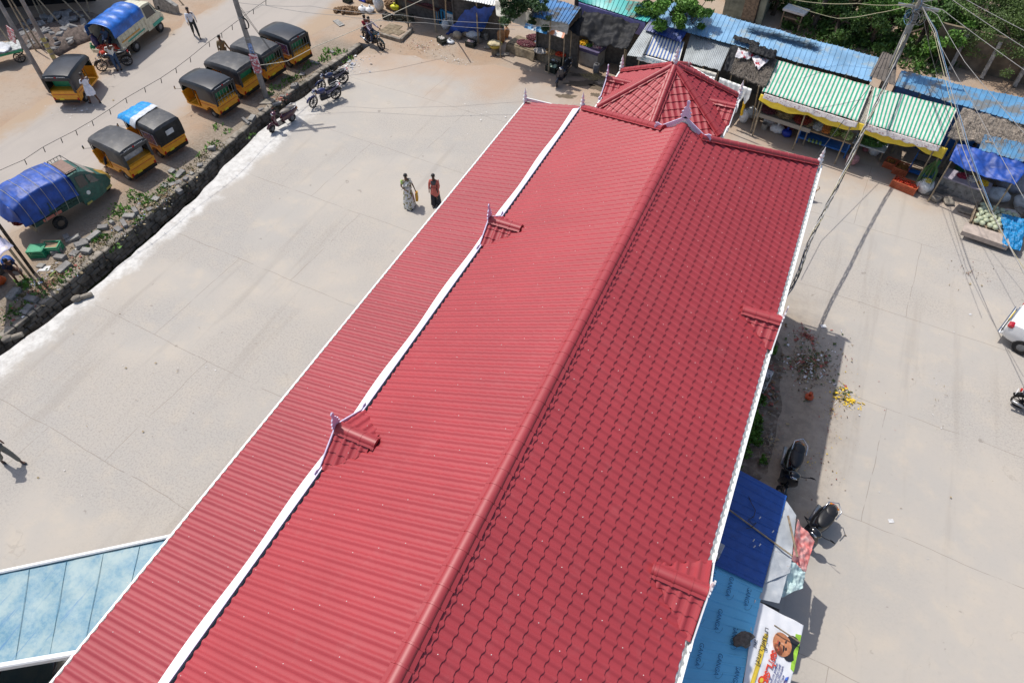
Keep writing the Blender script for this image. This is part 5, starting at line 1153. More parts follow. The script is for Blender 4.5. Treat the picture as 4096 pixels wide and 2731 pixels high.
def fronds(label, px, n, L, m, z, dx=1.6, seed=0):
    rnd = random.Random(seed); p = at(*px, z); mb = MB()
    for i in range(n):
        a = rnd.gauss(-.15, .25); x = rnd.uniform(-dx, dx); y = -.17*x+rnd.uniform(-.18, .18); d = Vector((math.cos(a), math.sin(a)*.6, rnd.uniform(-.03, .06)))*rnd.uniform(.4, L); o = Vector((p.x+x, p.y+y, z+rnd.uniform(0, .12)))
        mb.add([o, o+d+Vector((0, .012, 0)), o+d*.5+Vector((0, -.03, .02))], [(0, 1, 2)])
    return tag(mb.build('palm_fronds', m), label, 'palm fronds')
fronds('dry palm fronds laid along the middle of the light blue roof', (3105, 145), 420, .9, THATCH, 3.36)
# ---- rear masonry building, small block stand, bamboo stairs, etc.
GW = mat('mossy_plaster', (.27, .29, .22), .9, var=.25, scale=1.5, dirt=(.09, .10, .08), dscale=1.2, dlo=.45, dhi=.7)
a, b = at(2885, 75, 0), at(3042, 105, 0); d = b-a
t = thing('house', 'mossy grey-green plastered house wall rising behind the blue roof', 'house', (a.x, a.y, 0), math.atan2(d.y, d.x)); L = d.length
MB().add([(0, 0, 0), (L, 0, 0), (L, 0, 6.2), (0, 0, 6.2), (0, 3.5, 0), (L, 3.5, 0), (L, 3.5, 6.2), (0, 3.5, 6.2)], [(0, 1, 2, 3), (5, 4, 7, 6), (1, 5, 6, 2), (0, 3, 7, 4)]).build('wall', GW, t); MB().box((L/2, 1.75, 6.28), (L+.3, 3.8, .16)).build('roof', CONC, t); MB().box((L*.65, -.015, 1.2), (.8, .03, 2)).build('door', WOODM, t)
MB().tube((L*.83, -.05, 0), (L*.83, -.05, 6), .04).build('drain_pipe', BLACKP, t)
p = at(3160, 120, 0); t = thing('stand', 'small dark wooden stand with white slab top in the greenery behind the roof', 'stand', (p.x, p.y, 0), -.25); MB().box((0, 0, 1.15), (1.3, .8, .12)).build('top', WCOR, t); MB().box((0, 0, .75), (1.1, .6, .06)).box((0, .28, .55), (1.1, .04, 1.1)).build('shelf', WOODM, t)
for x in (-.55, .55):
    for y in (-.32, .32): MB().box((x, y, .55), (.07, .07, 1.1)).build('leg', WOODM, t)
a = at(3760, 250, 0); t = thing('wall', 'low brown concrete wall with slanting supports at the far right greenery', 'wall', (a.x, a.y, 0), -.15); MB().box((2, 0, 1.0), (5.5, .18, 2.0)).build('panel', mat('brown_plaster', (.20, .16, .11), .9, var=.3, scale=2), t)
for k in range(3): MB().box((.6+k*1.6, -.35, .9), (.18, .5, 1.8), rx=-.25).build('buttress', CONC, t)
# ---- tables, counters, crates
BURL = mat('burlap', (.20, .155, .10), .9, var=.3, scale=6, bump=.6, dirt=(.30, .25, .18), dscale=4)
def table(nm, label, c, L, D_, h, rz, m, legs=True, legm=None, cat='table'):
    t = thing(nm, label, cat, (c[0], c[1], 0), rz); MB().box((0, 0, h-.03), (L, D_, .06)).build('table_top', m, t)
    if legs:
        for x in (-1, 1):
            for y in (-1, 1): MB().box((x*(L/2-.06), y*(D_/2-.06), (h-.06)/2), (.06, .06, h-.06)).build('leg', legm or WOODM, t)
    return t
def crate(label, px, z, L=.52, D_=.36, H=.30, rz=0, m=None, fill=None, group=None, slats=3, fr_=.035):
    c = at(*px, z); t = thing('crate', label, 'crate', (c.x, c.y, z), rz, group); mb = MB()
    for k in range(slats):
        zz = H*(k+.5)/slats; 
        for s_ in (-1, 1): mb.box((0, s_*D_/2, zz), (L, .02, H/slats*.62)); mb.box((s_*L/2, 0, zz), (.02, D_, H/slats*.62))
    for x in (-1, 1):
        for y in (-1, 1): mb.box((x*L/2, y*D_/2, H/2), (.035, .035, H))
    mb.box((0, 0, .012), (L-.02, D_-.02, .02)); 
    for s_ in (-1, 1): mb.box((0, s_*D_/2, H), (L+.04, .04, .03)); mb.box((s_*L/2, 0, H), (.04, D_, .03))
    mb.build('crate_body', m or BLKC, t)
    if fill:
        fm, r, lab, ct = fill
        n = int(L*D_/(r*r*2.6)); rnd = random.Random(int(px[0])); hb = MB().box((0, 0, H*.62), (L-.06, D_-.06, .05))
        for i in range(n): hb.ell((rnd.uniform(-L/2+.05, L/2-.05), rnd.uniform(-D_/2+.05, D_/2-.05), H*.80+rnd.uniform(-.02, .04)), r*rnd.uniform(.85, 1.1), 6, 4)
        o = hb.build('produce', fm, smooth=True, loc=(c.x, c.y, z)); o.rotation_euler = (0, 0, rz); tag(o, lab, ct, None, 'stuff')
    return t
BLKC = mat('black_crate', (.02, .028, .022), .55, var=.3); ORC = mat('orange_crate', (.50, .12, .05), .5, var=.15); GRC = mat('green_crate', (.03, .30, .15), .5, var=.15); BLC = mat('blue_crate', (.02, .05, .40), .5, var=.15); BRC = mat('wood_crate', (.28, .18, .12), .8, var=.3)
# left end
crate('black crate with green bananas at the very top edge beside the road', (1392, 10), 0, rz=-.2, fill=(GRV, .05, 'green vegetables filling the black crate at the top edge', 'vegetables'))
crate('royal blue crate at the top edge beside the coconut husks', (1455, 4), 0, m=BLC, rz=-.2)
heap('coconut_husk_heap', 'brown coconut husks spilled on the earth beside the road', 'coconut husks', at(1395, 48), 1.0, .45, .22, .09, COCO, 90, rz=.3)
heap('coconut_heap', 'stacked brown coconuts behind the white sacks', 'coconuts', at(1490, 8), .55, .35, .45, .09, COCO, 60); heap('coconut_heap', 'row of coconuts on the ledge right of the tall white sack', 'coconuts', at(1575, 25, .2), .75, .3, .3, .08, COCO, 70, rz=-.2)
for (px, l, s_) in [((1452, 48), 'left of two lying white sacks beside the husks', 1), ((1482, 50), 'right of two lying white sacks beside the husks', 2)]: p = at(*px); sack(l, (p.x, p.y, 0), .30, .26, .17, SACKW, seed=s_)
p = at(1517, 42); sack('tall bulging white sack standing beside the coconuts', (p.x, p.y, 0), .34, .28, .52, SACKW, seed=9)
t = table('produce_counter', 'brown counter heaped with purple onions at the left end of the row', at(1690, 62), 3.3, .9, .85, -.19, mat('brown_counter', (.13, .05, .04), .7)); c = t.location
heap('onion_heap', 'purple onions on the brown counter at the left end', 'onions', (c.x+.7, c.y-.05, .85), .8, .38, .16, .035, ONI, rz=-.19); heap('cabbage_heap', 'pale vegetables on the brown counter left of the onions', 'vegetables', (c.x-.7, c.y+.1, .85), .6, .33, .12, .06, GOURD)
for px, m, l, r_ in [((1612, 42), SACKR, 'pink plastic sack leaning on the left counter', (.22, .2, .3)), ((1583, 58), SACKY, 'yellow plastic bundle on top of the leftmost black crate', (.3, .2, .16)), ((1650, 45), SACKY, 'yellow plastic bag under the left counter beside the pink sack', (.3, .18, .2)), ((1707, 62), SACKW, 'white knotted bag with pink print hanging beside the left counter', (.2, .18, .3)), ((1683, 50), mat('lime_bag', (.4, .6, .1), .5), 'lime green bag at the foot of the left counter', (.14, .12, .2))]:
    p = at(*px); sack(l, (p.x, p.y, .28 if px[0] == 1583 else 0), *r_, m, seed=px[0])
crate('leftmost of three empty black crates below the left counter', (1553, 78), 0, rz=-.1, group=None); crate('middle of three empty black crates below the left counter', (1597, 80), 0, rz=.2); crate('rightmost of three empty black crates below the left counter', (1638, 85), 0, rz=.5)
# stone platform with mats
t = thing('stone_platform', 'low earth platform edged with stone beams and gunny mats by the passing motorcycle', 'platform', (0, 0, 0))
a, b, c_, d_ = at(1505, 140), at(1605, 170), at(1650, 125), at(1560, 95)
mb = MB().add([(p.x, p.y, .14) for p in (a, b, c_, d_)]+[(p.x, p.y, 0) for p in (a, b, c_, d_)], [(0, 1, 2, 3), (0, 4, 5, 1), (1, 5, 6, 2), (2, 6, 7, 3), (3, 7, 4, 0)]); mb.build('earth_fill', DIRT, t)
for p, q in ((a, b), (b, c_)): mid = (p+q)/2; dd = q-p; MB().rbox((mid.x, mid.y, .10), (dd.length, .16, .22), .02, rz=math.atan2(dd.y, dd.x)).build('stone_edge', STONE, t, smooth='a')
for i, (u, v) in enumerate(((.3, .3), (.6, .45), (.35, .7))):
    p = a.lerp(b, u).lerp(d_.lerp(c_, u), v); MB().box((p.x, p.y, .155+.004*i), (.9, .6, .012), rz=-.4+i*.2).build('gunny_mat', BURL, t)
# second stall: crates with tomatoes, blue cabinet, blue tarp, sacks
p0 = at(1800, 95); t = thing('cabinet', 'light blue cabinet with white lettered side below stacked crates', 'cabinet', (p0.x, p0.y, 0), -.19)
MB().box((0, 0, .42), (1.5, .7, .84)).build('cabinet_body', mat('cyan_cabinet', (.03, .25, .45), .5), t); MB().box((.42, -.36, .45), (.62, .02, .7)).build('side_panel', WHT, t)
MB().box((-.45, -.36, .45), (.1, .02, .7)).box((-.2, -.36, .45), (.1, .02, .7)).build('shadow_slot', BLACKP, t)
text_part('lettering', 'கூட்', .26, INK, t, Matrix.Translation((.42, -.375, .5)) @ Matrix.Rotation(PI/2, 4, 'X'))
k_ = 0
for ix, x in enumerate((-.48, .0, .48)):
    for iz in range(2 if ix < 2 else 2):
        wp = p0+Matrix.Rotation(-.19, 3, 'Z') @ Vector((x, .05, 0)); z = .84+iz*.3
        names = ['left', 'middle', 'right']; rows_ = ['bottom', 'top']
        tt = crate('dark slatted crate, %s of its %s stack on the blue cabinet' % (rows_[iz], names[ix]), (0, 0), z, .46, .5, .29, -.19, m=mat('brown_crate', (.07, .045, .04), .7, var=.3)); tt.location = (wp.x, wp.y, z)
wp = p0+Matrix.Rotation(-.19, 3, 'Z') @ Vector((.48, .05, 0)); heap('tomato_heap', 'orange-red tomatoes in the top right crate on the blue cabinet', 'tomatoes', (wp.x, wp.y, 1.36), .2, .22, .12, .045, TOM)
wp = p0+Matrix.Rotation(-.19, 3, 'Z') @ Vector((-.48, .05, 0)); heap('carrot_heap', 'orange carrots in the top left crate on the blue cabinet', 'carrots', (wp.x, wp.y, 1.38), .2, .22, .08, .035, mat('carrot', (.65, .2, .04), .5))
mb = MB().grid(cloth_fn(at(1862, 40, 1.9), at(1982, 24, 2.4), at(1928, 128, .45), at(1782, 138, .06), .35, .16, 2.2, 3), 50, 50, .01); tag(mb.build('tarpaulin', BLUET, smooth=True), 'royal blue tarp draped down from the white sheet roof to the ground', 'tarp')
mb = MB().tube(at(1786, 100, 0), at(1780, -30, 3.3), .045, .04, 7); tag(mb.build('bamboo_pole', BAMBOO), 'bare bamboo pole standing in front of the blue cabinet', 'pole')
p = at(1782, 118); sack('white cloth bundle at the left foot of the draped blue tarp', (p.x, p.y, 0), .26, .22, .28, WHT, seed=4)
p = at(1862, 140); sack('heap of beige crumpled cloth against the blue tarp', (p.x, p.y, 0), .75, .40, .36, SACKC, rot=-.2, seed=8, tie=False); p = at(1830, 155); sack('small beige cloth fold hanging at the left of the cloth heap', (p.x, p.y, 0), .3, .22, .22, SACKC, seed=11, tie=False)
p = at(1885, 150); sack('large white lying sack in front of the draped blue tarp', (p.x, p.y, 0), .62, .30, .27, SACKW, rot=-.1, seed=12); p = at(1945, 135); sack('small white sack right of the draped blue tarp', (p.x, p.y, 0), .28, .24, .26, SACKW, seed=14)
p = at(1800, 172); sack('flattened silver bag beside the black cauliflower crate', (p.x, p.y, 0), .3, .2, .08, SILVER, seed=15)
crate('black crate holding one cauliflower on the orange earth', (1768, 172), 0, rz=-.55, fill=(GAR, .07, 'pale cauliflower lying in the black crate', 'cauliflower'))
crate('black crate full of garlic in front of the lying white sack', (1884, 185), 0, rz=-.08, fill=(mat('pinkish_garlic', (.55, .42, .40), .6), .035, 'pinkish garlic filling the black crate', 'garlic'))
crate('empty black crate resting on the blue lid by the cream tarp', (1987, 100), .65, rz=-.3); crate('brown wooden crate under the blue lid by the orange sacks', (1972, 150), 0, m=BRC, rz=-.2)
mb = MB().box((0, 0, 0), (.9, .5, .05), rz=-.2); tag(mb.build('tray', mat('tray_blue', (.05, .2, .55), .5), loc=tuple(at(1968, 112, .45))), 'bright blue flat tray lying on the brown crate', 'tray')
p = at(2004, 172); sack('tall orange mesh sack, left of two standing under the cream tarp', (p.x, p.y, 0), .25, .22, .42, SACKO, seed=1); p = at(2026, 150); sack('shorter orange mesh sack, right of two under the cream tarp', (p.x, p.y, 0), .2, .2, .32, SACKO, seed=2)
p = at(1981, 212); t = thing('basket', 'wicker basket draped with cream and yellow cloth on a dark stand', 'basket', (p.x, p.y, 0)); MB().lathe([(.24, 0), (.2, .25), (.3, .34)], (0, 0, 0), 14).build('stand', BURL, t); MB().lathe([(.25, .32), (.40, .52), (.42, .54), (.36, .50)], (0, 0, 0), 18).build('basket_rim', mat('wicker_yellow', (.45, .38, .08), .7), t); MB().ell((0, 0, .55), (.38, .36, .10), 18, 8, .25, seed=3).build('cloth', mat('cream_cloth', (.52, .44, .28), .8, bump=.6), t, smooth=True)
for i, (px, l, s_) in enumerate([((1910, 168), 'squarish grey stone block right of the garlic crate', (.5, .3, .26)), ((1945, 160), 'upright grey stone left of the orange sacks', (.26, .24, .36)), ((1930, 150), 'dark round stone behind the upright grey stone', (.22, .2, .26)), ((1950, 195), 'flat pale stone in front of the wicker basket', (.42, .22, .14)), ((2012, 222), 'earthy stone slab below the wicker basket', (.75, .26, .12))]):
    p = at(*px); tag(MB().rbox((0, 0, s_[2]/2), s_, .05, rz=.2*i-.3).build('stone_block', mat('warm_stone', (.27, .24, .20), .9, var=.3, bump=.4), smooth='a', loc=(p.x, p.y, 0)), l, 'stone')
for i, px in enumerate([(1969, 227), (1984, 223), (2002, 222), (2012, 224)]):
    p = at(*px); o = MB().ell((0, 0, .015), (.13, .05, .015), 10, 4).path([(.06, -.05, .02), (.03, 0, .06), (.06, .05, .02)], .008, 4).build('slipper', mat('navy_rubber', (.015, .02, .05), .7), loc=(p.x, p.y, 0)); o.rotation_euler = (0, 0, .5+i*.7); tag(o, 'dark blue rubber slipper left on the earth below the stone slab', 'slipper', 'slippers left on the earth')
# onion tables under the cream tarp
for (l, px, L, D_, h) in [('burlap covered low table with red onions and steel bowls', (2105, 208), 1.9, 1.0, .5), ('burlap covered low table with garlic, potatoes and tomatoes', (2205, 232), 1.9, .95, .5)]:
    t = table('produce_table', l, at(*px), L, D_, h, -.19, BURL, False); MB().grid(lambda u, v: ((u-.5)*L*1.04, -D_/2-.03-.16*v+.05*math.sin(u*11)*v, h-.02-(h-.04)*v), 30, 5, .01).build('burlap_skirt', BURL, t, smooth=True); MB().box((0, .05, .2), (L*.96, D_*.8, .4)).build('base', DARKW, t)
heap('onion_heap', 'dark red onions on the burlap table nearest the wicker basket', 'onions', at(2105, 178, .5), .62, .36, .14, .035, ONI, rz=-.2); heap('onion_heap', 'dim pile of red onions at the back under the cream tarp', 'onions', at(2150, 158, .5), .7, .4, .2, .04, ONI)
heap('garlic_heap', 'white garlic on the burlap table beside the onions', 'garlic', at(2162, 206, .5), .42, .28, .10, .028, GAR); heap('potato_heap', 'tan potatoes on the burlap table right of the garlic', 'potatoes', at(2203, 210, .5), .40, .30, .10, .04, POT); heap('tomato_heap', 'bright red tomatoes on a white cloth behind the parked scooter', 'tomatoes', at(2242, 220, .5), .34, .24, .12, .035, TOM)
for px, l in [((2147, 172), 'left steel bowl among the onions on the burlap table'), ((2157, 183), 'right steel bowl among the onions on the burlap table')]:
    p = at(*px, .6); tag(MB().lathe([(.06, 0), (.12, .04), (.13, .06), (.11, .05), (.05, .02)], (0, 0, 0), 14).build('bowl', CHROME, smooth=True, loc=(p.x, p.y, .62)), l, 'bowl')
# flower counter under black tarp
p = at(2345, 262); t = thing('counter', 'white-washed concrete flower counter with purple cloth edge', 'counter', (p.x+.05, p.y+.35, 0), -.2); MB().box((0, 0, .45), (1.45, .8, .9)).build('counter_body', mat('grimy_whitewash', (.38, .36, .33), .8, var=.15, dirt=(.10, .09, .07), dscale=3, dlo=.5, dhi=.8), t); MB().box((0, 0, .91), (1.55, .9, .07)).box((0, -.455, .85), (1.5, .012, .16)).build('cloth_edge', mat('purple_cloth', (.11, .09, .18), .8), t)
c = t.location; heap('flower_heap', 'yellow and orange flowers heaped on the left of the flower counter', 'flowers', (c.x-.42, c.y+.1, .92), .30, .28, .17, .045, YFL); heap('leaf_heap', 'dark green leaves between yellow and pink flowers on the counter', 'leaves', (c.x-.08, c.y+.0, .92), .18, .2, .12, .04, GRV); heap('flower_heap', 'pink and cream flowers on the right of the flower counter', 'flowers', (c.x+.38, c.y+.05, .92), .28, .22, .10, .035, PNK, mats=[PNK, GAR])
p = at(2384, 292); t = thing('barrel', 'small weathered grey barrel beside the flower counter', 'barrel', (p.x, p.y, 0)); MB().lathe([(.15, 0), (.18, .08), (.18, .42), (.15, .5), (.13, .5)], (0, 0, 0), 16).build('barrel_body', mat('barrel_grey', (.17, .17, .18), .7, var=.3, dirt=(.08, .08, .07), dscale=5), t, smooth='a'); MB().ell((0, 0, .5), (.12, .12, .02), 10, 4).build('water_top', BLACKP, t)
crate('dark crate of pale watermelons beside the parked scooter', (2210, 285), 0, .62, .45, .32, -.25); crate('rear dark crate with plastic-wrapped melons behind the scooter', (2222, 262), 0, .5, .4, .3, -.25, fill=(SILVER, .07, 'silver plastic-wrapped melons in the rear crate', 'melons'))
for i, (dx, dy) in enumerate(((-.16, .08), (.12, .1), (.0, -.1), (.2, -.08))):
    p = at(2210, 285); tag(MB().ell((0, 0, 0), (.12, .11, .10), 12, 8).build('melon', mat('pale_green_melon', (.38, .50, .36), .4, var=.15), smooth=True, loc=(p.x+dx, p.y+dy, .26)), 'pale green melon inside the dark crate beside the scooter', 'melon', 'melons in the dark crate')
def straw(label, px, n, rx, ry, m, nm='straw_heap', seed=1, L=.3):
    rnd = random.Random(seed); c = at(*px); mb = MB()
    for i in range(n):
        a = rnd.uniform(0, 2*PI); q = math.sqrt(rnd.random()); x, y = q*rx*math.cos(a), q*ry*math.sin(a); b = rnd.uniform(0, PI); l = rnd.uniform(.3, 1)*L; z = .02+.14*(1-q)*rnd.random()
        mb.tube((x, y, z), (x+l*math.cos(b), y+l*math.sin(b), z+rnd.uniform(0, .05)), .012, .006, 4, False)
    return tag(mb.build(nm, m, loc=(c.x, c.y, 0)), label, 'straw', None, 'stuff')
straw('pale dry straw and stalks scattered on the wet ground by the flower counter', (2372, 312), 140, .65, .32, mat('straw_pale', (.45, .36, .18), .8, var=.3, scale=20))
# wet stains on the yard
def puddle(px, rx, ry, seed, rz=0):
    c = at(*px); pts = []
    for i in range(48):
        a = 2*PI*i/48; k = 1+.7*mnoise.noise(Vector((math.cos(a)*1.8, math.sin(a)*1.8, seed)))+.35*mnoise.noise(Vector((math.cos(a)*6, math.sin(a)*6, seed))); x, y = rx*k*math.cos(a), ry*k*math.sin(a); pts.append((c.x+x*math.cos(rz)-y*math.sin(rz), c.y+x*math.sin(rz)+y*math.cos(rz)))
    sheet_poly('puddle', pts, .005, mat('wet_concrete', (.16, .125, .09), .35, var=.15))
puddle((2330, 335), .85, .32, 1, .5); puddle((2395, 350), .55, .3, 2); puddle((2262, 385), .55, .18, 3, .3); puddle((2382, 380), .3, .2, 4); puddle((2310, 300), .45, .15, 6)
# ---- right part: produce under the green awnings
DBR = mat('dim_board', (.24, .20, .16), .8, var=.2)
def tilt_table(label, px, L, D_, h, rz=-.17, m=None, legm=None): return table('produce_table', label, at(*px), L, D_, h, rz, m or DBR, True, legm)
t = tilt_table('long plank table heaped with onions, potatoes and tomatoes behind the yellow valance', (3125, 530), 2.6, 1.1, .9); c = t.location; MB().box((0, -.58, .86), (2.7, .03, .2)).build('front_board', mat('grey_board', (.33, .30, .26), .8), t)
for dx, m, r, l, n in ((-.85, ONI, .04, 'red onions at the left end of the long plank table', 'onion_heap'), (-.1, POT, .04, 'tan potatoes in the middle of the long plank table', 'potato_heap'), (.75, mat('dark_tomato', (.30, .035, .02), .4, var=.4), .035, 'dark red tomatoes at the right end of the long plank table', 'tomato_heap')):
    heap(n, l, n.split('_')[0]+'s' if n != 'potato_heap' else 'potatoes', (c.x+dx, c.y-dx*.17+.05, .9), .46, .46, .16, r, m)
for i, (px, m, l, r_) in enumerate([((3055, 515), mat('wood_stool', (.36, .33, .28), .8), 'pale bucket under the long plank table', None), ((3080, 500), SACKW, 'white sack under the left of the long plank table', (.34, .25, .22)), ((3105, 530), SACKW, 'white sack under the middle of the long plank table', (.36, .26, .22)), ((3145, 520), mat('red_net_sack', (.25, .05, .06), .8, bump=.5), 'dark red net sack under the right of the long plank table', (.36, .26, .24)), ((3143, 545), mat('blue_poly_bag', (.01, .03, .30), .4, bump=.5), 'royal blue tied bag in front of the red net sack', (.24, .22, .20)), ((2970, 490), SACKW, 'white printed sack by the hanging garland', (.22, .2, .33)), ((3000, 470), SACKW, 'wide white sack beside the leaning pole', (.42, .28, .26))]):
    p = at(*px)
    if r_: sack(l, (p.x, p.y, 0), *r_, m, seed=i+20)
    else: tag(MB().lathe([(.13, 0), (.16, .3), (.15, .3), (.12, .05)], (0, 0, 0), 14).build('bucket', m, loc=(p.x, p.y, 0)), l, 'bucket')
# garlands on a rail
GAL = mat('garland_green', (.03, .10, .02), .8); GAW = mat('garland_white', (.7, .68, .6), .8)
for i, (px, l) in enumerate([((2938, 375), 'leftmost marigold garland hanging under the white sheet'), ((2954, 380), 'second marigold garland from the left under the white sheet'), ((2990, 395), 'long thick yellow marigold garland near the leaning pole')]):
    t_ = at(px[0], px[1]-25, 2.0); t = thing('garland', l, 'garland', tuple(t_)); r = .055 if i < 2 else .07; Lg = .55 if i < 2 else 1.15
    MB().tube((0, 0, .3), (0, 0, 0), .015).ell((0, 0, -.05), (r*1.3, r*1.3, .12), 8, 6, .3).build('leaf_top', GAL, t); MB().ell((0, 0, -.2), (r*1.1, r*1.1, .06), 8, 6).build('white_band', GAW, t)
    mb = MB()
    for k in range(int(Lg/.07)): mb.ell((.012*math.sin(k), 0, -.27-k*.06), (r, r, .045), 8, 5)
    mb.build('flowers', YFL, t, smooth=True)
mb = MB().tube(at(3008, 482, 0), at(3036, 345, 2.5), .035, .03, 7); tag(mb.build('bamboo_pole', BAMBOO), 'leaning wooden pole in front of the white sheet right of the garlands', 'pole')
t = tilt_table('cardboard-topped table on a blue metal frame with gourds and carrots', (3290, 585), 2.4, .95, .85, m=mat('cardboard', (.33, .23, .14), .85, var=.2), legm=BLUW); c = t.location; MB().box((0, -.42, .3), (2.3, .03, .04)).box((0, 0, .35), (2.3, .9, .03)).build('lower_shelf', BLUW, t)
for dx, m, r, l, nm_, ct in ((-.95, POT, .045, 'brown yams at the left end of the cardboard table', 'yam_heap', 'yams'), (-.5, GAR, .04, 'white radishes left of the carrots on the cardboard table', 'radish_heap', 'radishes'), (-.12, mat('carrot', (.65, .2, .04), .5), .04, 'orange carrots in the middle of the cardboard table', 'carrot_heap', 'carrots'), (.3, mat('okra', (.25, .30, .06), .7, var=.4), .045, 'mixed green beans right of the carrots', 'bean_heap', 'beans'), (.85, GOURD, .06, 'pale green gourds at the right end of the cardboard table', 'gourd_heap', 'gourds')):
    heap(nm_, l, ct, (c.x+dx, c.y-dx*.17, .85), .26, .38, .12, r, m)
for i in range(4): p = at(3235+i*15, 565+i*4, .38); tag(MB().ell((0, 0, .06), (.06, .17, .06), 8, 6).build('cucumber', mat('cucumber', (.22, .32, .10), .5), smooth=True, loc=tuple(p)), 'pale green cucumber on the lower shelf of the blue framed table', 'cucumber', 'cucumbers on the lower shelf')
t = tilt_table('white tray table piled with fresh green leaves', (3465, 610), 1.5, .9, .55, m=WCOR); heap('greens_heap', 'bushy pile of fresh green leaves on the white tray table', 'greens', (t.location.x, t.location.y, .55), .66, .42, .28, .045, mat('fresh_greens', (.05, .13, .025), .8, var=.5), 240)
for i, (px, m, l, r_) in enumerate([((3490, 618), SACKW, 'white sack with rolled brown top beside the greens', (.30, .26, .42)), ((3502, 585), mat('gunny', (.26, .21, .15), .9, bump=.5), 'brown gunny bundle behind the rolled white sack', (.26, .22, .4)), ((3402, 655), mat('pink_net', (.45, .22, .22), .7, var=.3, bump=.5), 'white and pink net sack on the sunlit edge of the awning shade', (.30, .26, .26)), ((3460, 605), mat('pink_onion_bag', (.40, .14, .14), .7, bump=.4), 'small bag of red shallots beside the rolled white sack', (.16, .14, .12))]):
    p = at(*px); sack(l, (p.x, p.y, 0), *r_, m, seed=i+40)
crate('orange plastic crate full of bright tomatoes standing in the sun', (3612, 755), 0, 1.05, .50, .36, -.30, ORC, fill=(TOM, .042, 'glossy red tomatoes filling the sunlit orange crate', 'tomatoes'), slats=5)
crate('orange crate of half-ripe tomatoes, right of two in the awning shade', (3600, 690), 0, .58, .62, .34, -.25, ORC, fill=(mat('halfripe', (.30, .12, .02), .4, var=.6, scale=12), .035, 'half-ripe tomatoes in the right shaded orange crate', 'tomatoes'), slats=5); crate('smaller orange crate, left of two in the awning shade', (3555, 665), 0, .46, .5, .3, -.25, ORC, fill=(mat('halfripe', (.3, .12, .02)), .035, 'half-ripe tomatoes in the left shaded orange crate', 'tomatoes'), slats=5)
p = at(3680, 700); t = thing('display_rack', 'blue metal tilted display rack with empty shelves', 'rack', (p.x, p.y+.1, 0), -.2)
for s_ in (-1, 1): MB().box((s_*.5, 0, .72), (.05, 1.45, .05), rx=.75).box((s_*.5, .5, .6), (.05, .05, 1.2)).build('side_rail', BLUW, t)
for k in range(4): MB().box((0, -.5+k*.33, .28+k*.31), (1.0, .05, .04)).box((0, -.42+k*.33, .26+k*.31), (1.0, .3, .02)).build('shelf', BLUW if k == 0 else DARKW, t)
p = at(3688, 768); o = sack('open white sack with yellow corn beside the tomato crate', (p.x, p.y, 0), .34, .30, .34, SACKW, seed=31, tie=False); heap('corn_heap', 'yellow corn cobs showing in the open white sack', 'corn', (p.x, p.y+.0, .58), .17, .15, .10, .045, mat('corn_yellow', (.62, .50, .10), .6))
p = at(3752, 760); t = thing('platform_scale', 'grey wooden platform scale with iron weights on its step', 'scale', (p.x, p.y+.2, 0), -.2); MB().box((0, 0, .25), (.75, .9, .1)).box((0, -.1, .12), (.6, .7, .2)).build('platform', mat('grey_planks', (.17, .16, .15), .9, var=.3, scale=7), t)
for k in range(4): MB().box((-.27+k*.18, .32, .35), (.15, .15, .12)).build('weight', mat('iron', (.07, .075, .08), .5, .5), t)
t = table('flower_table', 'lilac-topped grey flower table under the blue tarp', at(3835, 775), 1.9, .8, .75, -.25, mat('lilac_slab', (.40, .36, .42), .7), False); MB().box((0, .02, .36), (1.8, .7, .7)).build('table_base', CONC, t); c = t.location
for dx, m, l in ((-.2, mat('crimson_flowers', (.28, .02, .05), .7), 'crimson flowers on the flower table'), (.2, GAR, 'white flower rolls on the flower table'), (.62, YFL, 'yellow flower rolls at the right of the flower table')): heap('flower_heap', l, 'flowers', (c.x+dx, c.y-dx*.22+.12, .76), .2, .2, .09, .05, m, 40)
PLM = mat('palm_leaf_green', (.05, .12, .03), .6)
t = MB(); rnd = random.Random(8); c = at(3745, 640, 1.9)
for i in range(22):
    a = rnd.uniform(0, 2*PI); t.add([(0, 0, 0), (.25*math.cos(a), .25*math.sin(a), -.5), (.33*math.cos(a)+.03, .33*math.sin(a), -rnd.uniform(1.0, 1.6)), (.25*math.cos(a)+.05, .25*math.sin(a)+.03, -.5)], [(0, 1, 2, 3)])
tag(t.build('palm_leaves', PLM, loc=tuple(c)), 'bunch of hanging green palm leaves between blue rack and flower table', 'palm leaves')
t = MB().add([(-.12, 0, 0), (.12, 0, 0), (.2, -.1, 1.1), (-.02, -.1, 1.2)], [(0, 1, 2, 3), (3, 2, 1, 0)]); tag(t.build('banana_leaf', mat('banana_leaf_green', (.06, .22, .06), .5), loc=tuple(at(3700, 720, .0))), 'upright banana leaf leaning beside the blue rack', 'leaf')
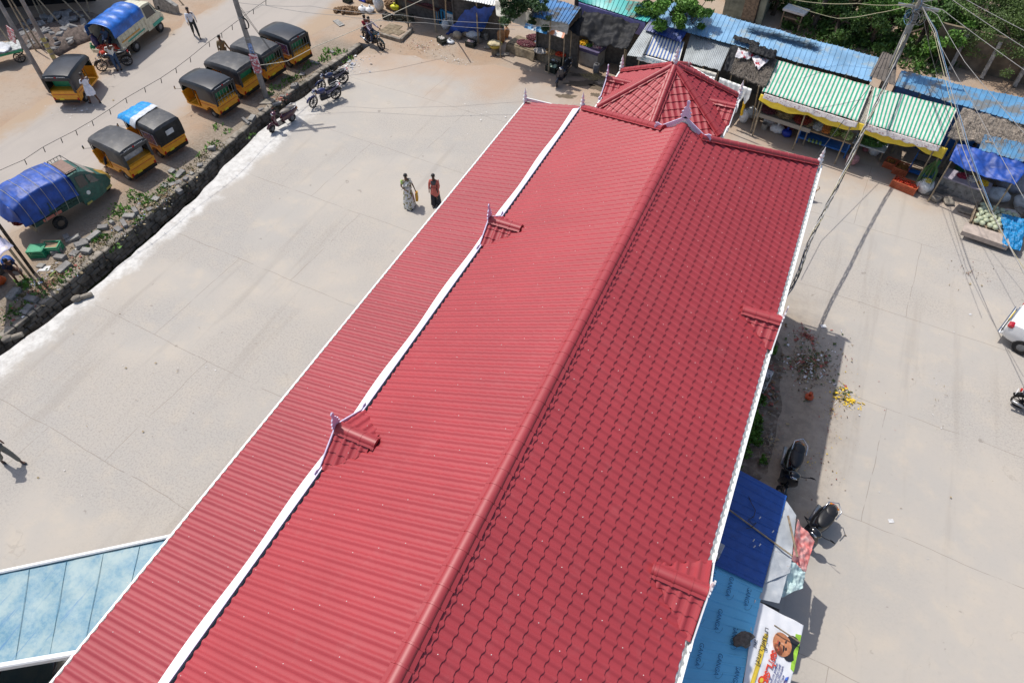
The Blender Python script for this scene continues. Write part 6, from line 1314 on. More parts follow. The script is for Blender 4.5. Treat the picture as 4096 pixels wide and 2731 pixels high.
# melon table
p = at(3950, 930); t = thing('melon_table', 'low table of pale melons with tilted plank front at the right edge', 'table', (p.x, p.y, 0), -.16)
MB().box((.05, .25, .42), (1.75, 1.5, .06)).box((.05, .25, .2), (1.5, 1.2, .4)).build('table_top', WOODM, t); MB().box((-.83, .25, .5), (.05, 1.5, .2)).build('side_board', WOODM, t); MB().box((-.1, -.75, .40), (1.75, .55, .05), rx=.15).box((-.1, -1.02, .28), (1.75, .04, .2)).build('plank_front', mat('pinkish_plank', (.42, .35, .30), .8, var=.15), t)
rm = Matrix.Rotation(-.16, 3, 'Z'); rnd = random.Random(12); k_ = 0
for iy in range(7):
    for ix in range(6):
        x = -.64+ix*.245+rnd.uniform(-.03, .03)+(iy % 2)*.1; y = -.36+iy*.215+rnd.uniform(-.02, .02)
        if x > .25 and iy < 5 and x > .25+.0*iy: continue
        q = Vector((p.x, p.y, 0))+rm @ Vector((x, y, .56+rnd.uniform(0, .05)))
        o = MB().ell((0, 0, 0), (.125, .105, .10), 12, 8, .05, rz=rnd.uniform(0, 3), seed=k_).build('melon', MEL, smooth=True, loc=tuple(q)); tag(o, 'pale green-cream melon piled on the low table at the right edge', 'melon', 'melons piled on the low table'); k_ += 1
q = Vector((p.x, p.y, 0))+rm @ Vector((.62, -.1, .0))
mb = MB().grid(lambda u, v: (q.x+(u-.5)*(.95-.3*v)+.12*v+.05*mnoise.noise(Vector((u*4, v*4, 1))), q.y+.75-v*1.7, .66-.35*max(0, v-.55)*2+.10*mnoise.noise(Vector((u*5, v*8, 2)))+.07*mnoise.noise(Vector((u*14, v*20, 2)))), 36, 50, .01)
tag(mb.build('tarpaulin', mat('cyan_tarp', (.005, .20, .45), .55, bump=.4, bs=14, var=.3), smooth=True), 'bright cyan crumpled plastic sheet lying over the melon table', 'plastic sheet')
for i, (px, r_, m, l) in enumerate([((3975, 800), (.5, .35, .3), WHT, 'white and green plastic bundle above the melon table'), ((4030, 760), (.7, .6, .55), mat('grey_poly', (.28, .28, .31), .5, var=.3, bump=.8, bs=9), 'big grey crumpled plastic heap behind the melon table'), ((4020, 870), (.5, .25, .2), mat('cream_poly', (.6, .53, .46), .6, bump=.6), 'cream plastic sheet right of the melons'), ((4080, 830), (.4, .4, .3), WHT, 'white plastic bundle at the right edge behind the melon table')]):
    p = at(*px); sack(l, (p.x, p.y, 0), *r_, m, seed=60+i, tie=False)
for i, (px, s_) in enumerate([((3700, 775), (.35, .3, .2)), ((3740, 800), (.45, .35, .22)), ((3790, 810), (.5, .4, .16)), ((3860, 850), (.6, .3, .12)), ((4070, 860), (.4, .4, .3)), ((4060, 920), (.5, .4, .25))]):
    p = at(*px); tag(MB().rbox((0, 0, s_[2]/2), s_, .05, rz=i).build('kerb_stone', mat('warm_stone', (.27, .24, .20)), smooth='a', loc=(p.x, p.y, 0)), 'rough kerb stone at the yard edge near the flower table', 'stone', 'rough kerb stones by the flower table')

# ------------------------------------------------------------------ poles and cables
PCONC = mat('pole_concrete', (.27, .25, .23), .9, var=.25, scale=3, bump=.3)
WIRE = mat('cable_black', (.02, .02, .02), .6); WIREG = mat('cable_grey', (.30, .29, .28), .6); WIREY = mat('cable_yellow', (.40, .36, .22), .6); WIREB = mat('cable_blue', (.12, .25, .42), .6)
def upole(label, base, topv, r=.13, kind='pole'):
    t = thing('utility_pole', label, 'pole', (base.x, base.y, 0), 0); d = topv-base
    MB().path([(0, 0, -.3), d*.5, d], [r*1.15, r, r*.8], 8).build('shaft', PCONC, t, smooth='a'); return t
b = at(1065, 390); tp = b+Vector((0, 0, 8.6)); P1 = upole('concrete utility pole with stuck posters between the parked auto rickshaws', b, tp, .125)
MB().box((0, 0, 8.1), (2.2, .1, .1), rz=.6).build('cross_arm', STEEL, P1); MB().box((0, 0, 7.3), (1.5, .09, .09), rz=.6).build('cross_arm', STEEL, P1)
for k in range(3): MB().path([(.16+.22*math.cos(a), -.05+.03*k, 3.95+.26*math.sin(a)) for a in [2*PI*i/18 for i in range(18)]], .014, 5, True).build('cable_coil', WIRE, P1)
for z in (1.6, 3.2, 4.2): MB().lathe([(.14, -.04), (.15, 0), (.14, .04)], (0, 0, z), 10).build('clamp', STEEL, P1)
q1 = Matrix.Rotation(-.35, 4, 'Z')
for z, h_, m, nm in ((1.95, 1.0, POSTERR, 'pasted_poster'), (2.75, .5, mat('blue_poster', (.2, .3, .55), .5, var=.7, scale=10, dirt=(.7, .66, .66), dscale=9), 'pasted_poster')):
    o = MB().box((.14, -.13, z), (.42 if h_ > .6 else .2, .02, h_), rz=.45).build(nm, m, P1)
MB().rbox((.35, -.35, .03), (.8, .5, .08), .02, rz=.5).build('foot_slab', STONE, P1)
b = at(228, 256); P2 = upole('leaning concrete pole with yellow paper bands on the far side of the road', b, b+(aty(86, 0, b.y+.0)-b)*1.7, .11)
for k in range(4): dd = (aty(86, 0, b.y)-b); MB().path([dd*(.10+k*.09), dd*(.16+k*.09)], .125, 10).build('paper_band', mat('yellow_paper', (.42, .38, .14), .8, var=.3), P2)
b = at(195, 356); P3 = upole('leaning concrete pole with a red diamond board behind the far auto rickshaw', b, b+(aty(0, 17, b.y+.3)-b)*1.3, .11)
dd = (aty(55, 135, b.y+.2)-b); MB().box((dd.x, dd.y-.15, dd.z), (.42, .03, .9), ry=.5).build('red_board', POSTERR, P3)
BZ = at(3568, 265, 3.4); P4 = upole('main concrete electric pole tangled with cables behind the blue roofs', Vector((BZ.x, BZ.y, 0)), Vector((BZ.x, BZ.y, 8.0)), .15)
rnd = random.Random(2)
MB().box((0, 0, 6.0), (1.6, .1, .1)).build('cross_arm', STEEL, P4); MB().box((0, 0, 7.4), (2.0, .1, .1)).build('cross_arm', STEEL, P4)
for i in range(14):
    z = rnd.uniform(5.2, 6.3); a = rnd.uniform(0, 6.28); r = rnd.uniform(.12, .3); c = Vector((rnd.uniform(-.3, .3), -.15+rnd.uniform(-.1, .1), z)); ax = rnd.uniform(0, 3)
    MB().path([c+Vector((r*math.cos(t_)*math.cos(ax), r*math.cos(t_)*math.sin(ax), r*math.sin(t_))) for t_ in [2*PI*k/14 for k in range(14)]], .012, 4, True).build('cable_loop', [WIRE, WIREG, WIREY, WIREB][i % 4], P4)
def cable(label, pts, m, r=.012, sag=0, n=14, group=None):
    P = [Vector(p) for p in pts]; out = []
    for i in range(len(P)-1):
        for k in range(n): t_ = k/n; q = P[i].lerp(P[i+1], t_); q.z -= sag*4*t_*(1-t_); out.append(q)
    out.append(P[-1]); o = MB().path(out, r, 5).build('overhead_cable', m); return tag(o, label, 'cable', group)
BP = [Vector((BZ.x, BZ.y-.1, 6.1)), at(3630, 124, 5.0), at(3526, 371, 3.95), at(3442, 544, 3.55), at(3358, 727, 3.25), at(3283, 872, 3.1), at(3235, 974, 3.02), at(3165, 1150, 2.95), Vector((.9, 14.2, 3.3))]
def smooth(P, n=5):
    out = []
    for i in range(len(P)-1):
        p0, p1, p2, p3 = P[max(i-1, 0)], P[i], P[i+1], P[min(i+2, len(P)-1)]
        for k in range(n):
            t = k/n; out.append(.5*((2*p1)+(p2-p0)*t+(2*p0-5*p1+4*p2-p3)*t*t+(3*p1-p0-3*p2+p3)*t**3))
    return out+[P[-1]]
SB = smooth(BP)
for i, (m, r, l) in enumerate([(WIREG, .022, 'thick grey cable in the twisted bundle running to the hall'), (WIRE, .018, 'black cable in the twisted bundle running to the hall'), (WIREY, .014, 'yellow cable in the twisted bundle running to the hall'), (mat('cable_white', (.5, .49, .47), .6), .016, 'off-white cable in the twisted bundle running to the hall'), (WIRE, .012, 'thin black cable twisted through the bundle running to the hall')]):
    ph = i*1.3; rr = .055
    pts = []
    for j, p in enumerate(SB): a = j*.9+ph; pts.append(p+Vector((rr*math.cos(a), 0, rr*math.sin(a))))
    o = MB().path(pts, r, 5).build('overhead_cable', m); tag(o, l, 'cable')
cable('single taut black wire crossing left of the bundle towards the hall eave', [at(3480, 345, 3.9), at(3240, 660, 3.0), at(3160, 850, 2.6)], WIRE, .013, .0)
tp4 = Vector((BZ.x, BZ.y, 6.2))
for i, (m, pxs, l) in enumerate([(WIREG, [(3740, 120, 6.0), (3860, 560, 4.6), (3960, 830, 4.0), (4110, 1120, 3.9)], 'thick grey cable falling from the electric pole to the right edge'), (WIREY, [(3735, 130, 5.9), (3850, 590, 4.5), (3960, 850, 3.9), (4100, 1080, 3.8)], 'yellow-brown cable falling beside the thick grey one'), (WIREB, [(3745, 120, 6.0), (3880, 600, 4.6), (3970, 840, 4.1)], 'blue cable ending at the plastic bundle by the melon table'), (WIREG, [(3760, 180, 5.8), (3900, 430, 4.9), (4100, 800, 4.4)], 'pale thin cable passing over the blue tarp'), (WIRE, [(3720, 200, 5.6), (3840, 620, 4.3), (3920, 860, 3.8)], 'thin black cable sloping to the flower table'), (WIREG, [(3750, 60, 6.2), (3860, 250, 6.0), (4120, 560, 5.6)], 'weathered rope-like cable over the far right blue roof'), (WIREG, [(3780, -20, 7.4), (4110, 200, 7.2)], 'upper grey power line at the top right'), (WIREG, [(3830, -20, 7.4), (4110, 130, 7.3)], 'topmost grey power line at the top right corner'), (WIREG, [(3770, 40, 7.0), (4110, 290, 6.7)], 'lower grey power line at the top right')]):
    cable(l, [tp4]+[at(*q) for q in pxs], m, .015 if i < 1 else .010, .02)
cable('pale wire crossing the greenery left of the electric pole', [at(3150, -5, 6.5), at(3430, 15, 6.3), tp4], WIREY, .016, .1); cable('slack brown wire looping over the bushes to the electric pole', [at(3170, 20, 5.6), at(3350, 75, 5.0), at(3500, 55, 5.4), tp4], WIREY, .014, .05)
RC = [(-40, 700), (30, 668), (95, 640), (170, 590), (240, 553), (300, 523), (365, 485), (435, 440), (500, 395), (575, 352), (640, 315), (700, 275), (757, 232), (833, 170), (883, 135), (925, 103), (972, 68), (1010, 40), (1060, 5), (1120, -30)]
t = thing('street_cable', 'black overhead cable with clip-on spacers strung along the road', 'cable'); P = [at(x, y, 4.4) for x, y in RC]; MB().path(P, .010, 5).build('cable', WIRE, t)
for k in range(2, len(P)-1, 1): p = P[k]; MB().box((p.x+.02, p.y-.0, p.z-.10), (.022, .022, .24), ry=.3).build('spacer', WIRE, t)
top1 = Vector((P1.location.x, P1.location.y, 4.4))
cable('thin wire running right from the posted pole over the road bend', [top1+Vector((0, 0, .5)), at(1240, 25, 4.6), at(1600, 60, 4.4), at(1950, 92, 4.0), at(2270, 105, 3.4)], WIREG, .010, .08)
cable('second thin wire from the posted pole above the riders', [top1, at(1050, 20, 4.4), at(1350, 62, 4.1), at(1700, 92, 3.7), at(2060, 118, 3.2)], WIREG, .010, .08)
cable('stay wire slanting from the coil to the barred auto rickshaw', [at(960, 35, 4.2), at(1033, 135, 2.9), at(1083, 205, 1.9)], WIRE, .012, .02)
cable('white rope tied from the posted pole past the far auto rickshaw', [at(1026, 263, 1.45), at(1150, 245, 1.2), at(1258, 188, 1.5), at(1480, 95, 2.2), at(1700, -5, 2.8)], mat('rope_white', (.5, .47, .38), .8), .018, .02)
cable('guy wire anchored on the white-washed drain edge', [top1+Vector((.2, 0, .3)), at(1238, 418, 0)], WIRE, .010, .0)
# ------------------------------------------------------------------ vegetation
def leafmat(n, c, v=.45): 
    m = mat(n, c, .6, var=v, scale=1.4, dirt=[x*1.9 for x in c], dscale=4, dlo=.5, dhi=.75); return m
LF1 = leafmat('leaf_mid_green', (.06, .13, .022)); LF2 = leafmat('leaf_dark_green', (.032, .075, .018)); LF3 = leafmat('leaf_bright_green', (.10, .22, .03)); LF4 = leafmat('leaf_feathery', (.09, .15, .035))
BARK = mat('tree_bark', (.12, .09, .065), .95, var=.35, scale=8, bump=.8)
def leaves(clumps, n, ls, seed, flat=.6):
    """numpy leaf quads scattered through clumps [(c, r)]"""
    rs = np.random.RandomState(seed); C_ = np.array([c[0] for c in clumps]); Rr = np.array([c[1] for c in clumps]); wgt = Rr**2; idx = rs.choice(len(clumps), n, p=wgt/wgt.sum())
    d = rs.normal(size=(n, 3)); d /= np.linalg.norm(d, axis=1)[:, None]; rad = Rr[idx]*(rs.rand(n)**.42)*(1+.35*(rs.rand(n)-.5)); p = C_[idx]+d*rad[:, None]*np.array([1, 1, flat])
    a = rs.normal(size=(n, 3)); a /= np.linalg.norm(a, axis=1)[:, None]; b = np.cross(a, rs.normal(size=(n, 3))); b /= np.linalg.norm(b, axis=1)[:, None]; s_ = ls*(.6+.8*rs.rand(n))[:, None]
    v = np.stack([p-a*s_, p+b*s_*.45, p+a*s_, p-b*s_*.45], 1).reshape(-1, 3); return v
def leafobj(nm, v, m, parent=None):
    me = bpy.data.meshes.new(nm); n = len(v)//4; me.vertices.add(len(v)); me.vertices.foreach_set('co', v.astype('f').ravel()); me.loops.add(n*4); me.loops.foreach_set('vertex_index', np.arange(n*4, dtype='i')); me.polygons.add(n); me.polygons.foreach_set('loop_start', np.arange(0, n*4, 4, dtype='i')); me.update(calc_edges=True); me.materials.append(m)
    o = bpy.data.objects.new(nm, me); C.objects.link(o)
    if parent: o.parent = parent
    return o
def tree(label, base, h, cr, n, ls, m, seed, nm='tree', squash=.6, off=(0, 0), cl=26, group=None):
    rnd = random.Random(seed); t = thing(nm, label, 'tree', (base.x, base.y, 0), 0, group); top = Vector((off[0], off[1], h*.8)); mb = MB()
    mb.path([(0, 0, 0), top*.35+Vector((.1, .05, 0)), top*.7], [cr*.07+.05, cr*.055+.03, cr*.03+.02], 8); clumps = []
    for i in range(cl):
        a = rnd.uniform(0, 2*PI); q = math.sqrt(rnd.random())*cr; z = h-rnd.random()**1.3*h*squash; c = Vector((off[0]+q*math.cos(a), off[1]+q*math.sin(a), z-.25*q)); clumps.append((c, rnd.uniform(.22, .42)*cr*.8))
        if i % 2 == 0: mb.path([top*.45+Vector((0, 0, rnd.uniform(-.3, .6))), (top*.6).lerp(c, .55)+Vector((0, 0, -.1)), c], [.06*cr*.5+.02, .03*cr*.5+.012, .008], 5)
    mb.build('trunk', BARK, t, smooth='a'); leafobj('crown', leaves([(tuple(c), r) for c, r in clumps], n, ls, seed), m, t); return t
def htree(label, px, py, zc, r, n, ls, m, seed, **k):
    c = at(px, py, zc); base = Vector((c.x, c.y+3.6, 0)); return tree(label, base, zc+r*.6, r, n, ls, m, seed, off=(0, -3.6), **k)
htree('dark leafy tree overhanging the cream tarp', 2080, -15, 3.7, 1.05, 6500, .075, LF2, 3, cl=34, squash=.38)
htree('drooping dark branch in front of the blue roof left of the teal one', 2160, 25, 3.6, .7, 2600, .07, LF2, 4, cl=16, squash=.35)
htree('bright green tree hanging over the left end of the light blue roof', 2730, 20, 4.2, 1.25, 8000, .09, LF3, 5, cl=30, squash=.35)
htree('bright green tree behind the teal roof', 2600, -35, 4.2, .9, 5000, .09, LF3, 6, cl=20, squash=.35)
htree('dark tree at the top edge between the teal roof and the mossy house', 2440, -150, 4.2, 1.6, 8000, .09, LF2, 8, cl=26, squash=.4)
tree('round dark bush beside the mossy house wall', at(3090, 60), 2.6, 1.5, 6000, .085, LF2, 7, cl=20, squash=.8)
for i, (px, h, cr, m, l) in enumerate([((3230, 90), 1.8, 1.6, LF1, 'low shrub right of the small dark stand'), ((3330, 150), 2.0, 1.7, LF1, 'leafy shrub left of the coconut trunk'), ((3400, 60), 2.4, 2.0, LF2, 'dark shrub right of the coconut trunk'), ((3260, -20), 2.2, 2.2, LF3, 'bright shrub at the top edge left of the coconut trunk'), ((3520, 120), 2.6, 1.9, LF3, 'bright leafy shrub in front of the electric pole'), ((3470, 190), 2.1, 1.5, LF1, 'leafy shrub behind the end of the light blue roof'), ((3660, 190), 2.8, 1.8, LF1, 'leafy shrub right of the electric pole'), ((3740, 250), 2.4, 1.5, LF3, 'bright shrub behind the right blue roof'), ((3560, 0), 3.0, 2.4, LF2, 'dark shrub behind the electric pole'), ((3400, -120), 3.2, 2.8, LF2, 'dark bushes above the coconut trunk'), ((3640, 60), 2.6, 2.0, LF2, 'dark shrub between the electric pole and the feathery tree')]):
    tree(l, at(*px), h, cr, int(2200*cr), .09, m, 20+i, 'shrub', .85, cl=16)
for i, (px, h, cr, off, l) in enumerate([((3960, 180), 5.2, 2.6, (0, -.5), 'large feathery-leaved tree filling the upper right'), ((4150, 60), 5.6, 3.0, (-.4, -.5), 'feathery tree cut by the top right corner'), ((4120, 330), 4.6, 2.2, (0, 0), 'feathery tree above the far end of the right blue roof'), ((3860, 0), 4.8, 2.2, (0, 0), 'feathery tree behind the brown concrete wall'), ((4300, 200), 5.0, 3.0, (0, 0), 'feathery tree at the right picture edge'), ((3850, 230), 3.4, 1.8, (0, 0), 'low feathery tree in front of the brown concrete wall'), ((4010, 300), 3.6, 1.9, (0, 0), 'feathery tree right behind the rusty bright blue roof')]):
    tree(l, at(*px), h, cr, int(5200*cr), .055, LF4, 40+i, 'feathery_tree', .7, off=off, cl=44)
b = at(3245, 118); t = thing('coconut_palm', 'ringed grey coconut palm trunk rising out of the top edge', 'palm', (b.x, b.y, 0)); tpx = aty(3305, 0, b.y)-b; MB().path([Vector((0, 0, 0)), tpx*.5, tpx, tpx*2.2], [.17, .14, .13, .11], 10).build('trunk', mat('palm_trunk', (.13, .11, .095), .9, var=.35, scale=10, bump=.8), t, smooth='a')
mb = MB()
for k in range(40): p = tpx*(k/40*2.2); mb.lathe([(.15-.0009*k, -.012), (.16-.0009*k, 0), (.15-.0009*k, .012)], tuple(p), 10)
mb.build('trunk_rings', mat('palm_ring', (.08, .07, .06), .9), t)
cw = tpx*2.2; mb = MB()
for k in range(16):
    a = 2*PI*k/16+.2; pts = [cw+Vector((math.cos(a)*r, math.sin(a)*r, .6*r-.28*r*r)) for r in (0, .7, 1.4, 2.1, 2.8)]; mb.path(pts, [.04, .03, .025, .015, .006], 4)
    for j in range(26):
        r = .3+j*.1; c = cw+Vector((math.cos(a)*r, math.sin(a)*r, .6*r-.28*r*r)); sd = Vector((-math.sin(a), math.cos(a), 0))
        for s_ in (-1, 1): mb.add([c, c+sd*s_*.55+Vector((math.cos(a)*.25, math.sin(a)*.25, -.3)), c+Vector((math.cos(a)*.05, math.sin(a)*.05, 0))], [(0, 1, 2)])
mb.build('crown', PLM, t)
# ground cover behind the row and along the drain
def cover(label, regions, n, ls, m, nm='ground_cover', seed=1, up=.16):
    rs = np.random.RandomState(seed); out = []
    for (px, rx, ry) in regions:
        c = at(*px); k = int(n*rx*ry); a = rs.rand(k)*2*PI; q = np.sqrt(rs.rand(k)); nz = .8+.4*np.sin(a*3+c.x)
        x = c.x+rx*q*np.cos(a)*nz; y = c.y+ry*q*np.sin(a)*nz; z = rs.rand(k)*up*(1-q*.6); p = np.stack([x, y, z+.02], 1); d = rs.normal(size=(k, 3)); d[:, 2] = abs(d[:, 2])+.5; d /= np.linalg.norm(d, axis=1)[:, None]; b_ = np.cross(d, rs.normal(size=(k, 3))); b_ /= np.linalg.norm(b_, axis=1)[:, None]; s_ = ls*(.5+rs.rand(k))[:, None]
        out.append(np.stack([p-d*s_*.3, p+b_*s_*.4, p+d*s_, p-b_*s_*.4], 1).reshape(-1, 3))
    return tag(leafobj(nm, np.concatenate(out), m), label, 'plants', None, 'stuff')
cover('low green ground cover spreading behind the market roofs', [((3250, 40), 6, 4), ((3450, -60), 8, 5), ((3800, 120), 6, 4), ((3050, -60), 4, 3), ((4050, 250), 6, 3.5), ((3600, 220), 3, 2), ((3350, 160), 2.5, 1.8)], 190, .16, LF1, seed=2, up=.5)
cover('low weeds sprouting on the drain bank and between its stones', [((1345, 215), .45, .8), ((1230, 270), .3, .9), ((1290, 245), .35, .5), ((1150, 325), .5, .8), ((1090, 355), .3, .5), ((1080, 380), .25, .25), ((545, 795), .6, .6), ((640, 770), .3, .8), ((590, 815), .35, .5), ((560, 880), .2, .5), ((150, 1190), .35, .5), ((60, 1250), .45, .5), ((910, 530), .2, .4), ((870, 510), .25, .35), ((460, 1000), .15, .4), ((1400, 240), .25, .5), ((80, 168), .4, .3), ((1010, 545), .12, .4), ((480, 850), .7, .7), ((690, 720), .3, .9), ((390, 960), .5, .7), ((250, 1120), .3, .8), ((840, 590), .35, .8), ((100, 1140), .6, .6), ((1310, 210), .4, .6)], 300, .10, LF3, 'weeds', 3, .12)
cover('green weeds in the shaded strip under the right eave', [((3010, 1690), .3, 1.0), ((3085, 1400), .16, .5), ((2960, 1800), .3, .6), ((3040, 1600), .2, .4), ((2920, 1860), .3, .4), ((3050, 1845), .12, .2), ((3000, 1750), .35, .5)], 3600, .085, LF3, 'weeds', 4, .2)
# ------------------------------------------------------------------ loose stones and litter on the bank
rnd = random.Random(21); GS = mat('bank_stone', (.23, .22, .21), .9, var=.35, scale=2, bump=.4)
SP = [(690, 690), (720, 700), (745, 720), (765, 695), (700, 735), (660, 745), (625, 800), (560, 865), (545, 850), (520, 870), (500, 900), (475, 920), (450, 895), (415, 915), (340, 965), (295, 960), (270, 955), (330, 985), (380, 950), (300, 1015), (245, 1035), (165, 1065), (260, 1075), (130, 1200), (60, 1180), (110, 1240), (985, 490), (1010, 480), (1180, 350), (1130, 390), (1110, 420), (1045, 440), (1330, 215), (1260, 255), (1210, 300), (600, 840), (350, 1010), (230, 1010), (800, 660), (850, 600), (720, 770)]
NM = ['flat grey', 'squarish grey', 'long grey', 'broken pale', 'dark wedge-shaped']
for i, px in enumerate(SP):
    p = at(*px); s_ = (rnd.uniform(.2, .62), rnd.uniform(.14, .36), rnd.uniform(.06, .2))
    tag(MB().rbox((0, 0, s_[2]/2), s_, .012, rz=rnd.uniform(0, 3), ry=rnd.uniform(-.25, .25)).build('stone_block', GS if i % 3 else CONC, loc=(p.x, p.y, -.01)), 'loose grey stone lying on the earth bank above the drain wall', 'stone', 'loose stones on the drain bank')
for px, L, l in (((75, 1350), .75, 'round-headed concrete post lying on the white-washed edge'), ((350, 1190), .8, 'bent cracked concrete post on the white-washed drain edge')):
    p = at(*px); mb = MB().rbox((0, 0, .1), (L*.55, .17, .17), .03).ell((-L*.42, -.0, .12), (.2, .16, .13), 12, 8, .1)
    o = mb.build('concrete_post', STONE, smooth='a', loc=(p.x, p.y, 0)); o.rotation_euler = (0, 0, W_(52)); tag(o, l, 'post')
p = at(1355, 95); tag(MB().box((0, 0, .03), (.9, .35, .05), rz=-.5).build('stone_slab', CONC, loc=(p.x, p.y, 0)), 'thin grey slab lying at the road edge before the coconut husks', 'slab')
def litter(label, cpx, rx, ry, n, mats, nm='litter', seed=1, s_=.05, z=.012):
    rnd = random.Random(seed); c = at(*cpx); mb = MB()
    for i in range(n):
        a = rnd.uniform(0, 2*PI); q = min(1.6, abs(rnd.gauss(0, .55)))*(1+.5*math.sin(a*2+seed)*math.cos(a*3)); x, y = q*rx*math.cos(a), q*ry*math.sin(a); k = s_*rnd.choice((.4, .6, .8, 1, 1.6)); b = rnd.uniform(0, PI); q = min(q, 1); mb.m = rnd.randrange(len(mats)); u = Vector((math.cos(b), math.sin(b), rnd.uniform(-.3, .3)))*k; v = Vector((-math.sin(b), math.cos(b), rnd.uniform(-.3, .5)))*k*rnd.choice((.15, .2, .35, .8)); o = Vector((x, y, z+abs(u.z)+rnd.random()*.02+.06*max(0, 1-q*1.5)*rnd.random()))
        mb.add([o-u*.5-v*.5, o+u*.5-v*.4, o+u*.4+v*.5, o-u*.5+v*.4], [(0, 1, 2, 3)])
    return tag(mb.build(nm, mats, loc=(c.x, c.y, 0)), label, 'litter', None, 'stuff')
LW = mat('litter_white', (.62, .62, .62), .6, var=.2); LB = mat('litter_blue', (.25, .35, .55), .5); LR = mat('litter_red', (.28, .07, .05), .7, var=.5); LY = mat('litter_yellow', (.75, .50, .02), .6); LBR = mat('litter_brown', (.14, .09, .045), .9, var=.4); LGN = mat('litter_green', (.06, .09, .025), .8); LST = mat('litter_straw', (.34, .27, .16), .8)
litter('white scraps and rubble spilling from the drain end', (1405, 262), .8, 1.3, 200, [LW, LW, LST, LB], seed=2, s_=.09)
litter('onion peel and paper scraps over the orange earth', (1690, 190), 3.2, 1.6, 700, [LW, LST, LBR, LR], seed=3, s_=.045); litter('pale peelings swept on the yard edge', (1830, 245), 1.6, .5, 320, [LW, LST, LW], seed=4, s_=.03)
litter('scraps scattered on the bank behind the drain wall', (560, 860), .9, 3.2, 260, [LW, LST, LR, LBR, LB], seed=5, s_=.06); litter('red brick chips at the foot of the posted pole', (1115, 400), .7, .7, 160, [LR, LR, LST], seed=6, s_=.07); litter('scraps at the left end of the drain bank', (160, 1130), 1.0, 1.6, 160, [LW, LST, LBR, LB], seed=7, s_=.07)
litter('paper and plastic floating in the drain', (330, 1150), .5, 2.4, 60, [LW, LY, LGN, LB], seed=8, s_=.14, z=-.93); litter('litter floating in the near part of the drain', (210, 1255), .4, 1.2, 36, [LW, LBR, LST, LW], seed=9, s_=.13, z=-.93)
litter('vegetable waste pile in the hall shadow', (3240, 1460), 1.1, 1.3, 1500, [LBR, LST, LGN, LR, LBR, LGN, LW], 'waste_pile', 10, .07, .02); litter('dark red peel patch above the waste pile', (3225, 1345), .55, .35, 200, [LR, LBR, LR], 'waste_pile', 11, .07)
litter('bright yellow flower waste pile on the sunlit yard', (3370, 1580), .42, .5, 260, [LY, LY, LST, LGN, LBR, LW], 'flower_waste', 12, .075, .02); litter('ring of marigolds at the edge of the flower waste', (3400, 1605), .35, .18, 90, [LY], 'flower_waste', 13, .08)
litter('petals and leaf crumbs blown along the hall side', (3330, 1640), 1.3, 3.0, 380, [LBR, LR, LY, LBR, LST], seed=14, s_=.032); litter('crumbs scattered near the parked scooters', (3230, 1850), 1.4, 1.6, 160, [LBR, LR, LY], seed=15, s_=.03)
litter('grey rubble and brick chips under the right eave', (3060, 1570), .5, 1.3, 500, [mat('chip_grey', (.22, .21, .19), .9), mat('chip_tan', (.28, .22, .17), .9), LR, LBR], 'rubble', 16, .10, .02)
litter('pale gravel and crumbs under the right eave further down', (3080, 1760), .5, 1.0, 260, [mat('chip_grey', (.2, .2, .2)), mat('chip_tan', (.2, .2, .2)), LST], 'rubble', 17, .07)
litter('red chips and stains near the right yard edge', (3870, 1095), 1.2, .9, 90, [LR, LBR, LST], seed=18, s_=.05); litter('tiny scraps dotting the left yard', (700, 1500), 5, 8, 60, [LW, LBR, LST], seed=19, s_=.045); litter('tiny scraps dotting the far yard', (1900, 450), 5, 3, 60, [LW, LW, LBR], seed=20, s_=.045); litter('tiny scraps dotting the right yard', (3750, 1600), 3, 8, 70, [LW, LBR, LST], seed=22, s_=.04)
litter('scraps along the far road verge', (300, 440), 2.5, 1.5, 90, [LW, LW, LST], seed=23, s_=.07)
for px, l, s_ in [((3563, 2083), 'white torn paper alone on the right yard', .16), ((3293, 1305), 'translucent scrap near the hall shadow corner', .2), ((180, 1075), 'newspaper sheet on the bank near the bamboo', .4), ((3880, 1258), 'small white scrap left of the white car', .1), ((965, 700), 'tiny white scrap', 0)][:4]:
    p = at(*px); tag(MB().box((0, 0, .012), (s_, s_*.7, .008), rz=.5).build('paper_scrap', LW, loc=(p.x, p.y, .004)), l, 'paper')
p = at(3234, 1592); sack('tied orange-red plastic bag lying in the hall shadow', (p.x, p.y, 0), .15, .14, .10, mat('orange_bag', (.55, .08, .02), .4, bump=.5), seed=70)
mb = MB().tube(at(250, 1060, .05), at(200, 1105, .05), .04); tag(mb.build('bamboo_piece', mat('green_bamboo', (.25, .30, .06), .6)), 'short yellow-green bamboo piece on the bank', 'bamboo')
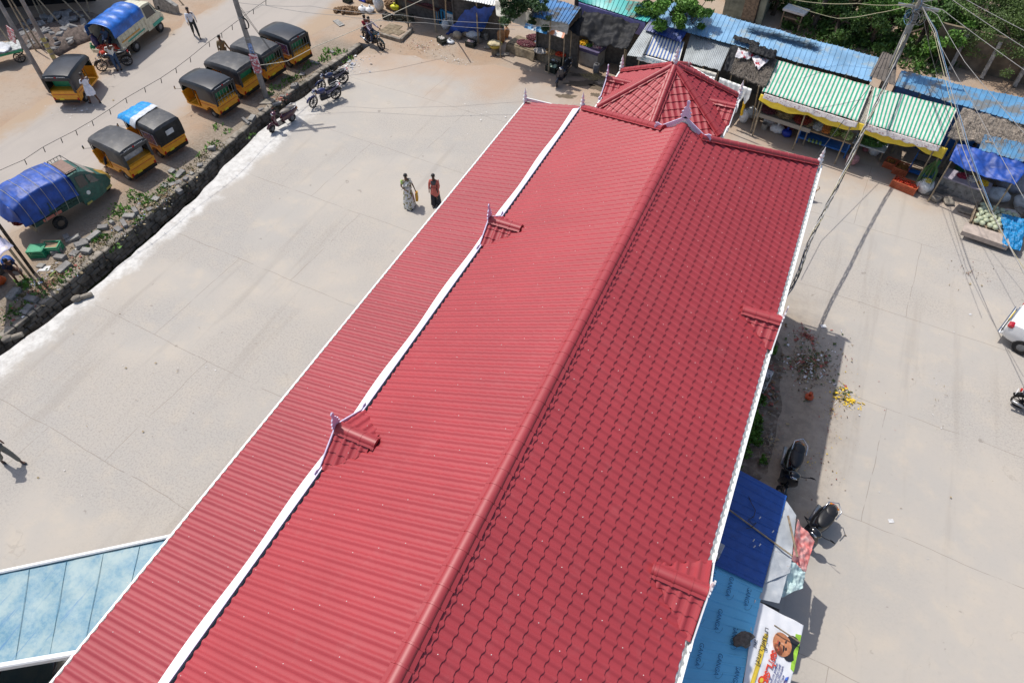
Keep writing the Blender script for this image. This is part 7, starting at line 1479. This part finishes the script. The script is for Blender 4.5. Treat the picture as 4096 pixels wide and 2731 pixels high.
# ------------------------------------------------------------------ top left: rubble heap, leaning poles, dim shed, cart
GR = mat('rubble_grey', (.24, .235, .23), .9, var=.35, scale=2)
rnd = random.Random(31); c = at(250, 130)
mb = MB().ell((0, 0, 0), (3.0, 2.4, .5), 14, 6, .2); o = mb.build('rubble_mound', mat('rubble_earth', (.13, .10, .085), .95, var=.4, bump=.8), smooth=True, loc=(c.x, c.y, 0)); tag(o, 'dark earth mound under the broken concrete beside the mini truck', 'mound')
for i in range(70):
    a = rnd.uniform(0, 2*PI); q = rnd.random()**.6; x, y = 2.7*q*math.cos(a), 2.2*q*math.sin(a); z = .48*math.sqrt(max(0, 1-q*q)); s_ = (rnd.uniform(.2, .7), rnd.uniform(.15, .4), rnd.uniform(.08, .2))
    o = MB().rbox((0, 0, 0), s_, .03).build('concrete_chunk', GR, smooth='a', loc=(c.x+x, c.y+y, z+.05)); o.rotation_euler = (rnd.uniform(-.5, .5), rnd.uniform(-.5, .5), rnd.uniform(0, 3)); tag(o, 'broken grey concrete chunk on the mound beside the mini truck', 'rubble', 'broken concrete chunks on the mound')
rnd = random.Random(5)
for i, (bx, by, tx, ty, l) in enumerate([(145, 205, 20, -20, 'leaning bamboo pole third from the left corner'), (65, 205, -10, 100, 'short leaning pole above the pushcart'), (165, 195, 45, 0, 'leaning bamboo pole just left of the yellow-banded pole'), (275, 135, 155, 0, 'leaning bamboo pole right of the yellow-banded pole'), (370, 115, 250, 0, 'red-tipped leaning pole above the rubble'), (385, 110, 300, 0, 'leaning pole nearest the mini truck'), (190, 75, 145, 0, 'short leaning pole in the dim shed, left'), (170, 80, 125, -10, 'thin leaning pole in the dim shed'), (360, 60, 345, 0, 'leaning pole behind the mini truck'), (735, 22, 715, 0, 'grey post at the top edge left of the walking man')]):
    b = at(bx, by); tp = aty(tx, ty, b.y+(.25 if i != 9 else 0)); o = MB().tube(b, b+(tp-b)*1.35, .05, .035, 7).build('wooden_pole', BAMBOO); tag(o, l, 'pole')
t = thing('shed', 'dim black-sheeted construction shed at the top left corner', 'shed', (0, 0, 0)); a, b = at(-350, 60), at(385, 5)
MB().add([(a.x, a.y, 0), (b.x, b.y, 0), (b.x, b.y, 3.6), (a.x, a.y, 3.6), (a.x-.6, a.y+4, 3.9), (b.x-.6, b.y+4, 3.9)], [(0, 1, 2, 3), (3, 2, 1, 0), (3, 2, 5, 4)]).build('black_sheet', mat('black_netting', (.014, .015, .018), .8, var=.6, scale=2), t)  # black sheet stands in for the deep shade behind the poles
cx = (a+b)/2; MB().box((cx.x+.4, cx.y-.6, 3.9), ((b-a).length+3, 4.6, .06), rz=math.atan2((b-a).y, (b-a).x)).build('roof', ASB, t)  # roof out of view, placed to cast shade over this corner
p = at(30, 262); t = thing('pushcart', 'green and white flat pushcart with a wire wheel at the left edge', 'pushcart', (p.x-.3, p.y+.2, 0), 1.0); MB().box((0, 0, .75), (2.2, 1.2, .08)).build('deck', mat('cart_white', (.4, .42, .42), .7, var=.3), t); MB().box((0, -.62, .68), (2.2, .03, .12)).build('side_rail', GRC, t)
for x in (-.7, .75):
    for y in (-.5, .5): wheel(t, (x, y, .3), .3, .06, spokes=8)
sack('grey bundles of sheets lying on the pushcart', (p.x-.3, p.y+.2, .79), .9, .5, .12, SILVER, seed=71, tie=False)
p = at(670, 45); t = tag(MB().prism([(-.9, 0), (.9, 0), (1.0, .5), (.2, .85), (-.8, .6)], .25).build('concrete_slab', CONC, loc=(p.x, p.y, 0)), 'large tilted concrete slab in front of the mini truck cab', 'slab')
# ------------------------------------------------------------------ left edge kiosk
t = thing('kiosk', 'dim roadside kiosk with lilac-white awning and black tarred posts at the left edge', 'kiosk', (0, 0, 0)); b0 = at(135, 1090)
tt = aty(0, 905, b0.y-.1); MB().tube(b0, b0+(tt-b0)*1.2, .06).build('post', mat('tarred_wood', (.02, .016, .012), .7, dirt=(.2, .16, .1), dscale=8), t); b1 = at(118, 1100); tt = aty(0, 948, b1.y-.1); MB().tube(b1, b1+(tt-b1)*1.2, .05).build('post', BAMBOO, t)
MB().grid(cloth_fn(at(-160, 900, 2.3), at(20, 955, 2.3), at(55, 985, 2.0), at(-160, 1130, 2.0), .05, .06, 4, 2), 20, 14, .01).build('awning', mat('lilac_white_sheet', (.55, .53, .66), .5, bump=.4, dirt=(.6, .45, .2), dscale=4, dlo=.55, dhi=.62), t, smooth=True)
q = at(-120, 1120); MB().box((q.x, q.y, 1.15), (1.9, 1.9, 2.3)).build('back_screen', DARKW, t)
p = at(85, 1120); person('person in dark clothes with bare legs crouching under the kiosk awning', (p.x-.15, p.y, 0), W_(-10), dict(SEAT, pel=(-.05, 0, .55), wai=(0, 0, .68), che=(.1, 0, .85), nek=(.16, 0, .98), hd0=(.2, 0, 1.02), hd1=(.24, 0, 1.12), shL=(.1, .17, .92), shR=(.1, -.17, .92), hiL=(0, .1, .5), hiR=(0, -.1, .5), knL=(.36, .14, .52), knR=(.36, -.14, .52), anL=(.28, .14, .08), toL=(.42, .15, .03), anR=(.28, -.14, .08), toR=(.42, -.15, .03), elL=(.2, .22, .7), wrL=(.4, .15, .62), haL=(.46, .12, .6), elR=(.2, -.22, .7), wrR=(.4, -.15, .62), haR=(.46, -.12, .6)), top=pmat('dark_blue_shirt', (.01, .015, .05)), lungi=None)
p = at(5, 1135); sack('orange-red plastic tub beside the crouching person', (p.x, p.y, 0), .25, .25, .2, mat('orange_tub', (.5, .08, .01), .5), seed=72, tie=False); p = at(55, 1075); sack('bright blue cloth bundle beside the crouching person', (p.x, p.y, .25), .28, .22, .2, mat('blue_bundle', (.01, .07, .32), .6), seed=73, tie=False)
crate('upturned green crate at the tempo tail, nearest the kiosk', (162, 1018), 0, .62, .46, .36, .5, GRC, slats=4); MB().box((0, 0, .365), (.6, .44, .02)).build('crate_base', GRC, bpy.data.objects[[o.name for o in C.objects if o.get('label', '').startswith('upturned green')][0]])
crate('green crate holding brown cardboard at the tempo tail', (220, 1003), 0, .62, .42, .34, .5, GRC, slats=4); p = at(200, 975, .3); tag(MB().box((0, 0, 0), (.75, .5, .02), rz=.6, ry=.15).build('cardboard', mat('cardboard', (.3, .2, .12)), loc=tuple(p)), 'torn brown cardboard sheet over the green crate', 'cardboard')
q = Matrix.Rotation(T0.rotation_euler.z, 3, 'Z'); 
for i, (x, y, m, nm, l, r_, ct) in enumerate([(-1.05, .35, ONI, 'onion_heap', 'dark red onions on the tailboard of the green tempo', .04, 'onions'), (-1.05, -.0, mat('red_shallot', (.22, .02, .02), .5, var=.4), 'shallot_heap', 'deep red shallots on the tailboard of the green tempo', .035, 'shallots'), (-1.05, .62, POT, 'ginger_heap', 'tan ginger roots at the far corner of the tempo tailboard', .045, 'ginger')]):
    p = Vector(T0.location)+q @ Vector((x, y*1.1, .8)); heap(nm, l, ct, (p.x, p.y, .78), .26, .30, .12, r_, m)
# ------------------------------------------------------------------ right edge sheds of the hall
def ribq(name, parent, A, B, Cc, D, n, m, seed=1, **k): return corr(MB(), A, B, Cc, D, n, k.get('amp', .018), rib=.3, seed=seed, jag=0).build(name, m, parent)
SBD = mat('dark_blue_roofing', (.014, .085, .36), .38, var=.12, dirt=(.05, .10, .22), dscale=3, dlo=.55, dhi=.8); SBL = mat('fresh_blue_roofing', (.16, .56, .86), .35, var=.08, scale=1)
ZS = 2.85
t = thing('shop_shed', 'shop shed with glossy dark blue ribbed roof tucked under the right hall eave', 'shed'); A_, B_, C_, D_ = at(2690, 2180, ZS+.08), at(2890, 1842, ZS+.08), at(3148, 1982, ZS-.08), at(3051, 2349, ZS-.08)
ribq('roof_sheet', t, A_, B_, C_, D_, 11, SBD); 
MB().add([(A_.x+.3, A_.y+.1, 0), (C_.x-.3, D_.y+.1, 0), (C_.x-.3, C_.y-.15, 0), (A_.x+.3, C_.y-.15, 0)]+[(A_.x+.3, A_.y+.1, 2.7), (C_.x-.3, D_.y+.1, 2.65), (C_.x-.3, C_.y-.15, 2.65), (A_.x+.3, C_.y-.15, 2.7)], [(0, 1, 5, 4), (1, 2, 6, 5), (2, 3, 7, 6)]).build('wall', BLUW, t)
mb = MB(); PALE = mat('pale_patch_sheet', (.42, .45, .48), .5, var=.12, dirt=(.35, .22, .14), dscale=3, dlo=.62, dhi=.7, scale=2)
MB().grid(cloth_fn(at(3142, 2000, 2.72), at(3185, 2060, 2.68), at(3160, 2290, 2.62), at(3060, 2330, 2.74), .0, .05, 2, 3), 16, 20, .012).build('patch_sheet', PALE, t); MB().grid(cloth_fn(at(3096, 2200, 2.72), at(3168, 2235, 2.66), at(3118, 2410, 2.6), at(3036, 2395, 2.72), .0, .05, 2, 5), 16, 20, .012).build('patch_sheet', PALE, t)
p, q2 = at(2890, 2018, 2.95), at(3168, 2222, 2.76); MB().tube(p, q2, .022).build('roof_stick', BAMBOO, t); p, q2 = at(3152, 2062, 2.78), at(3190, 2226, 2.72); MB().tube(p, q2, .028).build('roof_plank', WOODM, t)
MB().path([at(x, y, 2.9) for x, y in ((2995, 1985), (3005, 2010), (3022, 2040), (3015, 2065), (2992, 2078), (3010, 2095), (3025, 2090), (3005, 2110), (2985, 2112))], .010, 4).build('loose_cord', mat('dirty_cord', (.05, .05, .06), .9), t)
for px, l in [((3040, 2070), 'a'), ((3092, 2125), 'b'), ((3015, 2160), 'c'), ((3018, 2185), 'd'), ((3040, 2178), 'e')]: p = at(*px, 2.92); MB().box(tuple(p), (.07, .025, .02), rz=1.2).build('roof_scrap', LW, t)
mb = MB().grid(cloth_fn(at(3190, 2075, 2.7), at(3258, 2165, 2.35), at(3222, 2290, 2.3), at(3168, 2236, 2.6), .04, .13, 4, 5), 40, 40, .012)
tag(mb.build('cloth', mat('faded_red_cloth', (.60, .16, .15), .8, var=.3, scale=2, dirt=(.62, .40, .38), dscale=2.5, dlo=.42, dhi=.7), smooth=True), 'faded red cloth hung from the dark blue shed edge over a scooter', 'cloth')
mb = MB().grid(cloth_fn(at(3166, 2238, 2.62), at(3222, 2288, 2.3), at(3212, 2350, 2.25), at(3085, 2405, 2.45), .05, .12, 5, 9), 40, 40, .012); tag(mb.build('cloth', mat('pale_cyan_cloth', (.45, .58, .58), .8, var=.1), smooth=True), 'pale cyan pleated cloth hung below the red one', 'cloth')
t = thing('shop_shed', 'shop shed with new sky-blue ribbed roof printed with a brand word, under the hall eave', 'shed'); A2, B2, C2, D2 = at(2560, 2830, ZS+.02), at(2775, 2212, ZS+.02), at(3051, 2352, ZS-.16), at(2948, 2830, ZS-.16)
ribq('roof_sheet', t, A2, B2, C2, D2, 14, SBL, 2); MB().add([(A2.x+.3, A2.y, 0), (C2.x-.35, A2.y, 0), (C2.x-.35, C2.y-.1, 0), (A2.x+.3, C2.y-.1, 0), (A2.x+.3, A2.y, 2.6), (C2.x-.35, A2.y, 2.55), (C2.x-.35, C2.y-.1, 2.55), (A2.x+.3, C2.y-.1, 2.6)], [(0, 1, 5, 4), (1, 2, 6, 5), (2, 3, 7, 6)]).build('wall', DARKW, t)
INKB = mat('print_navy', (.03, .16, .33), .6)
for (x, y) in [(2850, 2305), (2918, 2344), (2990, 2385), (2873, 2475), (2935, 2540), (2798, 2615), (2873, 2655), (2945, 2700), (2735, 2585), (2700, 2690), (2800, 2440)]:
    p = at(x, y, ZS-.02); p2 = at(x-12, y+50, ZS-.03); zz = ZS+.02-.18*max(0, min(1, (p.x-1.5)/1.45)); p = at(x, y, zz+.035); text_part('printed_word', 'GANGA', .145, INKB, t, fr(p, p2-p, (1, .15, -.12)))
    c = at(x+6, y+28, zz+.035); MB().path([c+Vector((.10*math.cos(a)-.03, .17*math.sin(a), -.0)) for a in [-2.0+i*.25 for i in range(9)]], .004, 3).build('printed_swoosh', INKB, t)
p = at(2970, 2560, 2.8); mb = MB().ell((0, 0, .05), (.26, .15, .10), 14, 8, .25, rz=.9, seed=6); tag(mb.build('gunny_bundle', mat('dirty_gunny', (.13, .115, .10), .95, var=.4, scale=12, bump=.9), smooth=True, loc=tuple(p)), 'dirty gunny bundle thrown on the sky-blue roof edge', 'sack')
for i, (px, l) in enumerate([((2862, 2205), 'stained white concrete post stub poking up beside the hall eave above the blue roofs')]):
    p = at(*px, 2.9); tag(MB().rbox((p.x-.08, p.y, 1.55), (.42, .40, 3.1), .02, rz=-.15).build('concrete_post', mat('stained_white', (.45, .46, .47), .8, var=.1, dirt=(.04, .045, .04), dscale=4, dlo=.48, dhi=.6)), l, 'post')
p = at(3045, 1560); tag(MB().rbox((p.x-.1, p.y, .5), (.42, .36, 1.0), .02, rz=-.2).build('concrete_post', MATS['stained_white']), 'stained concrete stub on the rubble strip under the eave', 'post')
# printed banner with a painted face
BA = [at(3020, 2395, 2.75), at(3215, 2500, 2.35), at(3150, 2790, 2.3), at(2965, 2800, 2.7)]
t = thing('banner', 'white printed banner with a painted portrait and red Tamil word laid over the shed edge', 'banner'); WB = mat('banner_white', (.72, .73, .76), .5, var=.03)
fnb = cloth_fn(*BA, .03, .05, 1.6, 4, 1); MB().grid(fnb, 40, 50, .012).build('sheet', WB, t, smooth=True)
def on_b(u, v, h=.02): p = Vector(fnb(u, v)); return p+Vector((.1, 0, .8)).normalized()*h
def patch(nm, pts, m, h=.02):
    c = sum((on_b(*q, h) for q in pts), Vector())/len(pts); mb = MB().add([c]+[on_b(*q, h) for q in pts], [(0, i+1, (i+1) % len(pts)+1) for i in range(len(pts))]); return mb.build(nm, m, t)
def oval(cu, cv, ru, rv, rot=0, n=20): return [(cu+ru*math.cos(a)*math.cos(rot)-rv*math.sin(a)*math.sin(rot), cv+ru*math.cos(a)*math.sin(rot)+rv*math.sin(a)*math.cos(rot)) for a in [2*PI*i/n for i in range(n)]]
patch('green_ground', [(.88, .16), (.99, .15), (1, .66), (.92, .62)], mat('print_green', (.25, .45, .04), .5, var=.4, scale=6), .018); patch('print_hair', oval(.85, .37, .17, .17, .3), mat('print_black', (.02, .02, .025), .5), .022)
patch('print_face', oval(.66, .36, .20, .135, .25), mat('print_skin', (.46, .19, .09), .5, var=.3, scale=6), .028)
for q in ((.72, .315), (.74, .40)): patch('print_eye', oval(*q, .02, .02), MATS['print_black'], .034)
patch('print_moustache', oval(.60, .345, .018, .05, .25), MATS['print_black'], .034); patch('print_lips', oval(.565, .34, .014, .03), mat('print_lips', (.4, .08, .06), .5), .034)
patch('yellow_band', [(.28, .30), (.36, .30), (.30, .62), (.16, .98), (.08, .98), (.20, .62)], mat('print_yellow', (.72, .52, .05), .5), .02)
def wtext(body, size, m, u, v, du, dv, h=.035, bold=.0):
    p = on_b(u, v, h); q_ = on_b(u+du, v+dv, h); return text_part('lettering', body, size, m, t, fr(p, q_-p, (1, .2, -.25)), bold=bold)
patch('print_shade', oval(.60, .43, .10, .05, .4), mat('print_skin_dark', (.22, .07, .035), .5, var=.4, scale=8), .031); patch('print_nose', oval(.655, .35, .04, .016, .2), mat('print_skin_light', (.60, .30, .18), .5), .034)
wtext('கண்டன', .22, mat('print_redorange', (.62, .05, .02), .5), .50, .60, -.06, .2, bold=.008); wtext('பாட்டாளி', .15, INK, .25, .50, -.06, .2); wtext('புரட்சி', .15, INK, .31, .36, -.0, .2); wtext('2343', .10, INK, .12, .44, -.02, .2)
for k in range(4): wtext(['மக்கள் வாழ்வு', 'நகர செயலாளர்', 'அனைவரும் வருக', 'கூட்டம்'][k], .07, mat('print_navy2', (.05, .06, .25), .5), .60+k*.065, .72+.02*k, -.06, .2)
patch('print_emblem', oval(.36, .80, .07, .045), mat('print_redorange', (.62, .05, .02)), .022); patch('emblem_core', oval(.36, .80, .04, .025), MATS['print_yellow'], .028)
patch('blue_photo_strip', [(.86, .74), (.93, .72), (.84, .96), (.77, .96)], mat('print_blue', (.05, .12, .45), .5, var=.8, scale=14, dirt=(.6, .3, .25), dscale=12), .022)
mb = MB().tube(at(3098, 2500, 2.85), at(3200, 2568, 2.55), .018); tag(mb.build('stick', BAMBOO), 'pale stick lying across the portrait on the banner', 'stick')
for i in range(4):
    p = at(3000-i*10, 2620+i*34, 1.9); o = MB().lathe([(.16, 0), (.2, .04), (.2, .12), (.16, .16)], (0, 0, 0), 14).build('tyre', RUBBER, smooth='a', loc=tuple(p)); tag(o, 'dark round tyre stacked beside the sky-blue roof', 'tyre', 'tyres stacked by the shed')
p = at(3000, 2690); MBx = MB().box((p.x-.25, p.y+.3, .95), (.5, 1.6, 1.9)); tag(MBx.build('crate_stack', DARKW), 'dark shelf block carrying the tyres beside the shed', 'shelf')
# ------------------------------------------------------------------ canopy and black car at the lower left
t = thing('canopy', 'flat canopy of faded sky-blue sheet with a white rim at the lower left', 'canopy'); ZC = 3.0
Q = [at(-500, 2395, ZC), at(705, 2142, ZC), at(600, 2560, ZC), at(-500, 2745, ZC)]
m, tt = newmat('faded_blue_sheet'); tc = tt.n('TexCoord').outputs['Object']; n1 = tt.noise(tc, 1.3, 6, .7); n2 = tt.noise(tc, 9, 6, .75); mp = tt.n('Mapping'); mp.inputs['Rotation'].default_value = (0, 0, .75); mp.inputs['Scale'].default_value = (3.2, .25, 1); tt.l(tc, mp.inputs[0]); n3 = tt.noise(mp.outputs[0], 1.2, 5, .7)
c_ = tt.mix(tt.ramp(n2, .35, .65), (.055, .20, .31), (.14, .28, .35)); c_ = tt.mix(tt.ramp(n1, .4, .65), c_, (.25, .36, .38)); c_ = tt.mix(tt.ramp(n3, .55, .66), c_, (.03, .16, .32)); tt.l(c_, tt.b.inputs['Base Color']); tt.b.inputs['Roughness'].default_value = .5; tt.bump(n2, .3, .01)
MB().grid(cloth_fn(*Q, .02, .02, 1.5, 3, 1), 60, 24, .02).build('roof_sheet', m, t, smooth=True)
for k in range(1, 8): p, q2 = Q[0].lerp(Q[1], k/8), Q[3].lerp(Q[2], k/8); MB().tube(p+Vector((0, 0, .012)), q2+Vector((0, 0, .004)), .006, n=5).build('seam', m, t)
for a, b, nm in ((Q[0], Q[1], 'far_rim'), (Q[3], Q[2], 'near_rim')):
    mid = (a+b)/2; d = b-a; w_ = .13 if nm == 'near_rim' else .10; MB().rbox((mid.x, mid.y, ZC-(.07 if nm == 'near_rim' else -.045)), (d.length, w_, .22 if nm == 'near_rim' else .08), .03, rz=math.atan2(d.y, d.x)).build('rim', WHITE, t)
for k in (.1, .75): 
    for a, b in ((Q[0], Q[1]), (Q[3], Q[2])): p = a.lerp(b, k); MB().tube((p.x, p.y, 0), (p.x, p.y, ZC-.1), .05).build('post', STEEL, t)
p = at(640, 2560, 2.2); MB().box((p.x-.45, p.y-.2, 2.0), (1.2, .04, .9), rz=.65).build('printed_side', mat('green_print', (.05, .16, .04), .6, var=.7, scale=3, dirt=(.35, .42, .40), dscale=3), t)
keep = MATS.get('car_white'); cc = bpy.data.materials.get('car_white')
t2 = car((-14.1, -2.35, 0), W_(38)); t2['label'] = 'glossy black car with chrome strips parked under the faded blue canopy'
BKC = mat('car_black', (.008, .008, .009), .2, coat=.8)
for o in [x for x in bpy.data.objects if x.parent == t2]:
    if o.data and o.data.materials and o.data.materials[0] == cc: o.data = o.data.copy(); o.data.materials[0] = BKC
# brown dog whose hind part shows past the hall roof
p = at(3243, 800); t = thing('dog', 'thin brown dog with curled tail walking behind the hall roof edge', 'dog', (p.x, p.y, 0), W_(-155)); FUR = mat('dog_fur', (.30, .16, .08), .8, var=.2)
J = {k: Vector(v) for k, v in dict(hip=(0, 0, .46), mid=(.22, 0, .45), che=(.44, 0, .45), nek=(.58, 0, .58), hed=(.68, 0, .66), muz=(.80, 0, .62), ta=(-.08, 0, .50), tb=(-.18, 0, .60), tc=(-.16, 0, .70), td=(-.09, 0, .70), hkL=(.02, .08, .30), hhL=(-.08, .08, .18), hfL=(-.04, .08, .02), hkR=(.06, -.08, .30), hhR=(-.02, -.08, .18), hfR=(.03, -.08, .02), feL=(.42, .08, .25), ffL=(.46, .08, .02), feR=(.46, -.08, .25), ffR=(.40, -.08, .02)).items()}
skin('body', J, [('hip', 'mid'), ('mid', 'che'), ('che', 'nek'), ('nek', 'hed'), ('hed', 'muz'), ('hip', 'ta'), ('ta', 'tb'), ('tb', 'tc'), ('tc', 'td'), ('hip', 'hkL'), ('hkL', 'hhL'), ('hhL', 'hfL'), ('hip', 'hkR'), ('hkR', 'hhR'), ('hhR', 'hfR'), ('che', 'feL'), ('feL', 'ffL'), ('che', 'feR'), ('feR', 'ffR')], dict(hip=.085, mid=.085, che=.11, nek=.06, hed=.065, muz=.03, ta=.025, tb=.02, tc=.016, td=.01, hkL=.05, hkR=.05, hhL=.022, hhR=.022, hfL=.022, hfR=.022, feL=.035, feR=.035, ffL=.02, ffR=.02), FUR, t, 1, 'mid')
for s_ in (-1, 1): MB().ell((.66, s_*.05, .73), (.02, .02, .04), 6, 4).build('ear', FUR, t)

# soil strips and stains (setting)
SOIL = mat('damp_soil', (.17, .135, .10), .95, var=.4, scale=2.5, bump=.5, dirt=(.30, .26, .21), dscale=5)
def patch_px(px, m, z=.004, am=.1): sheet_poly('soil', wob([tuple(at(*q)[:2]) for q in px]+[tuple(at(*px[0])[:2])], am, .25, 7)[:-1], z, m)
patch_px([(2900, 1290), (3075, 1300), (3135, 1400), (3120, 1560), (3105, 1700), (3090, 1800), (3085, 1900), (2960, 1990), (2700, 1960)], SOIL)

# vendors under the awnings
p = at(2640, 300); person('vendor in checked shirt bending under the blue and white awning', (p.x, p.y+.3, 0), W_(-70), dict(hd0=(.16, 0, 1.44), hd1=(.2, 0, 1.53), nek=(.12, 0, 1.38), che=(.06, 0, 1.25)), top=MATS['checked_shirt'], bottom=pmat('rider_jeans', (.02, .03, .06)))
p = at(3255, 560); person('vendor in pale shirt standing in shade behind the cardboard-topped table', (p.x, p.y+1.1, 0), W_(-85), None, top=pmat('pale_vendor_shirt', (.42, .40, .36)), bottom=pmat('vendor_lungi', (.12, .10, .14)))
p = at(3840, 720); person('woman in green sari sitting behind the flower table', (p.x, p.y+.9, -.35), W_(-85), None, top=pmat('green_blouse', (.04, .14, .05)), sari=pmat('green_sari', (.05, .18, .08)), hair='bun')

cover('dry brown-green grass over the bank above the drain wall', [((600, 830), .7, 1.8), ((420, 960), .8, 1.6), ((250, 1080), .8, 1.6), ((120, 1180), .9, 1.4), ((830, 620), .5, 1.6), ((1180, 330), .5, 1.6), ((740, 690), .5, 1.0)], 260, .06, mat('dry_grass', (.17, .15, .06), .9, var=.5, scale=3), 'dry_grass', 9, .07)
litter('dark humus and chips along the top of the drain wall', (640, 790), .8, 3.4, 900, [LBR, LGN, LBR, LST, mat('chip_grey', (.2, .2, .2))], 'rubble', 30, .075); litter('dark chips and leaves at the near end of the drain bank', (200, 1130), .8, 3.0, 700, [LBR, LGN, LBR, LST, LR], 'rubble', 31, .075)
